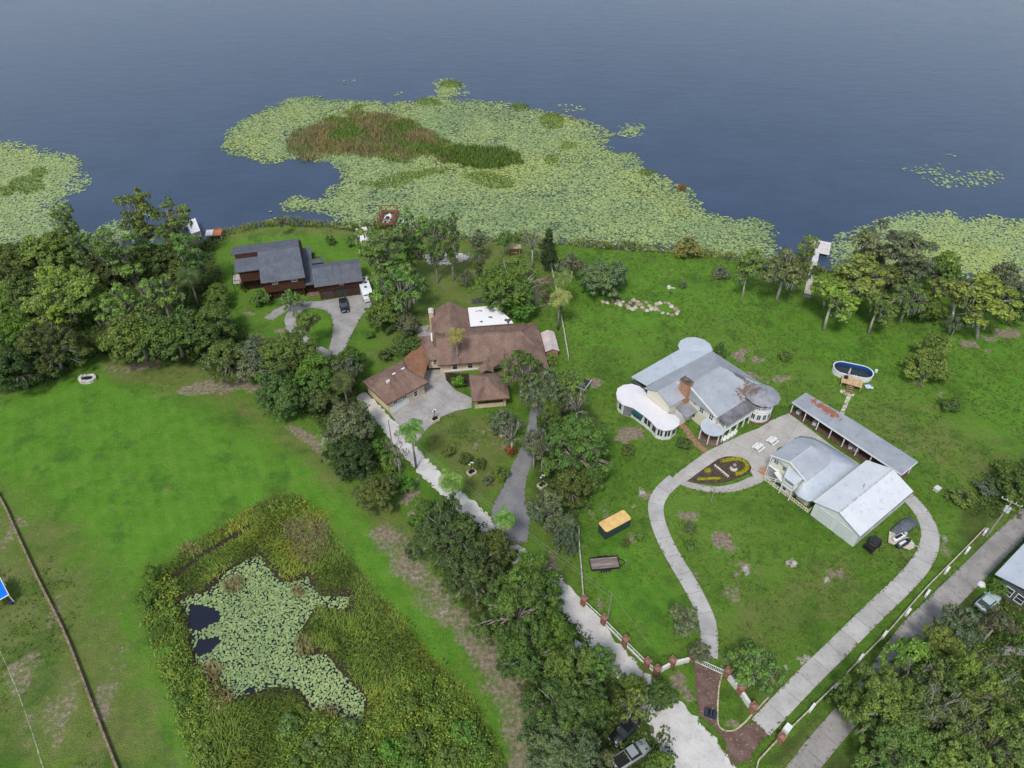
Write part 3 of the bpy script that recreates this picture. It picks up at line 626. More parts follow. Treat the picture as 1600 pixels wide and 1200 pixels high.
# ------------------------------------------------------------------ what grows without number: pads, reeds, marsh grass, undergrowth
rs = np.random.default_rng(77)
def scatter(poly, step, rng=rs, edge=0.0, nz=0.0, s=6.0):
    poly = np.asarray(poly); lo, hi = poly.min(0), poly.max(0); x, y = np.meshgrid(np.arange(lo[0] - 3, hi[0] + 3, step), np.arange(lo[1] - 3, hi[1] + 3, step))
    x = x.ravel() + rng.uniform(-.5, .5, x.size) * step; y = y.ravel() + rng.uniform(-.5, .5, y.size) * step
    d = sdf(poly, x, y) + (fbm(x, y, s) - .5) * nz; k = d > edge; return x[k], y[k], d[k]
PAD = foliage('lily_pad_leaf', (0.305, 0.400, 0.148), 0.8, 1.12, (1.14, 1.05, 0.78), 0.0, 0.5, 0.4)
OLDPAD = foliage('old_lily_leaf', (0.105, 0.145, 0.062), 0.6, 1.3, (1.2, 1.05, 0.8), 0.0, 0.6, 0.3)
def pads(name, polys, step, r, zw, gapn, cool=None, label=None):
    X, Y, D = [], [], []
    for q in polys:
        x, y, d = scatter(q, step, edge=-0.6, nz=5.0 if zw > -.5 else 1.5, s=5.0 if zw > -.5 else 1.2); X.append(x); Y.append(y); D.append(d)
    X, Y, D = map(np.concatenate, (X, Y, D)); dens = (0.45 if zw > -.5 else 0.72) + 0.6 * sstep(0, 5 if zw > -.5 else 1.5, D) - gapn * sstep(.52, .75, fbm(X + 3, Y, 9 if zw > -.5 else 3)) - 0.35 * sstep(.5, .8, fbm(X, Y + 7, 1.7))
    k = rs.random(len(X)) < dens; X, Y = X[k], Y[k]; n = len(X); rr = r * rs.uniform(.55, 1.3, n); a0 = rs.uniform(0, math.tau, n)
    ang = a0[:, None] + np.linspace(0, math.tau, 6, endpoint=False)[None]; tx, ty = rs.normal(size=n) * .06, rs.normal(size=n) * .06
    dx, dy = rr[:, None] * np.cos(ang), rr[:, None] * np.sin(ang)
    v = np.stack([X[:, None] + dx, Y[:, None] + dy, zw + .03 + rs.uniform(0, .10, n)[:, None] + dx * tx[:, None] + dy * ty[:, None]], -1).reshape(-1, 3)
    me = np_mesh(name, v, np.arange(n * 6).reshape(n, 6), cool or PAD); fattr(me, 'rnd', np.repeat(rs.random(n), 6)); fattr(me, 'cl', np.repeat(np.clip(fbm(X, Y, 22) * 1.5 - .25 + rs.normal(size=n) * .1, 0, 1), 6))
    return tag(link(name, me), label, None, None, 'stuff')
zw = WATER_Z
main_pads = px_poly([(350, 215), (362, 200), (400, 178), (440, 156), (490, 150), (540, 156), (600, 161), (640, 158), (680, 151), (720, 155), (780, 160), (830, 168), (880, 178), (920, 193), (962, 210), (940, 226), (990, 240), (998, 252),
    (985, 262), (1030, 272), (1062, 285), (1080, 302), (1092, 325), (1112, 336), (1150, 340), (1192, 346), (1208, 358), (1215, 420), (1150, 404), (1060, 394), (950, 386), (850, 380), (750, 376), (640, 362), (575, 356), (530, 352), (524, 335), (500, 331), (446, 330),
    (440, 318), (462, 308), (505, 310), (508, 296), (530, 286), (535, 266), (522, 254), (455, 248), (415, 256), (385, 246), (350, 238)], zw)
isle = lambda cx, cy, rx, ry: px_poly([(cx + rx * math.cos(t), cy + ry * math.sin(t)) for t in np.linspace(0, math.tau, 14)[:-1]], zw)
pads('lily_pads', [main_pads, px_poly([(-120, 228), (0, 222), (60, 230), (118, 245), (136, 270), (130, 300), (100, 318), (110, 345), (140, 385), (-120, 378)], zw),
    px_poly([(1290, 378), (1330, 366), (1370, 346), (1420, 333), (1480, 332), (1540, 338), (1620, 345), (1800, 350), (1800, 470), (1600, 452), (1500, 438), (1400, 424), (1300, 420)], zw),
    isle(703, 138, 26, 14), isle(984, 205, 22, 12), px_poly([(160, 350), (230, 330), (240, 375), (150, 385)], zw), isle(430, 347, 14, 5)], 0.45, 0.335, zw, 0.36)
pads('old_lily_leaves', [main_pads], 0.62, 0.44, zw - .035, 0.12, OLDPAD)
pads('sparse_lily_pads', [isle(1450, 266, 32, 10), isle(1510, 280, 55, 16), isle(545, 127, 10, 3), isle(617, 148, 8, 3), isle(1487, 242, 9, 3), isle(425, 330, 6, 3), isle(890, 170, 20, 5)], 1.15, 0.45, zw, 0.3)
pads('pond_lily_pads', [pond - 0], 0.28, 0.185, -0.62, 0.22)
# keep two pools of the pond open, as the photograph shows: remove pads there
open_px = [crop_px([(262, 500), (330, 510), (395, 540), (385, 575), (330, 600), (280, 620), (258, 600)], (200, 760), 2.7275), crop_px([(285, 690), (300, 655), (385, 640), (392, 665), (350, 705), (300, 728)], (200, 760), 2.7275)]
po = bpy.data.objects['pond_lily_pads'].data; bm = bmesh.new(); bm.from_mesh(po); fs = list(bm.faces); cc = np.array([f.calc_center_median()[:2] for f in fs]); kill = np.zeros(len(fs), bool)
for q in open_px: kill |= sdf(px_poly(q, -.6), cc[:, 0], cc[:, 1]) > -0.05
bmesh.ops.delete(bm, geom=[f for f, k in zip(fs, kill) if k], context='FACES'); bm.to_mesh(po); bm.free()

def blades(name, X, Y, Z, h, w, lean, cl, mat, rng=rs, per=1, dirf=None):
    """bent grass blades, two quads each, growing in tufts"""
    n0 = len(X); X, Y, Z, h, cl = (np.repeat(q, per) for q in (X, Y, Z, h, cl)); n = len(X); a = rng.uniform(0, math.tau, n)
    if dirf is not None: a = dirf(X, Y) + rng.normal(size=n) * 0.7
    X = X + rng.normal(size=n) * .22; Y = Y + rng.normal(size=n) * .22; h = h * rng.uniform(.6, 1.2, n)
    L = lean * h * rng.uniform(.3, 1.2, n); dx, dy = np.cos(a), np.sin(a); w = w * rng.uniform(.6, 1.3, n); b_ = a + math.pi / 2 + rng.normal(size=n) * .5; sx, sy = np.cos(b_) * w, np.sin(b_) * w
    p0 = np.stack([X, Y, Z], 1); p1 = p0 + np.stack([dx * L * .35, dy * L * .35, h * .7], 1); p2 = p0 + np.stack([dx * L, dy * L, h * (1 - .25 * lean)], 1); s = np.stack([sx, sy, 0 * sx], 1)
    v = np.stack([p0 - s, p0 + s, p1 - s * .9, p1 + s * .9, p2 - s * .25, p2 + s * .25], 1).reshape(-1, 3); i = np.arange(n)[:, None] * 6
    f = np.concatenate([i + np.array([[0, 1, 3, 2]]), i + np.array([[2, 3, 5, 4]])]); me = np_mesh(name, v, f, mat)
    fattr(me, 'rnd', np.repeat(rng.random(n), 6)); fattr(me, 'cl', np.repeat(np.clip(cl + rng.normal(size=n) * .15, 0, 1), 6)); return tag(link(name, me), None, None, None, 'stuff')
REED = foliage('reed_blade', (0.30, 0.260, 0.125), 0.55, 1.35, (1.25, 1.0, 0.8), 0.15, 0.7, 0.1)
GREENREED = foliage('green_reed_blade', (0.160, 0.250, 0.045), 0.6, 1.35, (1.3, 1.1, 0.8), 0.2, 0.6, 0.15)
MARSH = foliage('marsh_grass_blade', (0.225, 0.310, 0.052), 0.6, 1.4, (1.45, 1.15, 0.85), 0.2, 0.6, 0.15)
reed = px_poly([(436, 232), (470, 207), (520, 187), (556, 180), (600, 180), (640, 187), (682, 208), (715, 230), (700, 250), (640, 254), (560, 250), (500, 247), (450, 246)], zw)
x, y, d = scatter(reed, 0.60, nz=11, s=9); q_ = fbm(x + 20, y, 9) + .25 * (rs.random(len(x)) - .5); k = q_ < .54 ; blades('reeds', x[k], y[k], 0 * x[k] + zw - .1, (1.0 + .9 * sstep(0, 6, d[k])) * (.6 + .8 * vnoise(x[k], y[k], 4)), .05, .35, fbm(x[k], y[k], 5) * 1.4 - .2, REED, per=5)
RX, RY, RD = x[~k], y[~k], d[~k]
x, y, d = scatter(px_poly([(670, 225), (720, 240), (800, 250), (790, 262), (700, 256), (650, 245)], zw), 1.1, nz=6); RX2, RY2 = x, y
gp = [px_poly(q, zw) for q in ([(678, 240), (720, 228), (780, 233), (815, 242), (822, 256), (795, 263), (745, 262), (700, 254)], [(565, 288), (620, 270), (690, 263), (700, 270), (640, 285), (592, 295)], [(722, 272), (770, 270), (803, 286), (800, 297), (765, 297), (735, 286)],
    [(535, 178), (552, 166), (570, 160), (574, 166), (560, 176)])] + [isle(703, 132, 17, 6), isle(664, 160, 13, 6), isle(683, 162, 9, 5), isle(812, 167, 15, 6), isle(863, 190, 20, 14), isle(888, 227, 11, 6), isle(1010, 270, 12, 5), isle(40, 290, 26, 14), isle(60, 270, 14, 8), isle(10, 300, 14, 8), isle(862, 250, 12, 8)]
xs, ys, cs, hs = [RX, RX2], [RY, RY2], [0 * RX + .35, 0 * RX2 + .8], [0 * RX + 1.4, 0 * RX2 + 1.3]
for i, q in enumerate(gp):
    x, y, d = scatter(q, 0.6, nz=5 if i < 4 else 2.5, s=6); xs.append(x); ys.append(y); cs.append(0 * x + (.1 if i == 0 else .55)); hs.append(0 * x + (1.7 if i == 0 else .7))
x, y = np.concatenate(xs), np.concatenate(ys); blades('green_water_grass', x, y, 0 * x + zw - .05, np.concatenate(hs), .055, .5, np.concatenate(cs), GREENREED, per=5)
# pond margin: long swirling grass
x, y, d = scatter(marsh, 0.40, nz=1.0); dp = sdf(pond, x, y); dd = line_d([np.array(G2(*q)) for q in crop_px([(150, 410), (300, 300), (400, 240), (520, 165)], (200, 760), 2.7275)], x, y); k = (dp < -0.1 - .7 * fbm(x, y, 2)) & (rs.random(len(x)) < .93) & (dd > .35 + .5 * fbm(x, y, 1.5)); x, y, d, dp = x[k], y[k], d[k], dp[k]
swirl = lambda X, Y: vnoise(X, Y, 5.5) * 9.0
kind_n = fbm(x + 50, y, 8)
blades('marsh_grass', x, y, -.25 - .45 * sstep(-2, 0, dp), .40 + .55 * vnoise(x, y, 3.5), .045, .95, np.clip(kind_n * 2.6 - .85, 0, 1), MARSH, per=7, dirf=swirl)
tanp = [isle(*q) for q in ((482, 855, 22, 30), (500, 845, 14, 30), (365, 915, 14, 8), (465, 925, 10, 9), (476, 1008, 14, 16), (345, 1095, 18, 20), (330, 1050, 16, 16), (515, 1110, 16, 10), (470, 830, 24, 20), (300, 860, 20, 10))]
xs = [scatter(q + 0, .5, nz=1.5) for q in tanp]; x, y = np.concatenate([q[0] for q in xs]), np.concatenate([q[1] for q in xs])
blades('brown_marsh_grass', x, y, 0 * x - .3, 1.0 + 0 * x, .05, .8, fbm(x, y, 4), REED, per=7)
def bushes(name, X, Y, h, rad, per, size, mat, cl, zoff=0.0):
    """a low tangle of leaves over many stems"""
    n = len(X); o = rs.normal(size=(n, per, 3)); o /= np.linalg.norm(o, axis=2, keepdims=True); o[:, :, 2] = np.abs(o[:, :, 2]); o *= rs.random((n, per, 1)) ** .35
    P = np.stack([X[:, None] + o[:, :, 0] * rad[:, None], Y[:, None] + o[:, :, 1] * rad[:, None], zoff + o[:, :, 2] * h[:, None] + .05], -1).reshape(-1, 3)
    Nv = o.reshape(-1, 3) + np.array([0, 0, .5]) + rs.normal(size=(n * per, 3)) * .4; me = leaf_mesh(name, P, Nv, size, rs, np.repeat(np.clip(cl + rs.normal(size=n) * .2, 0, 1), per), mat)
    return tag(link(name, me), None, None, None, 'stuff')
UNDER = foliage('undergrowth_leaf', (0.105, 0.165, 0.045), .55, 1.5, (1.6, 1.45, .9), .2)
SCRUB = foliage('marsh_scrub_leaf', (0.165, 0.265, 0.050), .6, 1.45, (1.75, 1.3, .9), .2)
ls = px_poly([(600, 1215), (575, 1150), (590, 1100), (620, 1060), (660, 1040), (700, 1060), (750, 1120), (775, 1160), (790, 1215)]); lb = px_poly([(430, 1215), (440, 1130), (490, 1110), (560, 1130), (600, 1215)])
lh = px_poly([(222, 925), (255, 885), (300, 930), (310, 1000), (322, 1060), (340, 1215), (312, 1215), (285, 1130), (250, 1045), (226, 975)]); lt = px_poly([(395, 795), (440, 772), (480, 785), (520, 840), (500, 870), (470, 830), (430, 800)])
xs, hs, cs = [], [], []
for q, st, hh, cc_ in ((ls, .85, 2.4, .55), (lb, .9, 2.1, .5), (lh, .75, 1.4, .45), (lt, .8, .8, .35)):
    x, y, d = scatter(q, st, nz=1.5); kk = sdf(pond, x, y) < -.8; xs.append((x[kk], y[kk])); hs.append(hh * rs.uniform(.5, 1.15, kk.sum())); cs.append(cc_ + .5 * (fbm(x[kk], y[kk], 5) - .5))
bushes('marsh_scrub', np.concatenate([q[0] for q in xs]), np.concatenate([q[1] for q in xs]), np.concatenate(hs), np.concatenate(hs) * .62, 46, .14, SCRUB, np.concatenate(cs), -.2)
woods = [px_poly(q) for q in ([(-200, 405), (60, 392), (150, 392), (330, 385), (345, 430), (365, 500), (420, 560), (560, 600), (565, 650), (640, 735), (600, 770), (560, 730), (520, 690), (470, 640), (400, 600), (300, 560), (200, 545), (130, 560), (80, 600), (-200, 650)],
    [(690, 800), (760, 840), (850, 930), (960, 1040), (1010, 1090), (1050, 1160), (1070, 1230), (860, 1230), (850, 1100), (790, 1010), (720, 900), (670, 830)], [(1420, 1020), (1500, 960), (1600, 930), (1700, 1000), (1700, 1300), (1300, 1300), (1360, 1120)],
    [(840, 660), (900, 650), (955, 720), (905, 830), (870, 860), (850, 800), (850, 720)], [(1530, 745), (1600, 715), (1680, 760), (1560, 815), (1510, 800)], [(600, 400), (650, 410), (640, 500), (600, 520), (590, 460)])]
xs = [scatter(q, 1.05, nz=2) for q in woods]; x, y = np.concatenate([q[0] for q in xs]), np.concatenate([q[1] for q in xs]); h = rs.uniform(.4, 1.5, len(x))
bushes('undergrowth', x, y, h, h * .75, 22, .19, UNDER, fbm(x, y, 6))
# rank growth along the lake shore
X, Y = rs.uniform(-90, 120, 26000), rs.uniform(140, 185, 26000); d = sdf(land, X, Y) + (fbm(X, Y, 6) - .5) * 3; k = (d > -1.6) & (d < 2.6) & (rs.random(len(X)) < .8); X, Y = X[k], Y[k]
blades('shore_grass', X, Y, 0 * X - .35, .55 + .9 * vnoise(X, Y, 6), .06, .7, np.clip(fbm(X, Y, 7) * 1.6 - .3, 0, 1), foliage('shore_grass_blade', (0.205, 0.255, 0.06), .6, 1.4, (1.7, 1.15, .8), .2, .6, .15), per=5)
# coarse tufts that roughen the lawns
X, Y = rs.uniform(-110, 110, 60000), rs.uniform(33, 160, 60000); near = (np.abs(X) < (Y * math.cos(PITCH) + CAM_H * math.sin(PITCH)) * .74)
ml = lambda nm: masks[nm][np.clip(np.searchsorted(gy, Y), 0, ny - 1), np.clip(np.searchsorted(gx, X), 0, nx - 1)]
k = near & (sdf(land, X, Y) > 3) & (sdf(marsh, X, Y) < -.3) & (ml('dirt') < .4) & (ml('wild') < .3) & (fbm(X, Y, 10) + .35 * fbm(X, Y, 2) + .3 * (X > 5) > .80 + .35 * ml('lush') * (X < 10)); TX, TY = X[k], Y[k]
# keep the tufts off every hard surface
hard = [o for o in scene.objects if o.type == 'MESH' and (o.get('kind') == 'structure' and any(w in o.name for w in ('driveway', 'pavement', 'road', 'path')))]
from mathutils.bvhtree import BVHTree
bl = []
for o in hard:
    me = o.data; bl.append(BVHTree.FromPolygons([v.co for v in me.vertices], [p.vertices for p in me.polygons]))
ok = np.array([not any(t.ray_cast(Vector((x, y, 5)), Vector((0, 0, -1)))[0] is not None for t in bl) for x, y in zip(TX, TY)])
TX, TY = TX[ok], TY[ok]; h = rs.uniform(.08, .32, len(TX))
bushes('lawn_weeds', TX, TY, h, h * 1.6, 7, .10, foliage('lawn_weed_leaf', (0.120, 0.175, 0.040), .6, 1.4, (1.5, 1.2, .85), .2), fbm(TX, TY, 7) * 1.3 - .2)

EX, EY = [], []
for o in hard:
    if 'court' in o.name or 'forecourt' in o.name: continue
    me = o.data; ed = {}
    for p in me.polygons:
        if p.normal.z > .9:
            for k in p.edge_keys: ed[k] = ed.get(k, 0) + 1
    for (a, b_), c_ in ed.items():
        if c_ == 1:
            a, b_ = me.vertices[a].co, me.vertices[b_].co; n_ = max(1, int((b_ - a).length * 3.2))
            for _ in range(n_): t_ = rs.random(); EX.append(a.x + (b_.x - a.x) * t_ + rs.normal() * .14); EY.append(a.y + (b_.y - a.y) * t_ + rs.normal() * .14)
EX, EY = np.array(EX), np.array(EY); k = fbm(EX, EY, 5) + .5 * fbm(EX, EY, 1.5) > .74; EX, EY = EX[k], EY[k]; h = rs.uniform(.08, .2, len(EX))
bushes('edge_grass', EX, EY, h, h * 1.5, 7, .09, bpy.data.materials['lawn_weed_leaf'], fbm(EX, EY, 7))
# ------------------------------------------------------------------ trees, each where it stands
TREES = [
# woods by the lake, upper left
('cypress', 215, 335, 24, 'olive', 'tallest olive cypress of the left woods, standing against open water', 18),
('cypress', 268, 352, 25, 'olive', 'olive cypress beside the tallest one, left of the white dock', 16),
('cypress', 296, 395, 21, 'olive', 'narrow moss-hung cypress at the right edge of the left woods', 15),
('cypress', 104, 352, 18, 'olive', 'slim cypress rising in front of the left water lilies', 16),
('oak', 66, 385, 42, 'olive', 'wide greyish tree on the lake edge of the left woods', 12),
('oak', 15, 400, 36, 'dark', 'dark tree on the lake edge cut by the left frame', 11),
('cypress', 128, 388, 18, 'olive', 'small ragged cypress with lily pads showing behind it', 12),
('cypress', 193, 392, 32, 'olive', 'broad pale cypress in the middle of the left woods', 16),
('oak', 245, 398, 30, 'dark', 'dark round tree under the two tall cypresses', 11),
('oak', 152, 412, 30, 'dark', 'dark low tree behind the broad yellowish oak', 9),
('bigoak', 96, 452, 62, 'yellow', 'broad yellowish oak, widest crown of the left woods', 13),
('oak', 145, 470, 24, 'bright', 'fresh green tree at the right side of the broad yellowish oak', 8),
('loose', 184, 470, 36, 'yellow', 'pale yellowish mossy oak with grey beards of moss in the left woods', 13),
('loose', 248, 450, 36, 'yellow', 'yellow-green mossy oak with bare grey limbs near the dark palm', 13),
('oak', 208, 512, 46, 'green', 'leafy green oak at the front edge of the left woods', 12),
('oak', 268, 512, 44, 'dark', 'dark oak standing between the leafy green oak and the drive', 11),
('oak', 326, 503, 42, 'dark', 'dark bushy oak nearest the small loop drive', 10),
('oak', 352, 552, 38, 'dark', 'dark oak on the field edge above the bare soil patch', 9),
('oak', 14, 505, 30, 'bright', 'bright green tree at the left frame edge', 9),
('bigoak', 72, 532, 50, 'dark', 'big dark oak on the field edge left of the stone fire pit', 11),
('oak', 18, 565, 40, 'black', 'very dark oak in the corner of the field at the left frame edge', 10),
('oak', 118, 540, 24, 'dark', 'low dark tree just behind the stone fire pit', 6),
('palm', 300, 447, 24, 'dark', 'dark fan palm sunk among the left woods', 9),
('oak', 285, 422, 28, 'dark', 'dark tree between the moss-hung cypress and the dark palm', 10),
('shrub', 324, 380, 13, 'dark', 'dark bush beside the orange-roofed dock', 3),
('oak', 338, 455, 20, 'green', 'small green tree left of the brown wooden house', 6),
('oak', 40, 445, 40, 'dark', 'dark tree behind the big dark oak at the left', 11),
('oak', 10, 455, 30, 'olive', 'olive tree behind the bright one at the left frame edge', 10),
('oak', 165, 525, 20, 'dark', 'small dark tree on the field edge under the yellow oaks', 5),
# belt between field and houses
('oak', 400, 550, 36, 'grey', 'grey-green oak on the belt below the small loop drive', 10),
('bigoak', 446, 552, 50, 'green', 'large fresh green oak, biggest crown of the belt above the field', 12),
('oak', 436, 605, 40, 'dark', 'dark oak on the field side of the largest belt oak', 9),
('oak', 493, 578, 38, 'green', 'green oak right of the largest belt oak', 10),
('loose', 540, 572, 26, 'grey', 'grey thin-leaved tree beside the end of the paved drive', 10),
('oak', 549, 556, 20, 'dark', 'small dark tree at the foot of the paved drive', 7),
('oak', 502, 612, 28, 'dark', 'low dark tree on the belt beside the sandy scar', 7),
('palm', 538, 610, 22, 'dark', 'dark palm left of the cream garage', 8),
('oak', 541, 656, 40, 'grey', 'grey-green rounded tree beside the gravel road start', 9),
('oak', 544, 704, 38, 'black', 'very dark rounded tree below the grey-green one by the gravel road', 8),
('shrub', 590, 696, 17, 'bright', 'bright bush between the dark tree and the bare dead tree', 4),
('oak', 589, 762, 33, 'dark', 'separate dark tree on the grass at the corner of the marsh', 7),
('shrub', 634, 752, 15, 'bright', 'bright green bush at the foot of the queen palm', 4),
('shrub', 607, 718, 18, 'bright', 'bright bush beside the dead tree trunk', 4),
('dead', 620, 705, 24, 'grey', 'bare dead tree beside the gravel road near the garage', 9),
('palm', 645, 690, 24, 'palm', 'queen palm standing on the gravel road edge below the garage', 10),
('loose', 476, 492, 22, 'yellow', 'thin pale tree on the grass island of the loop drive', 11, (488, 543)),
('loose', 452, 464, 18, 'yellow', 'thin yellowish tree in front of the brown wooden house wall', 7),
# cypresses and oaks between the first two houses
('cypress', 603, 392, 34, 'olive', 'big ragged cypress beside the red boathouse', 19),
('cypress', 645, 372, 21, 'olive', 'slender cypress right of the big one by the red boathouse', 17),
('loose', 622, 442, 44, 'olive', 'wide moss-draped oak beside the white motorhome', 14),
('oak', 600, 475, 30, 'green', 'green oak at the lower side of the moss-draped oak', 9),
('cypress', 678, 375, 14, 'olive', 'thin straight cypress in front of the white rubble patch', 17),
('cypress', 704, 372, 13, 'dark', 'thin tall dark cypress right of the white rubble patch', 17),
('loose', 727, 430, 14, 'grey', 'small grey half-dead tree beside the thin tall cypress', 5),
('cypress', 748, 412, 9, 'dark', 'slim dark young cypress on the lawn behind the brown-roofed house', 8),
('cypress', 749, 378, 13, 'grey', 'small grey cypress near the lake path', 8),
('leaner', 784, 372, 17, 'olive', 'flat-topped shore tree beside the garden swing', 8),
('dead', 832, 380, 20, 'grey', 'bare bleached tree arching beside the garden swing', 10),
('conifer', 857, 372, 13, 'black', 'dark pointed conifer on the shore, upper of two', 8),
('oak', 860, 398, 14, 'black', 'small dark tree on a bare white trunk below the pointed conifer', 7),
('bigoak', 797, 440, 52, 'green', 'large dense oak behind the white flat roof', 12),
('oak', 814, 474, 22, 'bright', 'bright leafy tree touching the white flat roof', 6),
('loose', 895, 408, 24, 'grey', 'grey moss-laden tree on the lawn edge above the palms', 9),
('oak', 945, 426, 34, 'grey', 'round grey-green tree at the end of the rock border', 9),
('palm', 878, 450, 20, 'palm', 'upper of two queen palms by the white rail fence', 9),
('palm', 874, 480, 21, 'palmy', 'lower of two queen palms by the white rail fence, yellowing', 9),
('palm', 716, 528, 17, 'palmy', 'yellow palm standing against the brown roof', 9, (716, 577)),
('oak', 634, 500, 20, 'grey', 'grey-leaved small tree beside the pale patio', 5),
('oak', 634, 534, 20, 'dark', 'dark mossy tree beside the joint of the brown roofs', 6),
('shrub', 581, 492, 14, 'olive', 'olive bush on the grass right of the paved drive', 3),
('shrub', 605, 508, 13, 'dark', 'dark bush between the olive bush and the pale patio', 3),
('shrub', 577, 520, 9, 'green', 'small round green bush on the grass by the paved drive', 2),
('shrub', 602, 550, 14, 'dark', 'dark round bush on the grass above the garage', 3),
('shrub', 405, 460, 18, 'green', 'dense green bush against the brown house wall', 4),
('leaner', 435, 346, 11, 'grey', 'small pale shore tree behind the brown wooden house', 6),
('shrub', 516, 372, 9, 'dark', 'dark shrub on the lawn behind the brown house', 3),
('shrub', 547, 374, 9, 'olive', 'olive shrub left of the white canopy', 3),
('shrub', 716, 592, 13, 'bright', 'bright bush in the soil bed before the cream house wall', 3),
# the big oaks between the brown and the white house
('loose', 815, 572, 36, 'green', 'spreading oak over the corner of the brown roof', 12),
('loose', 850, 600, 34, 'grey', 'mossy grey oak over the top of the grey driveway', 13),
('loose', 885, 598, 32, 'olive', 'olive oak between the shed and the dark trailer', 11),
('loose', 790, 655, 26, 'grey', 'grey thin oak leaning over the lawn beside the grey driveway', 8),
('bigoak', 902, 690, 55, 'green', 'largest dense oak between the brown and the white house', 12),
('dead', 902, 632, 22, 'grey', 'bare branching limbs rising above the largest dense oak', 11),
('dead', 800, 680, 24, 'grey', 'pale bare limbs reaching over the empty cream planter', 8),
('dead', 848, 700, 24, 'grey', 'bare grey limbs over the bend of the grey driveway', 9),
('loose', 858, 622, 26, 'grey', 'mossy grey tree just below the top of the grey driveway', 11),
('dead', 1505, 1130, 30, 'grey', 'third pale bare tree in the lower right wood, lowest', 12),
('dead', 1420, 1060, 24, 'grey', 'pale bare tree in the lower right wood nearest the concrete road', 10),
('loose', 836, 690, 26, 'grey', 'grey weeping branchy tree over the bend of the grey driveway', 10),
('oak', 862, 640, 24, 'dark', 'dark tree on the right of the driveway gap', 9),
('loose', 855, 792, 36, 'grey', 'grey-green tree beside the white lamp right of the driveway', 9),
('oak', 893, 752, 30, 'dark', 'dark tree between the largest oak and the grey-green one', 9),
('oak', 886, 826, 22, 'grey', 'grey-green tree at the top of the white rail by the green container', 8),
('oak', 925, 735, 24, 'green', 'green tree on the lawn side of the largest oak', 7),
('shrub', 768, 648, 13, 'bright', 'bright bush before the low cream wall', 3),
('shrub', 778, 664, 14, 'grey', 'grey bush beside the planter under the thin oak', 3),
('shrub', 797, 700, 11, 'rust', 'rust-brown dead bush at the edge of the grey driveway', 3),
('shrub', 700, 702, 12, 'green', 'green bush on the lawn above the gravel road', 2.4),
('shrub', 727, 713, 13, 'dark', 'dark clipped bush behind the middle lamp', 2.2),
('shrub', 750, 722, 11, 'dark', 'dark bush right of the middle lamp', 2),
('shrub', 782, 736, 16, 'green', 'spreading green bush at the lawn corner by the grey driveway', 2.6),
('shrub', 762, 748, 11, 'grey', 'greyish bush on the lawn corner by the grey driveway', 2),
('shrub', 885, 758, 14, 'lime', 'yellow-green creeper-covered bush under the dark tree', 4),
('shrub', 862, 558, 11, 'lime', 'lime green bush at the lower end of the white rail fence', 3),
# belt along the gravel road
('palm', 707, 764, 26, 'lime', 'bright lime palm beside the gravel road', 7),
('palm', 789, 824, 22, 'palm', 'green palm at the mouth of the grey driveway', 8),
('bigoak', 700, 826, 58, 'dark', 'big dark oak at the head of the roadside belt', 11),
('bigoak', 738, 882, 54, 'dark', 'dark oak second down the roadside belt, beside the soil strip', 10),
('oak', 668, 800, 28, 'green', 'green tree at the field side of the roadside belt head', 7),
('oak', 770, 850, 32, 'dark', 'dark tree between the belt head and the green palm', 9),
('bigoak', 808, 938, 60, 'green', 'large olive-green oak in the middle of the roadside belt', 13),
('oak', 840, 896, 36, 'green', 'oak on the road side of the large olive-green oak', 11),
('bigoak', 822, 1012, 54, 'dark', 'dark oak below the large olive-green oak on the soil side', 11),
('oak', 868, 985, 34, 'green', 'green oak leaning to the gravel road above the parked pale car', 11),
('bigoak', 893, 1048, 50, 'green', 'broad green oak beside the narrowest part of the gravel road', 12),
('loose', 938, 1030, 32, 'olive', 'open olive tree overhanging the gravel road', 11),
('bigoak', 878, 1112, 62, 'dark', 'dark broad oak at the lower end of the soil strip', 11),
('oak', 922, 1092, 32, 'dark', 'dark oak left of the black parked car', 9),
('bigoak', 880, 1178, 62, 'grey', 'grey-green broad oak at the bottom frame edge', 11),
('loose', 990, 1096, 24, 'yellow', 'yellowish thin tree above the black parked car', 9),
('oak', 990, 1068, 20, 'green', 'small green tree on the gravel road edge facing the brick pillars', 7),
('oak', 1034, 1080, 22, 'dark', 'dark tree between the gravel road and the wall corner', 6),
('oak', 1030, 1190, 20, 'olive', 'olive tree right of the silver parked car', 6),
('oak', 925, 1192, 28, 'grey', 'grey-green tree left of the silver parked car', 8),
('leaner', 1070, 965, 34, 'grey', 'thin leafy tree spreading over the white house driveway', 9, (1052, 990)),
('loose', 1185, 1040, 46, 'olive', 'open pale tree on the lawn above the white gate wall', 9),
('leaner', 1090, 1010, 24, 'grey', 'small thin tree beside the driveway gate', 6),
# shore trees on the right
('leaner', 1172, 396, 20, 'olive', 'lone leaning tree with a long bare trunk left of the dock', 12, (1160, 466)),
('loose', 1212, 405, 40, 'grey', 'wide tree hung with dark grey moss left of the dock', 14, (1213, 470)),
('cypress', 1248, 374, 15, 'yellow', 'yellowish tree top leaning over the dock platform', 15, (1240, 455)),
('leaner', 1303, 430, 36, 'lime', 'bright lime tree with pale trunk right of the dock', 12, (1287, 517)),
('leaner', 1338, 412, 36, 'yellow', 'yellowish lime tree behind the other lime tree, trunk forked', 13, (1327, 494)),
('cypress', 1369, 382, 32, 'grey', 'tall grey moss-hung tree on the shore right of the dock', 16),
('oak', 1390, 432, 28, 'dark', 'dark tree in the middle of the right shore group', 10),
('leaner', 1375, 468, 30, 'green', 'dull green tree with slanting white trunk above the pool', 10, (1357, 521)),
('cypress', 1428, 402, 32, 'grey', 'grey mossy tree with a bare fork on the right shore', 15),
('loose', 1422, 464, 32, 'olive', 'olive tree with white broken limbs in the right shore group', 11, (1406, 504)),
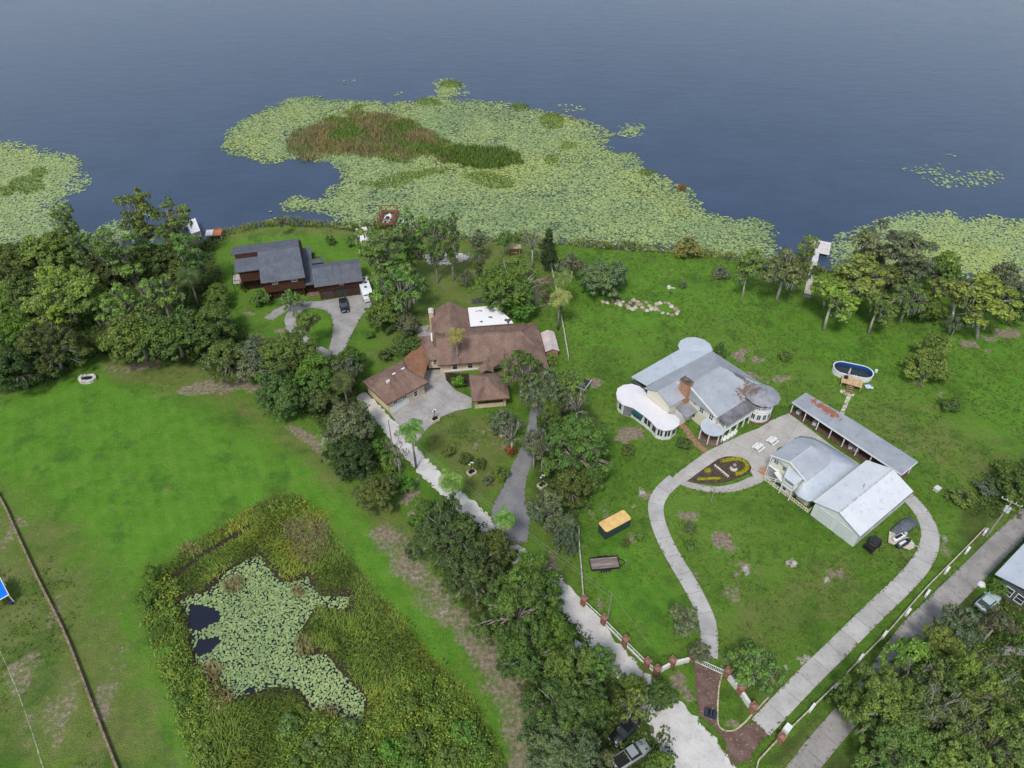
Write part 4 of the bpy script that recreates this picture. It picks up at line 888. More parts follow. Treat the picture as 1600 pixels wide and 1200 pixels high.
('oak', 1452, 470, 24, 'green', 'green tree at the lower edge of the right shore group', 8),
('leaner', 1488, 446, 34, 'yellow', 'yellow-green tree with two thin trunks on the right', 13, (1483, 521)),
('oak', 1478, 412, 28, 'olive', 'olive tree at the shore behind the yellow-green one', 11),
('leaner', 1530, 448, 40, 'yellow', 'yellowish tree whose long trunk slants across the lawn', 13, (1527, 531)),
('oak', 1572, 432, 30, 'grey', 'greyish tree on the shore near the right frame edge', 11),
('oak', 1592, 470, 28, 'black', 'very dark tree at the right frame edge by the shore', 8),
('loose', 1498, 502, 18, 'grey', 'small grey wispy tree in front of the right shore group', 6),
('oak', 1462, 532, 24, 'lime', 'lime green tree, upper of the pair beside the pool lawn', 7),
('oak', 1449, 566, 30, 'lime', 'lime green tree, lower and larger of the pair beside the pool lawn', 7),
('shrub', 1275, 420, 9, 'dark', 'dark bush right beside the wooden dock', 3),
('shrub', 1487, 628, 17, 'dark', 'dark round bush alone on the right lawn', 3),
('shrub', 1126, 544, 13, 'dark', 'dark bush at the back corner of the white house', 4),
('shrub', 1228, 552, 12, 'green', 'loose green bush on the lawn behind the white house', 2.4),
('shrub', 1127, 423, 17, 'grey', 'wide grey-green bush on the lake lawn', 2.4),
('shrub', 1068, 441, 8, 'grey', 'small grey bush beside a white stump on the lake lawn', 2.6),
('shrub', 1075, 380, 26, 'gold', 'big golden-brown bush on the lake shore', 5),
('shrub', 1066, 290, 9, 'rust', 'reddish bush among the outer lily pads', 2),
('shrub', 982, 700, 14, 'dark', 'low dark bush right of the sunroom dirt patch', 2),
('shrub', 1070, 690, 14, 'dark', 'dark bush on the lawn beside the brick path', 2),
('shrub', 1078, 822, 11, 'grey', 'grey bush on the lawn inside the driveway curve, upper', 2),
('shrub', 1082, 848, 13, 'green', 'green bush on the lawn inside the driveway curve, lower', 2.4),
('shrub', 1000, 835, 10, 'olive', 'olive bush left of the driveway curve', 2.4),
('shrub', 978, 846, 9, 'dark', 'dark bush between the container and the trailer', 2),
('shrub', 232, 893, 16, 'bright', 'bright bush at the left corner of the marsh', 3),
('shrub', 224, 930, 18, 'bright', 'larger bright bush at the left edge of the marsh', 3),
# right edge and lower right
('oak', 1595, 752, 26, 'green', 'green tree at the right frame edge above the power pole', 7),
('shrub', 1505, 772, 24, 'olive', 'wide olive scrub left of the power pole', 2.6),
('shrub', 1545, 758, 20, 'grey', 'grey scrub above the power pole', 2.6),
('shrub', 1570, 725, 18, 'green', 'green scrub on the right lawn edge', 2.4),
('bigoak', 1392, 1098, 66, 'olive', 'broad light oak at the left of the lower right wood', 11),
('oak', 1430, 1028, 40, 'yellow', 'yellow-green oak at the top of the lower right wood by the road', 9),
('bigoak', 1474, 1095, 66, 'olive', 'olive oak with pale branches in the middle of the lower right wood', 12),
('bigoak', 1515, 1068, 50, 'yellow', 'yellowish oak at the upper side of the lower right wood', 12),
('bigoak', 1568, 1148, 60, 'olive', 'olive oak in the lower right corner of the picture', 12),
('bigoak', 1420, 1175, 62, 'olive', 'green oak at the bottom edge of the lower right wood', 10),
('bigoak', 1500, 1185, 60, 'yellow', 'light yellowish oak at the bottom edge, second from the corner', 11),
('oak', 1342, 1090, 30, 'green', 'small green tree where the road enters the lower right wood', 7),
('loose', 1498, 972, 36, 'grey', 'grey open tree beside the old concrete road', 9),
('loose', 1565, 968, 30, 'grey', 'grey open tree before the neighbour metal roof', 9),
('oak', 1475, 1000, 28, 'yellow', 'small yellowish tree between the road and the grey open tree', 8),
('oak', 1600, 978, 18, 'olive', 'olive tree at the right frame edge below the metal roof', 8),
('dead', 1455, 1110, 30, 'grey', 'pale bare limbs standing out of the lower right wood', 13),
('dead', 1545, 1075, 28, 'grey', 'second pale bare tree in the lower right wood, nearer the corner', 13),
('shrub', 1563, 915, 14, 'bright', 'bright bush beside the neighbour metal roof', 3),
]
for q in [(640, 1096, 20), (682, 1112, 24), (722, 1140, 26), (652, 1150, 26), (700, 1182, 28), (610, 1170, 24), (750, 1170, 20), (665, 1060, 16), (640, 1195, 24)]:
    plant('shrub', *q, 'bright' if q[0] % 4 else 'green', 'leafy green shrub crowding the near right end of the marsh', h=2.6, group='shrubs at the near right end of the marsh')
for q in [(452, 1130, 20), (492, 1158, 24), (540, 1140, 22), (470, 1185, 24), (525, 1190, 22), (575, 1185, 20)]:
    plant('shrub', *q, 'green' if q[0] % 4 else 'olive', 'dull green shrub in the rank growth between the pond and the bottom edge', h=2.2, group='shrubs between the pond and the bottom edge')
for q in [(245, 985, 13), (258, 1015, 13), (272, 1050, 14), (285, 1090, 14), (300, 1130, 15), (312, 1170, 15)]:
    plant('shrub', *q, 'green' if q[0] % 2 else 'lime', 'low scrubby bush in the strip along the left edge of the marsh', h=1.5, group='bushes along the left edge of the marsh')
for t in TREES:
    plant(*t[:6], h=t[6] if len(t) > 6 else None, base=t[7] if len(t) > 7 else None)
# ------------------------------------------------------------------ building materials
def shingle(name, c1, c2, streak, row=0.28):
    m = N(name); a, f = m.noise(0.5, 5), m.noise(5.5, 3, 0.7); s = m.noise(0.9, 5, 0.6, stretch=(1, 0.25, 0.25))
    c = m.mix(m.ramp(a, .3, .7), c1, c2); c = m.mix(m.math('MULTIPLY', m.ramp(s, .5, .72), .6), c, streak)
    c = m.mix(.8, c, m.mix(m.ramp(f, .25, .75), (.6, .6, .6), (1.4, 1.4, 1.4)), 'MULTIPLY'); m.bump(f, .02); return m.done(c, .9, .15)
GREYSH = shingle('grey_shingle', (0.105, 0.115, 0.14), (0.135, 0.145, 0.17), (0.085, 0.09, 0.11))
BROWNSH = shingle('brown_shingle', (0.190, 0.122, 0.094), (0.250, 0.168, 0.132), (0.085, 0.062, 0.058))
RUSTSH = shingle('rusty_shingle', (0.25, 0.125, 0.07), (0.29, 0.155, 0.095), (0.16, 0.10, 0.075))
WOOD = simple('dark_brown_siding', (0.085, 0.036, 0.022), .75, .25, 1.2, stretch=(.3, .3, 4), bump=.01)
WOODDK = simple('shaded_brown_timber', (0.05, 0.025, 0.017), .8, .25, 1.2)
FASCIA = simple('brown_fascia', (0.17, 0.07, 0.04), .7, .15, 1.0)
CREAM = simple('cream_stucco', (0.66, 0.53, 0.37), .85, .08, .7)
IVORY = simple('ivory_siding', (0.72, 0.69, 0.56), .7, .06, .8, stretch=(.3, .3, 5))
WHITE = simple('white_paint', (0.76, 0.77, 0.76), .55, .06, 1.0)
ROOFWHITE = simple('white_membrane', (0.73, 0.72, 0.73), .6, .04, .5)
DARK = simple('shade_and_soil_black', (0.018, 0.017, 0.017), .8, .1)  # near-black: painted shade in porch and recess, also soil and dark loads
m = N('window_glass'); GLASS = m.done(m.mix(m.noise(.8, 2), (.02, .025, .03), (.06, .07, .08)), .08, .6)
TINT = simple('teal_awning', (0.02, 0.10, 0.11), .6, .1)
BRICKC = simple('orange_brick', (0.42, 0.22, 0.12), .9, .25, 3.0, c2=(.26, .15, .10))
DECKW = simple('bare_deck_wood', (0.56, 0.38, 0.21), .8, .15, 2.0)
GREYDECK = simple('weathered_deck_wood', (0.50, 0.44, 0.41), .85, .15, 1.2)
def ell(co_, rad, rot=0.0):
    def f(m):
        mp = m.n.new('ShaderNodeMapping'); mp.vector_type = 'TEXTURE'; mp.inputs['Location'].default_value = (co_[0], co_[1], 0); mp.inputs['Rotation'].default_value = (0, 0, rot); mp.inputs['Scale'].default_value = (rad[0], rad[1], 1e4)
        m.l.new(m.tc.outputs['Object'], mp.inputs[0]); ln = m.n.new('ShaderNodeVectorMath'); ln.operation = 'LENGTH'; m.l.new(mp.outputs[0], ln.inputs[0]); return ln.outputs['Value']
    return f
def metal_roof(name, c1, c2, patch=None, extra=None):
    m = N(name); a, f = m.noise(.35, 5), m.noise(4, 3); c = m.mix(m.ramp(a, .3, .7), c1, c2)
    c = m.mix(m.math('MULTIPLY', m.ramp(m.noise(1.3, 6, .65), .53, .68), .45), c, tuple(x * .62 for x in c1))
    if patch:
        pc_, co_, rad, x0 = patch   # bare or rusted area, where it is on the roof
        mp = m.n.new('ShaderNodeMapping'); mp.inputs['Location'].default_value = (-co_[0] / rad[0], -co_[1] / rad[1], 0); mp.inputs['Scale'].default_value = (1 / rad[0], 1 / rad[1], 0)
        m.l.new(m.tc.outputs['Object'], mp.inputs[0]); ln = m.n.new('ShaderNodeVectorMath'); ln.operation = 'LENGTH'; m.l.new(mp.outputs[0], ln.inputs[0])
        q = m.math('ADD', ln.outputs['Value'], m.math('MULTIPLY', m.math('SUBTRACT', m.noise(1.1, 8, .75), .5), 4.2))
        c = m.mix(m.ramp(q, .95, .78), c, m.mix(m.ramp(m.noise(2.2, 4), .4, .6), pc_, x0))
    if extra: c = m.mix(m.ramp(m.math('ADD', extra[2](m), m.math('MULTIPLY', m.math('SUBTRACT', m.noise(1.5, 8, .75), .5), 3.6)), .9, .75), c, extra[0])
    m.bump(f, .01); return m.done(c, .5, .4)
ZINC = metal_roof('pale_metal_roof', (.33, .35, .385), (.40, .42, .455), ((.20, .135, .09), (9.9, 3.1), (3.0, 1.6), (.15, .115, .095)), ((.13, .12, .125), 0, ell((10.9, 6.2), (2.5, .6), R(-68))))
PALEBLUE = metal_roof('pale_blue_metal_roof', (.45, .50, .55), (.51, .56, .60))
GREYTUR = metal_roof('dull_grey_metal_roof', (.20, .205, .225), (.32, .325, .35))
BARNROOF = metal_roof('white_metal_roof', (.62, .645, .67), (.68, .70, .72))
CARROOF = metal_roof('carport_metal_roof', (.27, .295, .325), (.34, .365, .395), ((.34, .10, .045), (20.6, 12.2), (.95, 3.4), (.24, .14, .10)))

def win(parent, axis, u, pos, z, w, h, mull=1, fr=WHITE, ft=.10, trans=0, label=None):
    """window on a wall: axis S/N faces -y/+y at y=pos, W/E faces -x/+x at x=pos; frame, and the pane as its part"""
    out = -1 if axis in 'SW' else 1; b = MB(); g = MB()
    def bx(q, a0, a1, z0, z1, d0, d1):
        d0, d1 = sorted((pos + out * d0, pos + out * d1))
        (q.box(a0, a1, d0, d1, z0, z1) if axis in 'SN' else q.box(d0, d1, a0, a1, z0, z1))
    a, c_ = u - w / 2, u + w / 2
    bx(b, a - ft, c_ + ft, z - ft, z, -.02, .07); bx(b, a - ft, c_ + ft, z + h, z + h + ft, -.02, .07); bx(b, a - ft, a, z, z + h, -.02, .07); bx(b, c_, c_ + ft, z, z + h, -.02, .07)
    for k in range(1, mull + 1): q = a + (c_ - a) * k / (mull + 1); bx(b, q - .035, q + .035, z, z + h, -.02, .05)
    bx(b, a, c_, z + h / 2 - .03, z + h / 2 + .03, -.02, .045)
    bx(g, a + .005, c_ - .005, z + .005, z + h - .005, -.03, .02)
    o = b.obj('window', fr, parent, label=label); g.obj('pane', GLASS, o); return o
def door(parent, axis, u, pos, w, h, mat, name='door', z=0.0, panels=0):
    out = -1 if axis in 'SW' else 1; b = MB()
    def bx(a0, a1, z0, z1, d0, d1):
        d0, d1 = sorted((pos + out * d0, pos + out * d1)); (b.box(a0, a1, d0, d1, z0, z1) if axis in 'SN' else b.box(d0, d1, a0, a1, z0, z1))
    bx(u - w / 2, u + w / 2, z, z + h, -.02, .04)
    for k in range(panels): zz = z + h * (k + .08) / panels; bx(u - w / 2 + .08, u + w / 2 - .08, zz, zz + h / panels * .84, .04, .07)
    return b.obj(name, mat, parent)
def gable(b, x0, x1, y0, y1, ze, zr, yr=None, th=.18, along='x', ze2=None):
    """two roof slopes with a ridge along x (at y=yr) or along y (at x=yr)"""
    ze2 = ze if ze2 is None else ze2
    if along == 'x':
        yr = (y0 + y1) / 2 if yr is None else yr
        b.slab([(x0, y0, ze), (x1, y0, ze), (x1, yr, zr), (x0, yr, zr)], th); b.slab([(x0, yr, zr + .003), (x1, yr, zr + .003), (x1, y1, ze2), (x0, y1, ze2)], th)
    else:
        xr = (x0 + x1) / 2 if yr is None else yr
        b.slab([(x0, y0, ze), (xr, y0, zr), (xr, y1, zr), (x0, y1, ze)], th); b.slab([(xr, y0, zr + .003), (x1, y0, ze2), (x1, y1, ze2), (xr, y1, zr + .003)], th)
    return b
def hip(b, x0, x1, y0, y1, ze, zr, a, c_, th=.16):
    """hip roof: eaves rectangle, ridge from a to c_ (xy); underside closed"""
    v = [(x0, y0, ze), (x1, y0, ze), (x1, y1, ze), (x0, y1, ze), (a[0], a[1], zr), (c_[0], c_[1], zr)] + [(x0, y0, ze - th), (x1, y0, ze - th), (x1, y1, ze - th), (x0, y1, ze - th)]
    f = [(6, 9, 8, 7), (0, 6, 7, 1), (1, 7, 8, 2), (2, 8, 9, 3), (3, 9, 6, 0)]
    if abs(c_[0] - a[0]) >= abs(c_[1] - a[1]): f += [(0, 1, 5, 4), (1, 2, 5), (2, 3, 4, 5), (3, 0, 4)]
    else: f += [(0, 1, 4), (1, 2, 5, 4), (2, 3, 5), (3, 0, 4, 5)]
    return b.add(v, f)
def gwall(b, x, y0, y1, z0, ze0, yr, zr, ze1, th=.15):
    """gable-end wall in the plane x"""
    P = [(y0, z0), (y1, z0), (y1, ze1), (yr, zr), (y0, ze0)]
    v = [(x, p[0], p[1]) for p in P] + [(x + th, p[0], p[1]) for p in P]; n = 5
    return b.add(v, [tuple(range(n))[::-1], tuple(range(n, 2 * n))] + [(i, (i + 1) % n, n + (i + 1) % n, n + i) for i in range(n)])

# ------------------------------------------------------------------ brown wooden house by the lake
h1 = thing('wooden_house', 'dark brown timber house with dark grey shingle roofs and three garage doors', 'house', (-44.06, 134.36, 0), R(14.4))
b = MB(); b.box(0.1, 9.8, 0.1, 8.4, 0, 4.05); gwall(b, .0, .1, 8.4, 4.05, 4.05, 4.3, 5.8, 4.05, .1); gwall(b, 9.8, .1, 8.4, 0, 4.05, 4.3, 5.8, 4.05, .1); b.obj('wall', WOOD, h1, label='brown garage wall')
b = MB(); gable(b, -.7, 10.2, -.45, 8.9, 4.12, 6.05, 4.3); b.obj('roof', GREYSH, h1, label='grey garage roof')
for i, u in enumerate((1.9, 4.95, 8.0)): door(h1, 'S', u, .1, 2.45, 2.15, simple('garage_door_%s' % 'abc'[i], ((.075, .06, .055), (.05, .06, .05), (.06, .035, .028))[i], .6), 'garage_door', 0, 4)
b = MB(); b.box(.1, 9.8, -.12, -.02, 2.35, 2.6); b.obj('trim', WOODDK, h1)
win(h1, 'S', 5.3, .1, 3.25, .8, .45, 1, WHITE, .07)
# main block: jettied upper floor
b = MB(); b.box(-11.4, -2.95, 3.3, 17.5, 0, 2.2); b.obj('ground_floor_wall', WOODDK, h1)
b = MB(); b.box(-11.5, -2.9, 2.65, 19, 2.2, 5.35); gwall(b, -11.6, 2.65, 19, 2.2, 5.35, 11, 8.0, 5.35, .1); gwall(b, -2.9, 2.65, 19, 2.2, 5.35, 11, 8.0, 5.35, .1); b.obj('upper_wall', WOOD, h1)
b = MB(); b.slab([(-12.1, 2.1, 5.4), (-2.4, 2.1, 5.4), (-2.9, 11, 8.3), (-12.3, 11, 8.3)], .2); b.slab([(-18.2, 11, 8.303), (-2.9, 11, 8.303), (-3.4, 19.8, 5.35), (-18.6, 19.8, 5.35)], .2); b.obj('roof', GREYSH, h1, label='large grey main roof')
for u in (-9.2, -4.9): win(h1, 'S', u, 2.65, 4.3, 1.1, .75, 1, WHITE, .09)
for u in (-10.9, -3.4): MB().box(u - .15, u + .15, 2.75, 3.05, 0, 2.2).obj('post', WOODDK, h1)
# left wing
b = MB(); b.box(-17.3, -12.1, 11.03, 11.2, 0, 8.05); gwall(b, -17.4, 11.03, 19, 0, 8.0, 11.2, 8.02, 5.4, .1); b.box(-17.3, -11.6, 18.8, 19, 0, 5.3); b.obj('rear_wall', WOOD, h1)
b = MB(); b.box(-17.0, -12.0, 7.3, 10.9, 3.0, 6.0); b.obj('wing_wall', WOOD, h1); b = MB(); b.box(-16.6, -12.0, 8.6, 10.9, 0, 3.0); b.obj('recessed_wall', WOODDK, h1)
b = MB(); b.slab([(-17.6, 6.8, 6.05), (-12.11, 6.8, 6.05), (-12.11, 11.0, 7.0), (-17.9, 11.0, 7.0)], .18); b.obj('wing_roof', GREYSH, h1)
for u in (-16.8, -12.3): MB().box(u - .12, u + .12, 7.35, 7.6, 0, 3.0).obj('post', WOODDK, h1)
b = MB(); b.box(-19.0, -17.05, 7.6, 11.4, 2.55, 2.7); dk = b.obj('balcony', GREYDECK, h1)
b = MB()
for p in ((-18.95, 7.65), (-18.95, 11.35), (-17.3, 7.65)): b.box(p[0] - .06, p[0] + .06, p[1] - .06, p[1] + .06, 0, 3.5)
b.box(-19.0, -17.1, 7.6, 7.68, 3.4, 3.5); b.box(-19.0, -18.92, 7.7, 11.3, 3.4, 3.5); b.obj('railing', WOODDK, dk)
# link roofs
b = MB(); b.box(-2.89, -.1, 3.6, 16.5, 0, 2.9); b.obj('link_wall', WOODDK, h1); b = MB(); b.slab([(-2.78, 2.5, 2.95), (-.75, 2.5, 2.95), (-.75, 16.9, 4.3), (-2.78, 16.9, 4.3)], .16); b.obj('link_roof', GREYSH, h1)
b = MB(); b.slab([(-.72, 8.95, 4.5), (2.0, 8.95, 4.5), (2.0, 12.4, 3.6), (-.72, 12.4, 3.6)], .16); b.obj('rear_link_roof', GREYSH, h1); MB().box(-.6, 1.8, 8.45, 12.1, 0, 3.4).obj('rear_link_wall', WOOD, h1)
MB().box(-2.7, -.3, 1.9, 3.5, 0, .16).obj('entrance_step', simple('brick_step', (.26, .15, .11), .9, .25, 3), h1)

# ------------------------------------------------------------------ sprawling cream house with brown hip roofs
h2 = thing('brown_roofed_house', 'sprawling cream stucco house under brown hip roofs with one white flat roof', 'house', (-13.94, 108.86, 0), R(7.3))
b = MB(); b.box(-.6, 19.9, 0, 10.1, 0, 2.55); b.obj('wall', CREAM, h2, label='cream main wall')
b = MB(); hip(b, -1.2, 20.7, -.75, 10.8, 2.75, 5.2, (-.9, 5.2), (16.6, 5.2)); b.obj('roof', BROWNSH, h2, label='long brown main roof')
b = MB(); hip(b, 11.9, 20.9, -5.0, 8.3, 2.80, 4.9, (16.4, -.6), (16.4, 5.0)); b.obj('wing_roof', BROWNSH, h2); MB().box(12.5, 20.3, -4.4, -.01, 0, 2.6).obj('wing_wall', CREAM, h2)
b = MB(); v = [(-1.7, 4.9, 2.85), (6.5, 4.9, 2.85), (6.5, 17.2, 2.85), (-1.7, 17.2, 2.85), (2.5, 4.9, 5.0), (2.5, 17.9, 5.0)]; b.add(v + [(p[0], p[1], p[2] - .16) for p in v[:4]], [(0, 4, 5, 3), (1, 2, 5, 4), (2, 3, 5), (0, 1, 4), (6, 9, 8, 7), (0, 6, 7, 1), (1, 7, 8, 2), (2, 8, 9, 3), (3, 9, 6, 0)]); b.obj('rear_roof', BROWNSH, h2)
MB().box(-1.1, 5.9, 10.11, 16.8, 0, 2.65).obj('rear_wall', CREAM, h2)
m = N('patched_white_membrane'); q = m.noise(.55, 5, .6, out=0); c = m.mix(m.ramp(q, .625, .64), (.84, .83, .83), (.10, .09, .10)); MEMB = m.done(c, .6, .3)
b = MB(); b.prism([(6.52, 10.85), (15.7, 10.85), (15.3, 12.4), (12.3, 17.7), (6.52, 17.6)], 2.9, 3.08); b.obj('flat_roof', MEMB, h2, label='white flat roof with dark worn spots')
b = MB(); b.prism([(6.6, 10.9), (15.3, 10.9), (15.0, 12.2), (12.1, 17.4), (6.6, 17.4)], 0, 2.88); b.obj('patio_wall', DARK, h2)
ch = MB().box(-2.05, -1.12, 15.2, 16.8, 0, 4.1).obj('chimney', CREAM, h2); b = MB(); b.box(-2.15, -1.02, 15.1, 16.9, 4.1, 4.25); b.box(-1.85, -1.3, 15.5, 16.5, 4.25, 4.6); b.obj('chimney_cap', simple('pale_cap', (.6, .58, .53), .8), ch)
for u in (2.4, 5.5): win(h2, 'S', u, 0, .75, .95, 1.5, 0, WHITE, .14)
MB().box(.2, 7.0, -.16, -.02, .35, .52).obj('sill_band', WHITE, h2)
# middle pavilion bridging the drive
b = MB(); hip(b, -4.6, 1.1, .9, 8.9, 2.95, 4.5, (-1.8, 3.9), (-1.8, 6.9)); b.obj('pavilion_roof', BROWNSH, h2)
b = MB(); b.box(-2.9, .55, 1.4, 8.4, .35, 2.8); b.obj('pavilion_wall', CREAM, h2); win(h2, 'S', -1.3, 1.4, 1.25, 1.1, 1.1, 1, WHITE, .14)
MB().box(-2.6, .35, 1.32, 1.395, 0, .34).obj('recess_shade_strip', DARK, h2); MB().box(-1.95, -1.65, 5.0, 7.6, 4.46, 4.62).obj('ridge_vent', WHITE, h2)  # near-black strip below the wall paints the shade of the recess
b = MB(); b.box(-1.7, 1.1, .84, .9, 2.72, 2.95); b.box(-.9, 11.7, -.83, -.76, 2.5, 2.74); b.obj('fascia', FASCIA, h2)
# front porch pavilion
b = MB(); hip(b, 4.9, 12.1, -12.1, -4.5, 2.85, 4.7, (8.5, -8.9), (8.5, -7.7)); b.obj('porch_roof', BROWNSH, h2)
b = MB()
for p in ((5.7, -11), (11.2, -11), (5.7, -5.6), (11.2, -5.6)): b.box(p[0] - .25, p[0] + .25, p[1] - .25, p[1] + .25, 0, 2.7)
b.obj('porch_pillar', CREAM, h2) if False else None
for p in ((5.7, -11), (11.2, -11), (5.7, -5.6), (11.2, -5.6)): MB().box(p[0] - .25, p[0] + .25, p[1] - .25, p[1] + .25, 0, 2.7).obj('porch_pillar', CREAM, h2)
b = MB(); b.box(6.0, 10.9, -11.2, -10.85, 0, .85); b.obj('porch_parapet', CREAM, h2); MB().box(6.3, 10.8, -8.6, -5.7, 0, 2.6).obj('porch_shade_block', DARK, h2)  # near-black block stands in for the shade inside the open porch
MB().box(4.92, 12.08, -12.17, -12.1, 2.62, 2.85).obj('fascia', FASCIA, h2)
b = MB(); gable(b, 7.1, 9.9, -4.48, -2.4, 3.0, 3.75, 8.5, .14, 'y'); v = [(7.1, -2.4, 3.0), (9.9, -3.0, 3.0), (12.2, -1.6, 3.0), (11.4, .6, 3.6), (8.5, -2.5, 3.76), (12.0, .6, 3.76)]
b.slab([(7.1, -2.4, 3.0), (8.5, -2.4, 3.75), (12.4, .1, 3.9), (10.6, 1.2, 3.5)], .14); b.slab([(8.5, -2.4, 3.745), (9.9, -3.0, 3.0), (12.3, -1.3, 3.0), (12.4, .1, 3.895)], .14); b.obj('walkway_roof', BROWNSH, h2)
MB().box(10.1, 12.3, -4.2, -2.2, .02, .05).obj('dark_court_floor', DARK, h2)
# garage range, turned
gz = bpy.data.objects.new('garage', None); col.objects.link(gz); gz.parent = h2; gz.location = (-10.76, -10.45, 0); gz.rotation_euler = (0, 0, R(34.3)); gz['label'] = 'cream garage range standing askew to the house'
b = MB(); b.box(0, 8.2, 0, 7.5, 0, 3.1); b.obj('wall', CREAM, gz)
b = MB(); hip(b, -.6, 8.9, -.6, 8.1, 3.2, 5.0, (3.3, 3.75), (6.6, 3.75)); b.obj('roof', BROWNSH, gz); b = MB(); b.box(-.6, 8.9, -.68, -.61, 2.95, 3.2); b.box(-.68, -.61, -.6, 8.1, 2.95, 3.2); b.obj('fascia', FASCIA, gz)
door(gz, 'S', 2.3, 0, 4.3, 1.5, WHITE, 'garage_door', 0, 3); win(gz, 'S', 1.45, 0, 1.75, .95, 1.0, 1, WHITE, .14); win(gz, 'S', 3.55, 0, 1.75, .95, 1.0, 1, WHITE, .14)
w = win(gz, 'S', 6.1, 0, .75, .75, 1.3, 0, WHITE, .2); a_ = MB(); a_.add([(6.1 + .5 * math.cos(t), -.045, 2.2 + .42 * math.sin(t)) for t in np.linspace(0, math.pi, 8)] + [(6.1 + .5 * math.cos(t), .02, 2.2 + .42 * math.sin(t)) for t in np.linspace(0, math.pi, 8)], [tuple(range(8)), tuple(range(8, 16))[::-1]] + [(i, i + 1, 9 + i, 8 + i) for i in range(7)]); a_.obj('arch', WHITE, w) if False else None
for x, y in ((2.2, 3.0), (4.2, 3.9), (6.4, 4.0)): MB().box(x - .35, x + .35, y - .16, y + .16, 4.55, 5.12).obj('roof_vent', WHITE, gz)
b = MB(); b.slab([(8.7, .7, 3.22), (13.3, 5.0, 3.05), (14.0, 7.9, 4.0), (7.6, 3.9, 4.35)], .14); b.slab([(7.6, 3.9, 4.345), (14.0, 7.9, 3.995), (15.0, 10.6, 3.05), (9.2, 8.2, 3.18)], .14); b.obj('link_roof', RUSTSH, gz); MB().prism([(8.21, 1.4), (12.4, 5.2), (12.9, 8.0), (9.4, 7.4), (8.21, 6.9)], 0, 2.9).obj('link_wall', CREAM, gz)

sheet('patio_pavement', crop_px([(478, 275), (606, 255), (625, 320), (512, 352), (500, 320)], (540, 450), 4.444), CONC_YARD, -.05, .06)
# shed beside it
sh_ = thing('garden_shed', 'tan shed with pale mottled roof beside the brown-roofed house', 'shed', Vector((-13.94, 108.86, 0)) + Matrix.Rotation(R(7.3), 3, 'Z') @ Vector((22.7, 1.9, 0)), R(7.3))
b = MB(); b.box(-1.2, 1.2, 0, 5.8, 0, 2.0); b.obj('wall', simple('tan_board', (.42, .25, .15), .8, .15), sh_)
b = MB(); gable(b, -1.5, 1.45, -.3, 6.2, 2.02, 2.65, 0, .1, 'y'); b.obj('roof', simple('mottled_pale_shingle', (.60, .48, .42), .8, .1, .5, c2=(.40, .38, .40)), sh_)
door(sh_, 'S', 0, 0, 1.4, 1.7, simple('shed_door', (.36, .21, .12), .8), 'door')

# ------------------------------------------------------------------ large ivory house with pale metal roofs and a turret
h3 = thing('turret_house', 'large ivory two-storey house with pale grey metal roofs and a round turret', 'house', (38.23, 89.20, 0), R(37))
b = MB(); b.box(.6, 12.6, 2.5, 14.6, 0, 4.3); gwall(b, .45, 2.5, 15.6, 0, 4.65, 9.8, 7.2, 4.3, .15); b.obj('wall', IVORY, h3)
b = MB(); v = [(.1, 2.2, 4.85), (14.2, 2.2, 4.75), (15.2, 5.5, 3.75), (15.2, 16.3, 3.75), (.1, 16.3, 4.4), (.1, 9.8, 7.5), (8.7, 9.6, 7.5)]
n = len(v); b.add(v + [(p[0], p[1], p[2] - .16) for p in v[:5]], [(0, 1, 6, 5), (1, 2, 6), (2, 3, 6), (3, 4, 5, 6), (0, 7, 8, 1), (1, 8, 9, 2), (2, 9, 10, 3), (3, 10, 11, 4), (4, 11, 7, 0), (0, 5, 4), (7, 11, 10, 9, 8)]); b.obj('roof', ZINC, h3, label='pale grey main roof with brown bare patch')
b = MB(); b.slab([(.15, 2.2, 4.94), (.15, 9.7, 7.6), (.0, 9.7, 7.6), (.0, 2.2, 4.94)], .3); b.slab([(.15, 16.2, 4.5), (.0, 16.2, 4.5), (.0, 9.7, 7.603), (.15, 9.7, 7.603)], .3); b.obj('barge_board', WHITE, h3)
ch = MB().box(-.75, .43, 9.0, 11.0, 0, 8.3).obj('chimney', BRICKC, h3); b = MB(); b.box(-.85, .53, 8.9, 11.1, 8.3, 8.5); b.box(-.6, .3, 9.2, 10.8, 8.5, 8.75); b.obj('chimney_cap', simple('sooty_cap', (.14, .115, .09), .9, .3), ch)
for v_, z_ in ((7.6, 3.9), (5.9, 3.1), (3.6, 3.1)): win(h3, 'W', v_, .45, z_, .8 if z_ > 3.5 else .85, .6 if z_ > 3.5 else 1.2, 0 if z_ > 3.5 else 1, WHITE, .1)
for v_ in (7.3, 8.1): win(h3, 'W', v_, .45, .9, .6, 1.1, 0, WHITE, .08)
# left wing with its own gable
b = MB(); b.box(-4.3, .44, 9.6, 15.2, 0, 4.9); gwall(b, -4.4, 9.6, 15.2, 0, 4.95, 12.4, 6.3, 4.6, .1); b.obj('wing_wall', IVORY, h3)
b = MB(); gable(b, -4.7, .4, 9.2, 16.0, 4.98, 6.5, 12.5, .14, 'x', 4.6); b.obj('wing_roof', ZINC, h3)
b = MB(); b.slab([(-2.6, 6.6, 2.9), (.44, 6.6, 2.9), (.44, 9.55, 3.6), (-2.6, 9.55, 3.6)], .1); b.obj('lean_to_roof', GREYTUR, h3); MB().box(-2.4, .3, 7.8, 9.5, 0, 2.7).obj('lean_to_wall', WHITE, h3)
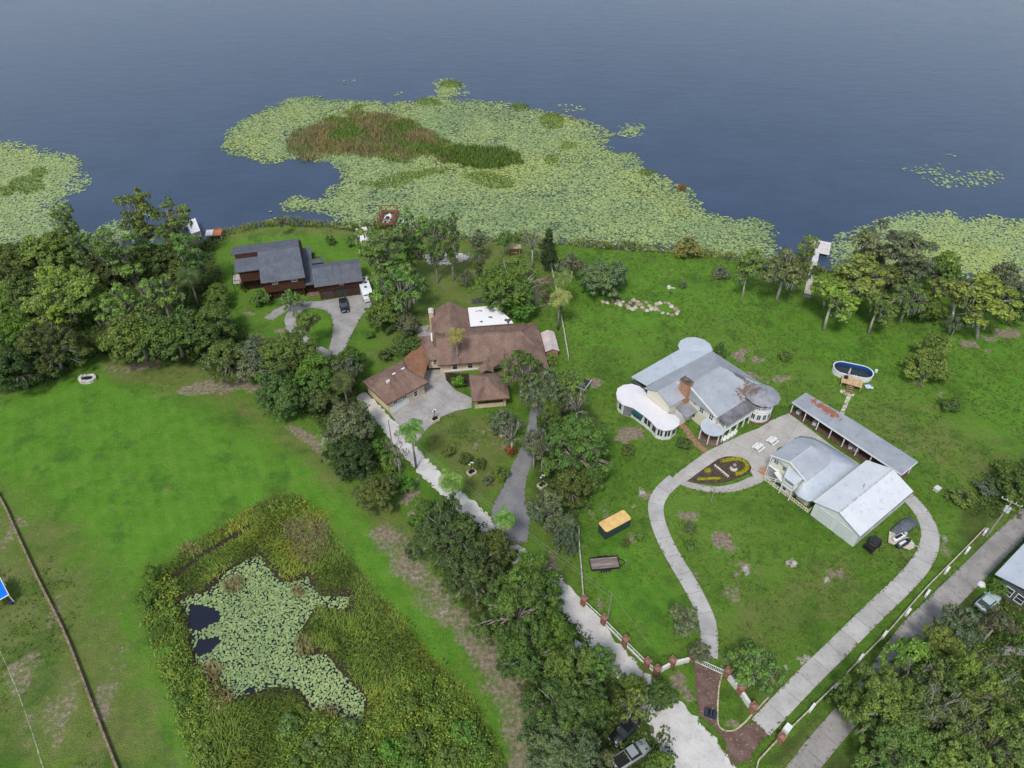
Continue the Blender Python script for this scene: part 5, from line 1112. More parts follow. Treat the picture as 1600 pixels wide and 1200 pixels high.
# rear verandah with octagonal end
b = MB(); b.slab([(-3.4, 16.31, 4.35), (15.1, 16.31, 3.72), (10.6, 21.1, 3.15), (-2.9, 20.9, 3.15)], .12); b.obj('verandah_roof', PALEBLUE, h3)
b = MB(); b.cone((14.0, 19.6), 3.5, 3.1, 3.75, 12, .2); b.obj('pavilion_roof', PALEBLUE, h3)
for u, v_ in ((-2.7, 20.6), (1.2, 20.7), (5, 20.7), (9, 20.7), (11.6, 21.6), (14, 22.7), (16.6, 20.9), (16.9, 18.4)): MB().box(u - .09, u + .09, v_ - .09, v_ + .09, 0, 3.1).obj('post', WHITE, h3)
MB().box(-2.95, -2.8, 16.4, 20.6, 0, 2.7).obj('verandah_screen', simple('dark_screen', (.10, .11, .12), .7), h3)
# front two-storey porch
b = MB(); b.slab([(.4, .1, 4.28), (8.6, .1, 4.28), (9.6, 2.19, 4.7), (.4, 2.19, 4.78)], .12); b.obj('porch_roof', metal_roof('worn_porch_roof', (.11, .105, .11), (.32, .32, .34)), h3)
MB().box(.5, 8.3, .35, 2.45, 2.25, 2.42).obj('porch_floor', WHITE, h3)
for u in (.6, 2.6, 4.6, 6.5, 8.2): MB().box(u - .1, u + .1, .36, .56, 0, 4.2).obj('column', WHITE, h3)
b = MB(); b.box(.7, 8.1, .42, .5, 3.2, 3.3); b.box(.7, 8.1, .42, .5, 2.6, 2.68)
for i in range(38): u = .75 + i * .197; b.box(u, u + .06, .43, .49, 2.68, 3.2)
b.obj('railing', WHITE, h3)
MB().box(.7, 8.2, 2.38, 2.49, .05, 2.1).obj('porch_back_wall', simple('brick_red_wall', (.20, .10, .075), .85, .2), h3)
for u in (2, 4.4, 6.8): win(h3, 'S', u, 2.5, 2.6, 1.0, 1.5, 1, WHITE, .1)
b = MB(); P = [(.55, 2.0)] + [(-.55 + 2.3 * math.cos(t), 2.1 + 2.3 * math.sin(t)) for t in np.linspace(math.pi * 1.62, math.pi * .5, 10)] + [(.42, 4.4)]; b.prism(P, 2.85, 3.0); b.obj('entrance_canopy', PALEBLUE, h3)
for u, v_ in ((-2.4, 3.2), (-2.2, 1.4), (-.9, .25), (.3, .25)): MB().box(u - .08, u + .08, v_ - .08, v_ + .08, 0, 2.85).obj('post', WHITE, h3)
b = MB(); b.cone((-.6, 2.2), 2.3, 0, .12, 14, 0, 2.3); b.obj('entrance_floor', PAVER, h3)
# turret
tc_ = (11.25, .95); b = MB(); b.cone(tc_, 2.35, 0, 2.75, 14, .2, 2.35); b.obj('turret_wall', WHITE, h3)
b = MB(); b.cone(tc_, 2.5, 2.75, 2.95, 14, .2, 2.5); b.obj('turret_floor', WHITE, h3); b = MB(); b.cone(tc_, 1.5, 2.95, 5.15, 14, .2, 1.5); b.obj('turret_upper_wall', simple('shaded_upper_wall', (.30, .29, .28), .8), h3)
b = MB(); b.cone(tc_, 3.25, 5.1, 6.1, 12, .1); b.obj('turret_roof', metal_roof('turret_metal_roof', (.20, .205, .225), (.33, .335, .36), ((.20, .135, .09), (10.4, 2.4), (1.7, .8), (.15, .115, .095))), h3)
for k in range(9):
    t = R(-170 + k * 30); x, y = tc_[0] + 2.3 * math.cos(t), tc_[1] + 2.3 * math.sin(t); MB().box(x - .07, x + .07, y - .07, y + .07, 2.95, 5.11).obj('turret_post', WHITE, h3)
b = MB()
for k in range(30):
    t = R(-180 + k * 9.3); x, y = tc_[0] + 2.3 * math.cos(t), tc_[1] + 2.3 * math.sin(t); b.box(x - .03, x + .03, y - .03, y + .03, 2.95, 3.75)
    t2 = R(-180 + (k + 1) * 9.3); b.bar((x, y, 3.8), (tc_[0] + 2.3 * math.cos(t2), tc_[1] + 2.3 * math.sin(t2), 3.8), .07)
b.obj('turret_railing', WHITE, h3)
for k in range(7):
    t = R(-165 + k * 25.7); e = bpy.data.objects.new('window', MB().box(-.42, .42, -.04, .04, -.7, .7).mesh('window', WHITE)); col.objects.link(e); e.parent = h3
    e.location = (tc_[0] + 2.34 * math.cos(t), tc_[1] + 2.34 * math.sin(t), 1.55); e.rotation_euler = (0, 0, t + math.pi / 2)
    g = MB(); g.box(-.31, -.03, -.06, -.042, -.58, .58); g.box(.03, .31, -.06, -.042, -.58, .58); g.obj('pane', GLASS, e)
b = MB(); b.cone(tc_, 2.75, 0, .18, 14, .2, 2.75); b.obj('plinth', simple('turret_soil_edge', (.16, .085, .06), .9, .3, 3), h3)
# white sunroom: two round ends joined
sr = [(-8.4, 19.3), (-7.2, 20.2), (-5.6, 20.25), (-4.1, 19.5), (-3.4, 18.1), (-3.5, 16.2), (-4.45, 15.0), (-4.5, 9.4), (-3.75, 8.5), (-3.9, 7.2), (-5.0, 6.2), (-6.7, 6.05), (-8.2, 6.8), (-8.9, 8.2), (-8.5, 10.0), (-8.45, 12), (-8.6, 14.6), (-9.6, 16.4), (-9.4, 18.0)]
b = MB(); b.prism(sr, 2.75, 2.95); b.obj('sunroom_roof', ROOFWHITE, h3, label='white dumbbell-shaped flat roof'); cx, cy = np.mean(sr, 0)
def inset(P, d):
    out = []
    for i, p in enumerate(P):
        a, q = np.array(P[i - 1]), np.array(P[(i + 1) % len(P)]); t = (q - a) / np.linalg.norm(q - a); nrm = np.array([-t[1], t[0]]); out.append(tuple(np.array(p) + nrm * d))
    return out
si = inset(sr, -.35)
if sdf(np.array(sr), np.array([si[0][0]]), np.array([si[0][1]]))[0] < 0: si = inset(sr, .35)
b = MB(); b.prism(si, 0, 2.74); sw = b.obj('sunroom_wall', WHITE, h3)
def wallpiece(name, i, t0, t1, z0, z1, mat, parent, d=.03, P=si):
    a, q = np.array(P[i]), np.array(P[(i + 1) % len(P)]); t = (q - a) / np.linalg.norm(q - a); nrm = np.array([-t[1], t[0]])
    if sdf(np.array(P), np.array([((a + q) / 2 + nrm * .1)[0]]), np.array([((a + q) / 2 + nrm * .1)[1]]))[0] > 0: nrm = -nrm
    p0, p1 = a + (q - a) * t0, a + (q - a) * t1; c4 = [p0 - nrm * .02, p1 - nrm * .02, p1 + nrm * d, p0 + nrm * d]
    if (p1 - p0)[0] * nrm[1] - (p1 - p0)[1] * nrm[0] < 0: c4 = c4[::-1]
    return MB().prism([tuple(k) for k in c4], z0, z1).obj(name, mat, parent)
for i, t0, t1 in ((10, .2, .8), (11, .15, .45), (11, .55, .85), (12, .15, .45), (12, .55, .85), (13, .2, .8), (14, .1, .45), (14, .55, .9), (17, .25, .75), (9, .2, .8)): wallpiece('sunroom_window', i, t0, t1, .9, 2.3, GLASS, sw)
wallpiece('sunroom_shutter', 16, .1, .9, .1, 2.4, simple('grey_shutter', (.22, .22, .25), .6), sw); wallpiece('awning', 15, .1, .95, 1.75, 2.45, TINT, sw, .7)
for t in (.2, .45, .7): wallpiece('sunroom_window', 15, t, t + .2, .7, 1.6, GLASS, sw)

# ------------------------------------------------------------------ annex with curved roof, barn, long carport
o4 = Vector((49.54, 73.10, 0)); a4 = R(36.8)
h5 = thing('metal_barn', 'white metal barn with two large doors in its gable end', 'barn', o4, a4)
b = MB(); b.box(0.1, 14.5, -8.0, 0, 0, 3.4); gwall(b, 0, -8.0, 0, 0, 3.4, -4.0, 4.85, 3.4, .1); gwall(b, 14.5, -8.0, 0, 0, 3.4, -4.0, 4.85, 3.4, .1); b.obj('wall', simple('pale_metal_siding', (.66, .69, .68), .5, .04, 1.0), h5)
b = MB(); gable(b, -.35, 14.2 + .5, -8.3, .3, 3.42, 5.0, -4.0, .1); b.obj('roof', BARNROOF, h5)
for i in range(20):
    x = -.2 + i * .77; q = MB(); q.slab([(x, -8.3, 3.44), (x + .03, -8.3, 3.44), (x + .03, -4.0, 5.02), (x, -4.0, 5.02)], .03); q.slab([(x, -4.0, 5.02), (x + .03, -4.0, 5.02), (x + .03, .3, 3.44), (x, .3, 3.44)], .03); q.obj('roof_seam', BARNROOF, h5)
MB().box(-.36, 14.72, -4.12, -3.88, 4.99, 5.07).obj('ridge_cap', simple('grey_ridge', (.5, .52, .54), .5), h5)
for v_ in (-2.3, -5.8): door(h5, 'W', v_, 0, 2.7, 2.9, simple('pale_roll_door', (.58, .62, .61), .5, .03), 'barn_door', 0, 5)
for u in (4.4, 9.6): win(h5, 'S', u, -8.0, 1.3, .8, .7, 0, WHITE, .06)
MB().tube([(7.6, -3.2, 4.6), (7.6, -3.2, 5.5)], .06).obj('vent_pipe', GREYTUR, h5)
h4 = thing('annex_house', 'ivory two-storey annex with pale roof curving down at the back, picket rail in front', 'house', o4, a4)
b = MB(); b.box(1.5, 8.4, 3.6, 10.0, 0, 4.7); gwall(b, 1.4, 3.6, 10.0, 0, 4.7, 6.7, 6.1, 4.7, .1); b.obj('wall', IVORY, h4)
# upper roof: gable in front, rounded behind
b = MB(); rd = [(6.8 + 3.4 * math.sin(t), 6.7 + 3.6 * math.cos(t)) for t in np.linspace(0, math.pi, 11)]; front = [(1.0, 10.3), (1.0, 3.1)]
V = [(1.0, 6.7, 6.3), (7.0, 6.7, 6.3)] + [(1.0, 10.3, 4.85)] + [(x, y, 4.85) for x, y in rd] + [(1.0, 3.1, 4.85)]; n = len(V)
b.add(V + [(p[0], p[1], p[2] - .14) for p in V[2:]], [(0, 2, 3, 1)] + [(1, i, i + 1) for i in range(3, n - 2)] + [(0, 1, n - 2, n - 1)] + [(i, i + n - 2, i + n - 1, i + 1) for i in range(2, n - 1)] + [tuple(range(n, 2 * n - 2))]); b.obj('roof', metal_roof('greyer_metal_roof', (.36, .385, .42), (.42, .445, .48)), h4)
b = MB(); b.slab([(.88, 3.05, 4.9), (1.0, 3.05, 4.9), (1.0, 6.7, 6.37), (.88, 6.7, 6.37)], .22); b.slab([(.88, 6.7, 6.373), (1.0, 6.7, 6.373), (1.0, 10.35, 4.9), (.88, 10.35, 4.9)], .22); b.obj('barge_board', WHITE, h4)
# lower roof sweeping round the back and side
lo = [(-.6, 3.7), (-1.0, 2.6), (-.6, 1.0), (.3, .45), (12.4, .45), (13.1, 1.2), (13.2, 3.5), (12.9, 7.0), (12.3, 9.4), (10.9, 10.9), (9.6, 11.2), (9.2, 10.4)]
up = [(1.1, 3.5), (1.1, 3.35), (1.3, 3.3), (2.5, 3.3), (6.8, 3.3), (8.2, 3.65), (9.3, 4.6), (9.95, 6.0), (9.95, 7.4), (9.2, 8.9), (8.1, 9.85), (7.2, 10.1)]; n = len(lo)
b = MB(); b.add([(x, y, 2.95) for x, y in lo] + [(x, y, 4.66) for x, y in up] + [(x, y, 2.83) for x, y in lo] + [(x, y, 4.54) for x, y in up], [(i, i + 1, n + i + 1, n + i) for i in range(n - 1)] + [(2 * n + i, 3 * n + i, 3 * n + i + 1, 2 * n + i + 1) for i in range(n - 1)] + [(i, 2 * n + i, 2 * n + i + 1, i + 1) for i in range(n - 1)] + [(0, n, 3 * n, 2 * n), (n - 1, 3 * n - 1, 4 * n - 1, 2 * n - 1)[::-1]]); b.obj('lower_roof', PALEBLUE, h4, True)
b = MB(); b.prism([(.95, 1.45), (12.0, .9), (12.6, 3), (12.3, 8), (10.5, 10.4), (8.41, 10.4), (8.41, 3.59), (.95, 3.59)], 0, 2.8); b.obj('lower_wall', IVORY, h4)
b = MB(); b.slab([(-.7, 3.9, 4.35), (-.7, 6.1, 4.35), (1.38, 6.9, 4.95), (1.38, 3.65, 4.95)], .12); b.obj('porch_roof', PALEBLUE, h4)
MB().box(-.5, 1.39, 4.0, 6.2, 2.25, 2.4).obj('balcony_floor', WHITE, h4)
for p in ((-.45, 4.05), (-.45, 6.0)): MB().box(p[0] - .08, p[0] + .08, p[1] - .08, p[1] + .08, 0, 4.25).obj('post', WHITE, h4)
b = MB(); b.box(-.5, -.42, 4.15, 5.9, 3.2, 3.3); b.box(-.5, -.42, 4.15, 5.9, 2.6, 2.68)
for i in range(9): b.box(-.49, -.43, 4.2 + i * .2, 4.26 + i * .2, 2.68, 3.2)
b.obj('railing', WHITE, h4); MB().box(.2, 1.39, 4.2, 6.4, 0, 2.24).obj('stair_room', IVORY, h4); win(h4, 'W', 5.7, .2, .7, .6, 1.2, 0, WHITE, .08)
win(h4, 'W', 9.1, 1.4, 3.5, .8, .8, 1, WHITE, .1); win(h4, 'W', 7.4, 1.4, 3.3, .7, .8, 0, WHITE, .1); MB().box(1.2, 1.39, 8.5, 9.7, .1, 2.1).obj('screen_door', simple('screen_grey', (.36, .37, .36), .6), h4)
MB().box(.9, 1.38, 8.2, 10.0, 2.5, 2.62).obj('balcony_floor', WHITE, h4); MB().box(.9, .96, 8.2, 10.0, 3.2, 3.3).obj('railing', WHITE, h4)
MB().box(.9, 1.05, 9.95, 10.1, 0, 4.8).obj('post', WHITE, h4)
# outside stair
b = MB(); b.bar((.9, 8.3, 2.4), (.1, 6.3, 2.4), .9, .12); b.obj('stair_landing', WHITE, h4)
b = MB(); b.bar((.0, 9.3, 1.0), (-.05, 6.4, 2.5), .08, .1); b.bar((.0, 9.3, .55), (-.05, 6.4, 2.05), .08, .1); b.bar((.0, 9.3, 0), (0, 9.3, 1.05), .12); b.bar((-.05, 7.5, 0), (-.05, 7.5, 1.95), .12); b.obj('stair_rail', WHITE, h4)
MB().box(.6, 2.0, 10.1, 11.3, 0, .5).obj('doorstep', simple('terracotta_step', (.46, .27, .16), .85, .2), h4)
pk = thing('picket_fence', 'low cream rail fence with short slots in front of the ivory annex', 'fence', o4, a4)
b = MB(); b.box(-.08, .04, .5, 9.9, .62, .74); b.obj('rail', simple('cream_rail', (.66, .60, .46), .6), pk); MB().box(-.08, .04, .5, 9.9, .1, .2).obj('rail', simple('cream_rail_low', (.66, .60, .46), .6), pk)
for i in range(22): MB().box(-.07, .03, .52 + i * .44, .72 + i * .44, 0, .62).obj('picket', bpy.data.materials['cream_rail'], pk)
b = MB(); b.box(.05, 2.1, .45, .55, .62, .74); b.obj('rail', bpy.data.materials['cream_rail'], pk)
for i in range(5): MB().box(.15 + i * .44, .35 + i * .44, .46, .54, 0, .62).obj('picket', bpy.data.materials['cream_rail'], pk)

h6 = thing('long_carport', 'long open carport with grey metal roof, rust stain and white posts', 'carport', o4, a4)
b = MB(); b.slab([(17.2, -5.0, 2.75), (22.0, -5.0, 2.95), (22.0, 7.6, 2.95), (17.2, 7.6, 2.75)], .1); b.slab([(17.2, 7.6, 2.751), (22.0, 7.6, 2.951), (21.3, 17.4, 2.951), (17.0, 17.4, 2.751)], .1); b.obj('roof', CARROOF, h6)
MB().box(17.1, 17.2, -5.0, 17.35, 2.55, 2.78).obj('fascia', WHITE, h6); MB().box(17.3, 22.0, -5.1, -5.0, 2.6, 2.8).obj('end_fascia', WHITE, h6)
for y in (17.1, 14.2, 11.4, 8.7, 6.0, 3.3, .6, -2.0, -4.8):
    MB().box(17.38, 17.54, y - .08, y + .08, 0, 2.65).obj('post', WHITE, h6); MB().box(21.2, 21.36, y - .08, y + .08, 0, 2.8).obj('post', WHITE, h6)
b = MB(); b.box(17.3, 21.7, -4.9, 17.2, -.05, .05); b.obj('floor', simple('red_brown_floor', (.13, .075, .06), .9, .2, 2), h6)
MB().box(21.4, 21.5, -4.9, 17.0, 0, 1.9).obj('back_wall', simple('dark_back_boards', (.06, .045, .04), .9, .25), h6)
# neighbour building in the lower right
h7 = thing('neighbour_building', 'pale metal-roofed building cut off by the right frame edge', 'house', (72.16, 59.02, 0), R(37))
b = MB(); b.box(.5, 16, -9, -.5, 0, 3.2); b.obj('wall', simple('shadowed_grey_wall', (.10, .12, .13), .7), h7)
b = MB(); gable(b, 0.0, 16.4, -9.5, 0.6, 3.4, 4.6, -4.5, .12); b.obj('roof', PALEBLUE, h7); 
for i in range(1, 4): win(h7, 'W', -1.6 * i - .4, .5, .8, 1.0, 1.5, 0, WHITE, .1)

# ridge caps, gutters and roof vents
for par, a, q, mt in ((h1, (-18.1, 11, 8.33), (-2.95, 11, 8.33), GREYSH), (h1, (-.65, 4.3, 6.08), (10.15, 4.3, 6.08), GREYSH), (h2, (-.8, 5.2, 5.22), (16.6, 5.2, 5.22), BROWNSH), (h2, (2.5, 5.0, 5.02), (2.5, 17.9, 5.02), BROWNSH), (h2, (16.6, 5.2, 5.22), (20.65, 10.75, 2.8), BROWNSH),
    (h2, (16.4, -.6, 4.92), (20.85, -4.95, 2.84), BROWNSH), (h2, (16.4, -.6, 4.92), (11.95, -4.95, 2.84), BROWNSH), (h2, (8.5, -8.9, 4.72), (12.05, -12.05, 2.9), BROWNSH), (h2, (8.5, -8.9, 4.72), (4.95, -12.05, 2.9), BROWNSH), (gz, (3.3, 3.75, 5.02), (-.55, -.55, 3.24), BROWNSH), (gz, (6.6, 3.75, 5.02), (8.85, -.55, 3.24), BROWNSH), (gz, (3.3, 3.75, 5.02), (6.6, 3.75, 5.02), BROWNSH),
    (h3, (.1, 9.8, 7.52), (8.7, 9.6, 7.52), ZINC), (h3, (8.7, 9.6, 7.52), (15.15, 16.25, 3.79), ZINC), (h4, (1.0, 6.7, 6.33), (7.0, 6.7, 6.33), PALEBLUE)):
    MB().bar(a, q, .22, .05).obj('ridge_cap', mt, par)
for par, x0, x1, y, z in ((h1, -12.1, -2.4, 2.04, 5.36), (h1, -.7, 10.2, -.52, 4.08), (h3, .4, 8.6, .03, 4.24), (h5, -.35, 14.7, -8.37, 3.4)):
    MB().box(x0, x1, y - .06, y + .06, z - .1, z).obj('gutter', simple('gutter_metal', (.20, .19, .19), .5) if 'gutter_metal' not in bpy.data.materials else bpy.data.materials['gutter_metal'], par)
for par, x, y, z in ((h1, -7, 6.5, 6.85), (h1, -5, 8.6, 7.5), (h1, 3, 2.4, 5.2), (h2, 7.5, 3.0, 4.25), (h2, 11, 8.0, 4.1), (h3, 4.2, 7.0, 6.45), (h3, 2.8, 12.6, 6.1), (h3, 9.5, 7.2, 6.3)):
    MB().tube([(x, y, z - .2), (x, y, z + .35)], .08, 8).obj('vent_pipe', GREYTUR, par)
# ------------------------------------------------------------------ walls, fences, gate
BRICKP = simple('pillar_brick', (0.25, 0.125, 0.085), .9, .25, 4.0, c2=(.20, .10, .07), bump=.02)
WHITEWALL = simple('white_rendered_wall', (.72, .71, .68), .8, .1, 1.2)
CREAMRAIL = simple('yellowed_rail', (.50, .45, .34), .7, .2, 1.5)
GREYRAIL = simple('grey_white_rail', (.52, .51, .47), .7, .2, 1.5)
def pillar(parent, p, h=1.7, w=.75):
    o = MB().box(-w / 2, w / 2, -w / 2, w / 2, -.1, h).obj('brick_pillar', BRICKP, parent); o.location = (p.x, p.y, 0); o.rotation_euler.z = R(40)
    c = MB(); c.box(-w / 2 - .08, w / 2 + .08, -w / 2 - .08, w / 2 + .08, h, h + .12); c.cone((0, 0), w * .62, h + .12, h + .36, 4, R(45)); c.obj('pillar_cap', simple('pillar_cap_brick', (.30, .16, .11), .9, .2, 4) if 'pillar_cap_brick' not in bpy.data.materials else bpy.data.materials['pillar_cap_brick'], o)
C7 = ((900, 920), 4.444)
pp = [G(*q) for q in crop_px([(52, 108), (192, 240), (338, 388), (490, 540), (556, 592), (662, 532), (800, 500)], *C7)]
f1 = thing('brick_pillar_fence', 'roadside fence of seven brick pillars joined by white rails and low white walls', 'fence')
for q in pp: pillar(f1, q)
def off(a, b_, d): t = (b_ - a).normalized(); return a + t * d, b_ - t * d
for i in range(4):
    a, q = off(pp[i], pp[i + 1], .45); z = Vector((0, 0, 1)); MB().bar(a + z * .18, q + z * .18, .16, .36).obj('bottom_rail', WHITEWALL, f1); MB().bar(a + z * 1.15, q + z * 1.15, .09, .12).obj('top_rail', WHITEWALL, f1)
    n = max(3, int((q - a).length / 1.3))
    for k in range(n + 1): c = a + (q - a) * (k / n); MB().box(c.x - .04, c.x + .04, c.y - .04, c.y + .04, .36, 1.1).obj('rail_post', WHITEWALL, f1)
for i in (4, 5): a, q = off(pp[i], pp[i + 1], .42); MB().bar(a + Vector((0, 0, .45)), q + Vector((0, 0, .45)), .34, 1.0).obj('low_wall', WHITEWALL, f1)
gpp = [G(*q) for q in crop_px([(1043, 608), (1135, 722), (1220, 852)], *C7)]
f2 = thing('gate_wall', 'white low wall with three brick pillars right of the driveway gate', 'wall')
for q in gpp: pillar(f2, q)
for i in (0, 1): a, q = off(gpp[i], gpp[i + 1], .42); MB().bar(a + Vector((0, 0, .5)), q + Vector((0, 0, .5)), .42, 1.1).obj('low_wall', WHITEWALL, f2)
gt = thing('driveway_gate', 'white two-leaf driveway gate closed across the brick entrance', 'gate'); a, q = off(pp[6], gpp[0], .5); mid = (a + q) / 2
for s, e in ((a, mid - (q - a).normalized() * .06), (mid + (q - a).normalized() * .06, q)):
    lf = MB(); z = Vector((0, 0, 1)); lf.bar(s + z * .2, e + z * .2, .07, .1); lf.bar(s + z * 1.25, e + z * 1.25, .07, .1); n = 8
    for k in range(n + 1): c = s + (e - s) * (k / n); lf.box(c.x - .03, c.x + .03, c.y - .03, c.y + .03, .15, 1.35)
    lf.obj('gate_leaf', WHITE, gt)
rp = [G(*q) for q in crop_px([(1410, 1062)], *C7)][0]
f3 = thing('side_rail_fence', 'long yellowed low rail with white blocks between the two concrete drives', 'fence')
rl = [(1174, 1232), (1184, 1190), (1212, 1160), (1240, 1134), (1300, 1076), (1345, 1030), (1390, 985), (1431, 937), (1450, 916), (1480, 886), (1510, 856), (1537, 828)]; rl = [G(*q) for q in rl]
for a, q in zip(rl[:-1], rl[1:]): MB().bar(a + Vector((0, 0, .35)), q + Vector((0, 0, .35)), .16, .5).obj('rail', CREAMRAIL, f3)
for q in [(1261, 1102), (1301, 1065), (1337, 1025), (1374, 989), (1411, 954), (1441, 925), (1472, 889), (1504, 858), (1532, 829)]:
    c = G(*q); o = MB().box(-.65, .65, -.17, .17, 0, .75).obj('white_block', WHITEWALL, f3); o.location = c + Vector((.40, -.50, 0)); o.rotation_euler.z = R(43)
pillar(f3, rp); o = MB().box(-.55, .55, -.4, .4, 0, 1.1).obj('white_box', WHITE, f3); o.location = G(1228, 1142); o.rotation_euler.z = R(43)
def rail_run(name, label, pts, mat, h=1.05, post=2.4):
    f = thing(name, label, 'fence'); P = [G(*q) for q in pts]
    for a, q in zip(P[:-1], P[1:]):
        for z in (.35, .7, h): MB().bar(a + Vector((0, 0, z)), q + Vector((0, 0, z)), .12, .16).obj('rail', mat, f)
        n = max(1, round((q - a).length / post))
        for k in range(n): c = a + (q - a) * (k / n); MB().box(c.x - .08, c.x + .08, c.y - .08, c.y + .08, -.1, h + .15).obj('post', mat, f)
    c = P[-1]; MB().box(c.x - .08, c.x + .08, c.y - .08, c.y + .08, -.1, h + .15).obj('post', mat, f)
rail_run('rail_fence', 'grey-white rail fence running down from the roadside pillar beside the trailer', [(904, 828), (905, 860), (908, 895), (911, 938)], GREYRAIL)
rail_run('rail_fence', 'pale rail fence between the shed lawn and the white house lawn, below the palms', [(877, 500), (881, 520), (885, 545), (888, 562)], GREYRAIL)
rail_run('rail_fence', 'short pale rail fence above the queen palms near the shore', [(860, 415), (864, 432), (868, 450), (872, 470)], GREYRAIL)
tw = thing('timber_edging', 'long brown timber edging curving across the sports field at the left', 'edging'); P = catmull([G2(*q) for q in [(-30, 735), (3, 782), (30, 840), (60, 905), (100, 985), (130, 1060), (160, 1140), (190, 1215)]], 3.0)
TIMB = simple('weathered_timber', (.26, .19, .13), .9, .3, 2.0); SHT = simple('dark_timber_side', (.09, .07, .05), .9, .2)
for a, q in zip(P[:-1], P[1:]): a, q = Vector((*a, 0)), Vector((*q, 0)); d = (q - a).normalized() * .04; MB().bar(a + d + Vector((0, 0, .25)), q - d + Vector((0, 0, .25)), .28, .7).obj('timber', TIMB, tw)

# ------------------------------------------------------------------ vehicles
RUB = simple('tyre_rubber', (.02, .02, .02), .8, .1); HUB = simple('wheel_rim', (.45, .46, .47), .4, .1, metal=.6); LAMP = simple('headlamp_glass', (.6, .62, .62), .2, .05); TAIL = simple('tail_lamp', (.35, .02, .02), .3, .05)
def wheel(parent, x, y, r=.33, w=.22, name='wheel'):
    n = 14; b = MB(); b.add([(x + r * math.cos(math.tau * k / n), y + s * w / 2, r + r * math.sin(math.tau * k / n)) for s in (-1, 1) for k in range(n)], [tuple(range(n))[::-1], tuple(range(n, 2 * n))] + [(k, (k + 1) % n, n + (k + 1) % n, n + k) for k in range(n)]); o = b.obj(name, RUB, parent)
    h = MB(); s = 1 if y > 0 else -1; r2 = r * .6; h.add([(x + r2 * math.cos(math.tau * k / n), y + s * (w / 2 + d), r + r2 * math.sin(math.tau * k / n)) for d in (-.02, .015) for k in range(n)], [tuple(range(n))[::-1], tuple(range(n, 2 * n))] + [(k, (k + 1) % n, n + (k + 1) % n, n + k) for k in range(n)]); h.obj('rim', HUB, o)
def loft(b, rings):
    k = len(rings[0]); n0 = len(rings); v = [p for r in rings for p in r]; f = [(i * k + j, i * k + (j + 1) % k, (i + 1) * k + (j + 1) % k, (i + 1) * k + j) for i in range(n0 - 1) for j in range(k)] + [tuple(range(k))[::-1], tuple(range((n0 - 1) * k, n0 * k))]; return b.add(v, f)
def car(name, label, cat, loc, rot, colr, L=4.7, W=1.86, H=1.45, truck=False):
    t = thing(name, label, cat, loc, rot); pm = simple(name + '_paint', colr, .25, .05, 1.0, .6); w = W / 2; st = [(-L / 2, .42, .80, .86), (-L / 2 + .12, .30, .92, .95), (-L / 2 + .9, .24, .98, 1.0), (0, .22, .98, 1.0), (L / 2 - 1.2, .24, .92, 1.0), (L / 2 - .25, .28, .78, .94), (L / 2, .40, .66, .82)]
    b = MB(); loft(b, [[(x, -w * k, zb), (x, -w * k, zt * .72), (x, -w * k * .88, zt), (x, w * k * .88, zt), (x, w * k, zt * .72), (x, w * k, zb)] for x, zb, zt, k in st]); b.obj('body', pm, t, True)
    xa, xb = (-L * .10, L * .24) if truck else (-L * .42, L * .20); xa2, xb2 = (xa + .15, xb - .75) if truck else (xa + .75, xb - .75)
    b = MB(); loft(b, [[(xa, -w * .84, .93), (xb, -w * .84, .90), (xb, w * .84, .90), (xa, w * .84, .93)], [(xa2, -w * .66, H - .03), (xb2, -w * .66, H - .03), (xb2, w * .66, H - .03), (xa2, w * .66, H - .03)]]); b.obj('windows', GLASS, t) if False else b.obj('glasshouse', GLASS, t)
    b = MB(); b.prism([(xa2 - .1, -w * .68), (xb2 + .08, -w * .68), (xb2 + .08, w * .68), (xa2 - .1, w * .68)], H - .03, H + .03); b.obj('roof', pm, t)
    if truck: b = MB(); b.box(-L / 2 + .2, xa - .1, -w * .76, w * .76, .975, .99); b.obj('cargo_bed', DARK, t)
    for x in (-L * .30, L * .31):
        for s in (-1, 1): wheel(t, x, s * (w - .12))
    for s in (-1, 1): MB().box(L / 2 - .16, L / 2 + .01, s * w * .62 - .16, s * w * .62 + .16, .52, .68).obj('headlight', LAMP, t); MB().box(-L / 2 - .01, -L / 2 + .14, s * w * .66 - .13, s * w * .66 + .13, .62, .80).obj('tail_light', TAIL, t); MB().box(xb - .3, xb - .12, s * (w + .09) - .09, s * (w + .09) + .09, .92, 1.06).obj('mirror', pm, t)
    return t
def heading(p, q): a, b_ = G2(*p), G2(*q); return math.atan2(b_[1] - a[1], b_[0] - a[0])
car('parked_car', 'dark navy pickup parked before the brown house garage doors', 'car', G(538, 480), heading((536, 467), (541, 492)), (.012, .014, .03), 5.2, 1.95, 1.6, True)
car('parked_car', 'black car half hidden under the roadside oaks', 'car', G(975, 1144), heading((986, 1133), (966, 1154)), (.012, .013, .016), 4.6)
car('parked_car', 'silver-grey pickup under the oaks at the bottom edge', 'car', G(985, 1182), heading((970, 1192), (1003, 1170)), (.30, .33, .33), 5.3, 1.9, 1.7, True)
car('parked_car', 'pale blue-white car peeping out of the roadside oaks', 'car', G(903, 1018), heading((896, 1012), (913, 1024)), (.60, .64, .68), 4.4)
car('parked_car', 'white and teal car parked under trees by the old concrete road', 'car', G(1541, 943), heading((1531, 950), (1549, 935)), (.42, .52, .52), 4.4)
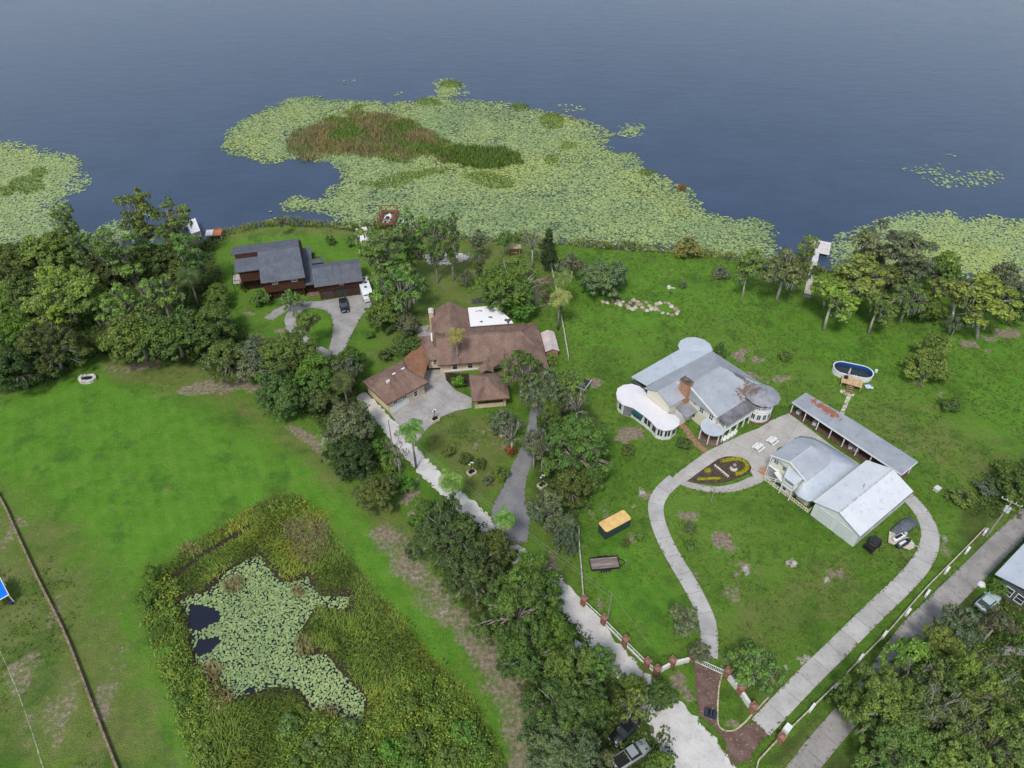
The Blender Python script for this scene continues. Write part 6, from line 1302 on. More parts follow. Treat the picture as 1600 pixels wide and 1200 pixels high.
# motorhome
mh = thing('motorhome', 'white motorhome with roof vents parked beside the garage', 'motorhome', (*G2(582, 461, 0), 0), heading((576, 435), (586, 462))); CO = simple('motorhome_shell', (.78, .80, .82), .4, .05)
b = MB(); loft(b, [[(-3.6, -1.15, .5), (-3.6, 1.15, .5), (-3.6, 1.15, 2.75), (-3.6, -1.15, 2.75)], [(2.2, -1.15, .5), (2.2, 1.15, .5), (2.2, 1.15, 2.85), (2.2, -1.15, 2.85)], [(2.9, -1.05, .5), (2.9, 1.05, .5), (2.9, 1.05, 2.3), (2.9, -1.05, 2.3)], [(3.5, -1.0, .5), (3.5, 1.0, .5), (3.5, 1.0, 1.3), (3.5, -1.0, 1.3)]]); b.obj('body', CO, mh)
MB().box(2.86, 3.12, -.9, .9, 1.45, 2.15).obj('windscreen', GLASS, mh)
for x, y in ((-2.6, .3), (-1.7, -.4), (-.9, .4), (1.0, 0)): MB().box(x - .28, x + .28, y - .28, y + .28, 2.72, 2.98).obj('roof_vent', simple('dark_vent', (.06, .07, .09), .5) if 'dark_vent' not in bpy.data.materials else bpy.data.materials['dark_vent'], mh)
for x in (-2.2, 2.3):
    for s in (-1, 1): wheel(mh, x, s * 1.05, .4)
mh.location.x -= 1.4
# covered car, utility buggy, water scooters beside the barn
cc = thing('covered_car', 'car under a grey fabric cover beside the curved driveway', 'car', G(1412, 826), heading((1399, 834), (1428, 812))); COV = simple('grey_car_cover', (.13, .145, .17), .8, .2, 1.5, bump=.05)
b = MB(); R8 = lambda x, w, zt, zs: [(x, -w, .06), (x, -w, zs), (x, -w * .72, zt), (x, w * .72, zt), (x, w, zs), (x, w, .06)]
loft(b, [R8(-2.5, .75, .62, .4), R8(-2.2, .92, .95, .62), R8(-1.5, .98, 1.05, .75), R8(-.8, .98, 1.5, .85), R8(.5, .98, 1.5, .85), R8(1.1, .98, 1.05, .75), R8(2.1, .92, .85, .6), R8(2.45, .7, .6, .4)]); b.obj('cover', COV, cc, True)
for x in (-1.45, 1.5):
    for s in (-1, 1): wheel(cc, x, s * .82, .31)
ub = thing('utility_buggy', 'black utility buggy with flat roof parked at the barn wall', 'buggy', G(1362, 855), heading((1350, 862), (1372, 843))); BLK = simple('black_plastic', (.022, .022, .025), .5, .15)
b = MB(); loft(b, [[(-1.5, -.7, .4), (-1.5, .7, .4), (-1.5, .7, .85), (-1.5, -.7, .85)], [(1.0, -.72, .4), (1.0, .72, .4), (1.0, .72, .85), (1.0, -.72, .85)], [(1.55, -.6, .45), (1.55, .6, .45), (1.55, .6, .7), (1.55, -.6, .7)]]); b.obj('body', BLK, ub)
MB().box(-.75, .8, -.7, .7, 1.82, 1.9).obj('roof', simple('dark_grey_roof', (.035, .035, .042), .45), ub); MB().box(-1.5, -.8, -.72, .72, .86, 1.2).obj('cargo_box', BLK, ub)
b = MB()
for x in (-.7, .75):
    for y in (-.66, .66): b.bar((x, y, .8), (x * .95, y, 1.84), .06)
b.obj('roll_cage', BLK, ub); MB().box(-.5, -.1, -.6, .6, .86, 1.15).obj('seat', simple('grey_seat', (.10, .09, .08), .8), ub)
for x in (-1.0, 1.0):
    for s in (-1, 1): wheel(ub, x, s * .68, .32, .26)
ja = heading((1396, 838), (1420, 846))
jt = thing('scooter_trailer', 'low cream trailer on the grass carrying two water scooters', 'trailer', G(1407, 848), ja); b = MB(); b.prism([(-1.9, -1.2), (1.3, -1.2), (1.9, -.5), (1.9, .3), (1.2, 1.2), (-1.9, 1.2)], .35, .48); b.obj('deck', simple('cream_deck', (.55, .49, .38), .7, .15), jt)
for s in (-1, 1): wheel(jt, 0, s * 1.1, .27)
MB().bar((1.8, 0, .42), (3.0, 0, .42), .1).obj('drawbar', GREYRAIL, jt)
for nm, lab, d, c1 in (('a', 'white water scooter on the cream trailer, nearer the barn', Vector((-.35, .52, .49)), (.72, .74, .76)), ('b', 'black and white water scooter on the cream trailer, nearer the driveway', Vector((.25, -.55, .49)), (.03, .035, .05))):
    j = thing('water_scooter', lab, 'water scooter', G(1407, 848) + Matrix.Rotation(ja, 3, 'Z') @ d, ja + R(52)); b = MB(); E6 = lambda x, w, z0, z1: [(x, -w * .5, z0), (x, -w, (z0 + z1) / 2), (x, -w * .6, z1), (x, w * .6, z1), (x, w, (z0 + z1) / 2), (x, w * .5, z0)]
    loft(b, [E6(-1.4, .45, .05, .42), E6(-.4, .52, .0, .55), E6(.6, .48, .0, .72), E6(1.3, .25, .15, .62), E6(1.55, .06, .3, .5)]); b.obj('hull', simple('scooter_hull_' + nm, c1, .3, .05), j, True); MB().box(-1.1, .2, -.18, .18, .5, .78).obj('seat', simple('scooter_seat_' + nm, (.02, .025, .04) if nm == 'a' else (.70, .71, .72), .6), j); b = MB(); b.bar((.5, -.4, .98), (.5, .4, .98), .07); b.bar((.5, 0, .6), (.5, 0, .98), .1); b.obj('handlebar', BLK, j)
# flatbed trailer and container
ta = heading((922, 888), (966, 884)); tr = thing('flatbed_trailer', 'flat trailer with weathered plank deck on the bright lawn', 'trailer', G(944, 884), ta); PLK = [simple('weathered_plank_' + k, c, .9, .25, 2.0, stretch=(.3, 4, 1)) for k, c in (('a', (.25, .20, .18)), ('b', (.31, .26, .235)), ('c', (.21, .165, .15)))]
for i in range(8): y = -.93 + i * .235; MB().box(-2.15, 2.15, y, y + .215, .72, .78).obj('plank', PLK[(i * 5 + i // 3) % 3], tr)
b = MB(); b.box(-2.2, 2.2, 1.0, 1.08, .5, .95); b.box(-2.2, 2.2, -1.08, -1.0, .5, .8); b.box(-2.25, -2.17, -1.0, 1.0, .5, .8); b.box(2.17, 2.25, -1.0, 1.0, .5, .95); b.obj('frame', BLK, tr)
MB().bar((2.2, .8, .6), (3.4, 0, .55), .09).obj('drawbar', BLK, tr); MB().bar((2.2, -.8, .6), (3.4, 0, .55), .09).obj('drawbar', BLK, tr); MB().box(3.2, 3.4, -.1, .1, 0, .9).obj('jack', HUB, tr)
MB().box(-.95, .75, -1.38, -1.09, .68, .74).obj('mudguard', BLK, tr); MB().box(-.95, .75, 1.09, 1.38, .68, .74).obj('mudguard', BLK, tr)
for x in (-.5, .3):
    for s in (-1, 1): wheel(tr, x, s * 1.23, .31, .2)
ca = heading((944, 840), (983, 819)); cn = thing('storage_container', 'dark green storage container with bright yellow roof on the lawn', 'container', (*G2(963, 830), 0), ca); cn.scale = (1.17, 1.12, 1.05); cn.location = Vector((*((np.array(G2(941, 824, 2.1)) + np.array(G2(975, 802, 2.1))) / 2 * .5 + (np.array(G2(944, 826, 2.1)) + np.array(G2(983, 807, 2.1))) / 2 * .5), 0))
CG = simple('dark_green_steel', (.045, .085, .075), .55, .15); b = MB(); b.box(-2.1, 2.1, -.85, .85, .08, 2.05); b.obj('body', CG, cn)
for i in range(11): x = -2.0 + i * .4; MB().box(x - .07, x + .07, -.92, -.86, .15, 1.95).obj('side_rib', CG, cn)
b = MB(); b.prism([(-2.2, -.75), (-2.0, -.97), (2.0, -.97), (2.2, -.75), (2.2, .75), (2.0, .97), (-2.0, .97), (-2.2, .75)], 2.06, 2.16); b.obj('roof', simple('yellow_roof_paint', (.78, .52, .20), .6, .06, 1.0, c2=(.60, .38, .14)), cn)
b = MB()
for s in (-1, 1): b.box(-2.16, -2.1, s * .42 - .38, s * .42 + .38, .15, 1.95)
b.obj('end_door', CG, cn)
# ------------------------------------------------------------------ pool
pl = thing('swimming_pool', 'oval above-ground pool with white rim and dark water on the lawn', 'pool', (68.95, 108.45, 0), R(-20)); 
def stad(r, l, n=10): return [(l + r * math.cos(t), r * math.sin(t)) for t in np.linspace(-math.pi / 2, math.pi / 2, n)] + [(-l + r * math.cos(t), r * math.sin(t)) for t in np.linspace(math.pi / 2, 3 * math.pi / 2, n)]
def ringm(P, Q, z0, z1, zt=None):
    n = len(P); b = MB(); b.add([(x, y, z0) for x, y in P] + [(x, y, z1) for x, y in P] + [(x, y, z1) for x, y in Q] + [(x, y, z0) for x, y in Q], [(k * n + i, k * n + (i + 1) % n, ((k + 1) % 4) * n + (i + 1) % n, ((k + 1) % 4) * n + i) for k in range(4) for i in range(n)]); return b
ringm(stad(1.98, 1.85), stad(1.90, 1.85), 0, 1.2).obj('wall', WHITE, pl); ringm(stad(2.05, 1.85), stad(1.85, 1.85), 1.2, 1.27).obj('rim', WHITE, pl); ringm(stad(1.895, 1.85), stad(1.86, 1.85), .1, 1.19).obj('liner', simple('blue_pool_liner', (.01, .07, .32), .5, .1), pl)
m = N('stale_pool_water'); PW = m.done((.025, .035, .042), .05, .5); b = MB(); b.prism(stad(1.86, 1.85), .05, .5); b.obj('water', PW, pl)
pd = thing('pool_deck', 'bare timber deck with steps against the oval pool', 'deck', (67.45, 104.95, 0), R(-26))
DKS = [simple('bare_board_' + k, c, .8, .12, 2.0) for k, c in (('a', (.58, .38, .21)), ('b', (.62, .42, .24)), ('c', (.53, .35, .19)))]
for i in range(10): x = -1.95 + i * .39; MB().box(x, x + .37, -1.2, 1.2, 1.16, 1.22).obj('deck_board', DKS[i * 7 % 3], pd)
for x in (-1.8, 0, 1.8):
    for y in (-1.1, 1.1): MB().box(x - .07, x + .07, y - .07, y + .07, 0, 1.15).obj('leg', DKS[2], pd)
for k in range(4): MB().box(-.75, .55, -1.5 - k * .3, -1.22 - k * .3, .86 - k * .28, .93 - k * .28).obj('step', simple('brown_step', (.32, .20, .13), .8, .15) if 'brown_step' not in bpy.data.materials else bpy.data.materials['brown_step'], pd)
b = MB(); b.bar((.1, .9, 1.2), (.1, 1.5, 1.9), .05); b.bar((.5, .9, 1.2), (.5, 1.5, 1.9), .05); b.obj('ladder_rail', WHITE, pd)
tag(MB().box(-.35, .35, -.28, .28, 0, .5).obj('deck_box', BLK), 'small dark box standing on the timber pool deck', 'box'); o = bpy.data.objects['deck_box']; o.location = (66.5, 105.9, 1.22); o.rotation_euler.z = R(-26)
up = thing('folded_parasol', 'folded pinkish parasol leaning on the pool deck rail', 'parasol', (67.0, 106.3, 1.22), R(30)); MB().tube([(0, 0, 0), (.5, .3, 1.9)], .03).obj('pole', GREYRAIL, up); MB().tube([(.2, .12, .75), (.35, .21, 1.3), (.52, .31, 1.95)], [.22, .16, .03], 8).obj('canopy', simple('pink_canvas', (.62, .50, .46), .8), up)
rf = thing('crumpled_tarp', 'crumpled white and blue tarp lying beside the timber pool deck', 'tarp', (*G2(1357, 606), 0)); rng = np.random.default_rng(3); V = [(x * .38 + rng.normal() * .1, y * .3 + rng.normal() * .08, .12 + rng.random() * .35) for y in range(-2, 3) for x in range(-2, 3)]; b = MB(); b.add(V, [(i * 5 + j, i * 5 + j + 1, i * 5 + j + 6, i * 5 + j + 5) for i in range(4) for j in range(4)]); b.obj('sheet', simple('white_blue_tarp', (.74, .76, .80), .6, .1, 3, c2=(.20, .30, .50)), rf)
eq = thing('pool_pump', 'white pool pump with hoses behind the oval pool', 'pump', (*G2(1368, 582), 0)); MB().tube([(0, 0, 0), (0, 0, .7)], .28, 10).obj('filter_tank', WHITE, eq); MB().tube([(-.2, .2, .15), (-.8, .5, .1), (-1.0, 0, .1), (-.5, -.4, .3)], .06).obj('hose', WHITE, eq)
STN = simple('pale_paving_slab', (.56, .53, .43), .9, .12, 2)
sp = thing('slab_path', 'narrow path of pale slabs from the pool steps to the long carport', 'path')
for i, (q, w, l) in enumerate([((1317, 612), .5, .55), ((1324, 615), .5, .55), ((1331, 617), .4, .5), ((1325.5, 622), .38, .55), ((1323, 628), .38, .55), ((1320.5, 634), .38, .55), ((1318, 640), .38, .55), ((1315.5, 646), .38, .55)]):
    o = MB().box(-l, l, -w, w, -.03, .05).obj('paving_slab', STN, sp); o.location = G(*q); o.rotation_euler.z = heading((1326, 620), (1314, 648))
# ------------------------------------------------------------------ court furniture and flower bed
def picnic(label, p):
    t = thing('picnic_table', label, 'table', (p[0], p[1], .066), R(40), 'white picnic tables on the court')
    for i in range(4): MB().box(-.95, .95, -.42 + i * .215, -.22 + i * .215, .72, .77).obj('tabletop_board', WHITE, t)
    for y in (-.85, .62): MB().box(-.95, .95, y, y + .26, .42, .47).obj('bench', WHITE, t)
    for x in (-.65, .65): b = MB(); b.bar((x, -.7, 0), (x, -.2, .72), .08); b.bar((x, .7, 0), (x, .2, .72), .08); b.bar((x, -.75, .38), (x, .75, .38), .08); b.obj('leg_frame', WHITE, t)
    MB().tube([(0, 0, .78), (0, 0, 1.9)], .035).obj('parasol_pole', WHITE, t)
picnic('white picnic table nearer the flower bed on the court', G2(1184, 702)); picnic('white picnic table nearer the annex roof corner on the court', G2(1206, 692))
ch_l = ['white chair at the head of the row before the porch', 'second white chair in the row before the porch', 'third white chair in the row before the porch', 'fourth white chair in the row, nearest the porch columns']
for i, q in enumerate([(1130, 690), (1135.5, 687), (1141, 683.5), (1146, 680)]):
    t = thing('garden_chair', ch_l[i], 'chair', (*G2(*q), .066), R(-50), 'white chairs in a row before the porch'); MB().box(-.3, .3, -.3, .3, .38, .44).obj('seat', WHITE, t); b = MB(); b.slab([(-.3, .26, .44), (.3, .26, .44), (.3, .48, 1.15), (-.3, .48, 1.15)], .05); b.obj('backrest', WHITE, t)
    for x in (-.27, .27): MB().box(x - .05, x + .05, -.32, .3, .6, .65).obj('armrest', WHITE, t)
    for x in (-.26, .26):
        for y in (-.26, .26): MB().box(x - .035, x + .035, y - .035, y + .035, 0, .6).obj('leg', WHITE, t)
CB = ((1070, 700), 12.0)
sheet('flower_bed_soil', crop_px([(40, 625), (350, 395), (620, 210), (760, 165), (880, 160), (1050, 190), (1190, 260), (1250, 370), (1220, 450), (1100, 530), (900, 600), (700, 655), (560, 668), (300, 660)], *CB), simple('dark_mulch', (.095, .065, .055), .95, .3, 3, bump=.05), -.05, .085)
HEDG = foliage('clipped_hedge_leaf', (.42, .42, .03), .8, 1.25, (1.1, 1.05, .9), .2)
def hedge(label, pts, w, h, n):
    P = catmull([G2(*q) for q in crop_px(pts, *CB)], .12); rng = np.random.default_rng(len(pts)); i = rng.integers(0, len(P), n); o = rng.normal(size=(n, 3)); o /= np.linalg.norm(o, axis=1, keepdims=True); o[:, 2] = np.abs(o[:, 2])
    Q = np.c_[P[i], np.zeros(n)] + o * np.array([w, w, h]) * rng.uniform(.75, 1.02, (n, 1)) + np.array([0, 0, .08]); me = leaf_mesh('foliage', Q, o + rng.normal(size=(n, 3)) * .25, .075, rng, rng.random(n), HEDG)
    c = Vector((*P.mean(0), 0)); me.transform(Matrix.Translation(-c)); t = thing('hedge', label, 'hedge', c); link('foliage', me, None, t); b = MB()
    for k in range(0, len(P), 5): b.tube([(P[k][0] - c.x, P[k][1] - c.y, 0), (P[k][0] - c.x, P[k][1] - c.y, h)], w * .5, 5)
    b.obj('stem', simple('hedge_stem', (.04, .045, .015), .9), t)
hedge('yellow-green clipped hedge curving like a horseshoe round the stone urn', [(690, 255), (800, 235), (920, 215), (1040, 225), (1130, 270), (1165, 350), (1140, 410), (1060, 470), (960, 500)], .42, .5, 5200)
hedge('small yellow-green clipped hedge clump at the pointed end of the flower bed', [(400, 440), (430, 425), (460, 430)], .48, .5, 900)
hedge('long low yellow-green hedge at the lower side of the flower bed point', [(250, 595), (350, 590), (450, 585), (560, 580), (650, 585)], .26, .4, 1600)
ur = thing('stone_urn', 'dark stone urn on a pale round plinth inside the horseshoe hedge', 'urn', (*G2(1146, 733), .085)); b = MB(); b.cone((0, 0), .68, 0, .2, 16, 0, .62); b.cone((0, 0), .42, .2, .5, 16, 0, .36); b.obj('plinth', simple('pale_stone', (.62, .56, .48), .8, .1), ur); b = MB(); b.cone((0, 0), .25, .5, .75, 16, 0, .48); b.cone((0, 0), .50, .75, 1.0, 16, 0, .44); b.obj('bowl', simple('dark_stone', (.10, .10, .105), .8, .15), ur); b = MB(); b.cone((0, 0), .3, 1.0, 1.2, 12, 0, .22); b.obj('finial', simple('grey_stone', (.33, .33, .32), .8, .1), ur)
bs = thing('slotted_rail', 'cream slotted low rail crossing the flower bed', 'fence'); a, q = G(*crop_px([(545, 345)], *CB)[0]), G(*crop_px([(815, 570)], *CB)[0]); MB().bar(a + Vector((0, 0, .5)), q + Vector((0, 0, .5)), .26, .1).obj('rail', bpy.data.materials['cream_rail'], bs)
for k in range(8): c = a + (q - a) * ((k + .5) / 8); MB().box(c.x - .09, c.x + .09, c.y - .09, c.y + .09, 0, .45).obj('slat', bpy.data.materials['cream_rail'], bs)
# ------------------------------------------------------------------ lamps, poles, wires, bins and small things
def lamp(label, p, pole=1):
    t = thing('garden_lamp', label, 'lamp', G(*p), R(38)); MB().box(-.75, .75, -.55, .55, 0, .55).obj('planter_box', simple('cream_planter', (.66, .56, .44), .8, .1) if 'cream_planter' not in bpy.data.materials else bpy.data.materials['cream_planter'], t); MB().box(-.6, .6, -.4, .4, .5, .57).obj('soil', DARK, t)
    if pole:
        MB().tube([(0, 0, .5), (0, 0, 2.7)], .06).obj('post', BLK, t); b = MB(); b.bar((-.35, 0, 2.45), (.35, 0, 2.45), .05); b.obj('arm', BLK, t)
        for x, z in ((-.35, 2.62), (.35, 2.62), (0, 2.9)): b = MB(); b.cone((x, 0), .1, z - .14, z, 8, 0, .17); b.cone((x, 0), .17, z, z + .18, 8, 0, .04); b.obj('globe', WHITE, t)
        sh = MB(); rng = random.Random(3)
        for k in range(26): a = rng.uniform(0, math.tau); sh.bar((0, 0, .5), (math.cos(a) * .5, math.sin(a) * .4, .6 + rng.random() * .6), .1, .02)
        sh.obj('plant', simple('dark_planter_plant', (.05, .04, .02), .8, .3) if 'dark_planter_plant' not in bpy.data.materials else bpy.data.materials['dark_planter_plant'], t)
lamp('white globe lamp in a cream planter at the edge of the forecourt', (680, 657)); lamp('white globe lamp in a cream planter in the middle of the round lawn', (737, 740)); lamp('white globe lamp in a cream planter right of the grey driveway', (847, 760))
t = thing('planter', 'cream planter without a lamp under the thin grey oak', 'planter', G(786, 679), R(38)); MB().box(-.7, .7, -.45, .45, 0, .5).obj('box', bpy.data.materials['cream_planter'], t); MB().box(-.58, .58, -.33, .33, .46, .53).obj('soil', DARK, t)
POLE = simple('weathered_pole', (.36, .32, .27), .9, .2); WIRE = simple('wire_grey', (.30, .31, .29), .5)
def pole(label, base, h, arm=0, trafo=0, w=.15):
    t = thing('utility_pole', label, 'pole', G(*base)); MB().tube([(0, 0, -.3), (0, 0, h)], [w, w * .65], 8).obj('pole', POLE, t)
    if arm: MB().bar((-arm * .77, arm * .64, h - .3), (arm * .77, -arm * .64, h - .3), .12, .14).obj('crossarm', POLE, t)
    if arm:
        for s in (-1, -.4, .5, 1): MB().tube([(-arm * .75 * s, arm * .62 * s, h - .22), (-arm * .75 * s, arm * .62 * s, h + .05)], .06, 6).obj('insulator', WHITE, t)
    if trafo:
        for s in (0, 1): MB().tube([(-.5 + s * .2, -.35 - s * .3, h - 1.9), (-.5 + s * .2, -.35 - s * .3, h - .9)], .27, 10).obj('transformer', simple('pale_transformer', (.55, .58, .58), .5) if 'pale_transformer' not in bpy.data.materials else bpy.data.materials['pale_transformer'], t)
    return t
pole('utility pole with crossarm and transformers beside the old concrete road', (1541, 838), 9.0, 1.4, 1); pole('thin utility pole on the bright lawn behind the roadside fence', (949, 968), 7.0, 0, 0, .12); pole('grey utility pole beside the gravel road and the garage', (614, 702), 7.5, 0, 0, .13)
pole('thin pale post on the grass below the flower bed', (1111, 783), 4.0, 0, 0, .10)
tp = Vector((*G2(949, 968), 7.0)); t2 = Vector((*G2(614, 702), 7.5)); ends = [(tp, t2, 'upper thin wire strung from the lawn pole towards the garage pole', 0), (tp - Vector((0, 0, .9)), t2 - Vector((0, 0, .9)), 'lower thin wire strung from the lawn pole towards the garage pole', 1), (tp, Vector((*G2(1010, 1040), 5.2)), 'thin guy wire falling from the lawn pole to the brick fence', 2)]
for a, q, lab, k in ends:
    P = [a + (q - a) * s - Vector((0, 0, 4 * 1.1 * s * (1 - s) * (k < 2))) for s in np.linspace(0, 1, 16)]; tag(MB().tube(P, .016, 4).obj('overhead_wire', WIRE), lab, 'wire')
BIN = simple('dark_blue_bin', (.035, .045, .075), .5, .1)
for i, (q, lab) in enumerate([((1103, 1117), 'dark wheeled bin, first of three on the brick entrance'), ((1108.5, 1119), 'dark wheeled bin between two others on the brick entrance'), ((1114.5, 1121), 'dark wheeled bin nearest the grass wedge on the brick entrance')]):
    t = thing('wheeled_bin', lab, 'bin', (*G2(*q), .04), R(-16), 'wheeled bins standing on the brick entrance'); b = MB(); loft(b, [[(-.24, -.28, .08), (.24, -.28, .08), (.24, .26, .08), (-.24, .26, .08)], [(-.29, -.36, .95), (.29, -.36, .95), (.29, .34, .95), (-.29, .34, .95)]]); b.obj('body', BIN, t); MB().box(-.31, .31, -.4, .38, .95, 1.04).obj('lid', BIN, t)
    for s in (-1, 1): wheel(t, s * .0 + (.2 if s > 0 else -.2), .3, .1, .08)
eg = lane_mesh('stone_edging', [(*q, .2) for q in crop_px([(1012, 600), (990, 700), (982, 860), (985, 935), (1010, 975), (1060, 990), (1110, 980), (1170, 930), (1222, 875), (1335, 755)], *C7)], simple('pale_edging_stone', (.52, .45, .30), .85, .25, 4), -.05, .14, .5, .03); tag(link('stone_edging', eg), 'pale stone edging looping round the grass wedge at the brick entrance', 'edging')
# stone fire pit, swing, rocks, rubble
fp = thing('stone_fire_pit', 'pale stone fire pit with dark opening alone on the green field', 'fire pit', (*G2(138, 594), 0), R(8)); ST = [simple('pit_stone_' + k, c, .9, .2, 3) for k, c in (('a', (.60, .57, .52)), ('b', (.50, .47, .43)), ('c', (.66, .63, .58)))]
rng = random.Random(4)
for k in range(14):
    t = math.tau * k / 14; o = MB().box(-.34, .34, -.28, .28, 0, rng.uniform(.55, .95)).obj('stone', ST[k % 3], fp); o.location = (1.35 * math.cos(t), .95 * math.sin(t), 0); o.rotation_euler.z = t + math.pi / 2
MB().box(-.95, .95, -.6, .6, 0, .52).obj('pit_floor', DARK, fp)
sw_ = thing('garden_swing', 'wooden A-frame garden swing on the lake path', 'swing', (*G2(803, 398), 0), R(5)); SWD = simple('honey_wood', (.40, .24, .12), .8, .15); b = MB()
for x in (-1.4, 1.4): b.bar((x, -.8, 0), (x, 0, 2.1), .14); b.bar((x, .8, 0), (x, 0, 2.1), .14)
b.bar((-1.7, 0, 2.15), (1.7, 0, 2.15), .16); b.obj('frame', SWD, sw_); MB().box(-1.0, 1.0, -.3, .3, .55, .63).obj('seat', SWD, sw_); MB().box(-1.0, 1.0, .28, .36, .63, 1.2).obj('backrest', SWD, sw_); MB().box(-1.7, 1.7, -.9, .9, 2.25, 2.32).obj('canopy', simple('tan_canopy', (.45, .33, .22), .8), sw_)
def rock(bm_rng, s):
    b = MB(); n = 7; rings = []
    for z, k in ((-.1, 1.0), (.35, 1.05), (.75, .62)): rings.append([(s[0] * k * math.cos(math.tau * i / n) * bm_rng.uniform(.8, 1.15), s[1] * k * math.sin(math.tau * i / n) * bm_rng.uniform(.8, 1.15), s[2] * z) for i in range(n)])
    return loft(b, rings)
RK = [simple('border_rock_' + k, c, .9, .25, 2.5, bump=.05) for k, c in (('a', (.52, .43, .34)), ('b', (.62, .55, .47)), ('c', (.36, .29, .22)))]
C8 = ((880, 440), 7.273); rb = thing('rock_border', 'winding border of tan rocks on the lawn beside the grey-green tree', 'rock border'); rng = random.Random(12); RMESH = [rock(rng, (.6, .5, .6)).mesh('rock', RK[i % 3]) for i in range(9)]
rp_ = [(450, 235), (500, 245), (560, 225), (620, 225), (680, 235), (720, 270), (740, 300), (780, 320), (760, 245), (800, 220), (850, 235), (880, 265), (900, 300), (950, 335), (940, 240), (980, 280), (1000, 315), (1040, 300), (1060, 260), (1100, 250), (1160, 245), (1200, 250), (1230, 290), (1280, 320), (1310, 345), (1290, 370), (1240, 385), (1190, 370), (1130, 360), (1090, 335), (1050, 320), (820, 300), (850, 265), (600, 255), (640, 265)]
for i, q in enumerate(rp_):
    o = link('rock', RMESH[i % 9], None, rb); o.location = G(*crop_px([q], *C8)[0]); o.rotation_euler.z = rng.uniform(0, 6); k = rng.uniform(.7, 1.25); o.scale = (k, k, k)
def rubble(name, label, pts, n, mat, s, seed):
    rng = random.Random(seed); P = px_poly(pts); lo, hi = P.min(0), P.max(0); b = MB(); c = 0
    while c < n:
        x, y = rng.uniform(lo[0], hi[0]), rng.uniform(lo[1], hi[1])
        if sdf(P, np.array([x]), np.array([y]))[0] < 0: continue
        k = s * rng.uniform(.5, 1.4); r = rock(rng, (k, k * .8, k * .7)); n0 = len(b.v); b.v += [(v[0] + x, v[1] + y, v[2]) for v in r.v]; b.f += [tuple(i + n0 for i in f) for f in r.f]; c += 1
    o = b.obj(name, mat); return tag(o, label, None, None, 'stuff')
rubble('rubble', None, [(660, 398), (690, 394), (730, 398), (732, 406), (700, 414), (670, 412)], 260, simple('white_rubble', (.62, .58, .54), .9, .2, 3), .32, 1)
rubble('brush_debris', None, [(836, 440), (862, 432), (866, 470), (850, 476)], 110, simple('brown_brush', (.17, .10, .07), .95, .3, 3), .30, 2)
rubble('roadside_stones', None, [(850, 880), (875, 895), (890, 925), (870, 915)], 40, simple('pale_road_stone', (.55, .51, .46), .9, .2, 3), .2, 5)
for i, (q, lab) in enumerate([((838, 480), 'pale edging stone nearest the bright tree'), ((845, 478), 'pale edging stone second from the bright tree'), ((851, 476.5), 'pale edging stone, middle of the short row'), ((858, 475), 'pale edging stone next to the palm end'), ((864, 472), 'pale edging stone at the palm end of the row')]):
    o = link('garden_stone', RMESH[i + 1]); tag(o, lab, 'stone', 'edging stones beside the queen palms'); o.location = G(*q); o.scale = (.7, .7, .5)
ws = thing('stump', 'white cut stump on the lake lawn beside the small grey bush', 'stump', G(1045, 450)); b = MB(); b.cone((0, 0), .5, 0, .5, 9, 0, .42); b.obj('bole', simple('bleached_wood', (.66, .63, .58), .9, .1), ws); b = MB(); b.bar((.3, 0, .1), (1.4, -.5, .25), .18); b.obj('fallen_branch', bpy.data.materials['bleached_wood'], ws)
dt = thing('dark_utility_trailer', 'small open trailer with white rails half under the mossy oaks', 'trailer', G(912, 604), R(60)); MB().box(-1.6, 1.6, -.9, .9, .45, .6).obj('bed', simple('dark_bed', (.04, .04, .045), .7), dt); b = MB(); b.box(-1.6, 1.6, -.95, -.87, .6, .95); b.box(-1.68, -1.6, -.95, .9, .6, .95); b.obj('side_rail', WHITE, dt)
for s in (-1, 1): wheel(dt, 0, s * 1.02, .3)
for (q, lab, cat, sz, c) in [((1463, 766), 'white box lying on the lawn right of the carport end', 'box', (.5, .4, .4), (.62, .62, .58)), ((1533, 914), 'white sack beside the old concrete road', 'sack', (.7, .6, .6), (.75, .74, .74)), ((1241, 880), 'grey rock lump on the lawn below the barn', 'rock', (.5, .45, .4), (.45, .43, .39)), ((1153, 1066), 'blue-grey box behind the middle pillar of the gate wall', 'box', (.45, .4, .6), (.10, .16, .24))]:
    t = thing(cat if cat != 'box' else 'storage_box', lab, cat, G(*q), R(30)); mm = simple(lab.split()[0] + '_' + cat + '_stuff', c, .7, .1)
    if cat in ('sack', 'rock'): rock(random.Random(len(lab)), sz).obj('body', mm, t, True)
    else: MB().box(-sz[0], sz[0], -sz[1], sz[1], 0, sz[2] * 1.5).obj('body', mm, t); MB().box(-sz[0] - .05, sz[0] + .05, -sz[1] - .05, sz[1] + .05, sz[2] * 1.5, sz[2] * 1.5 + .08).obj('lid', mm, t)
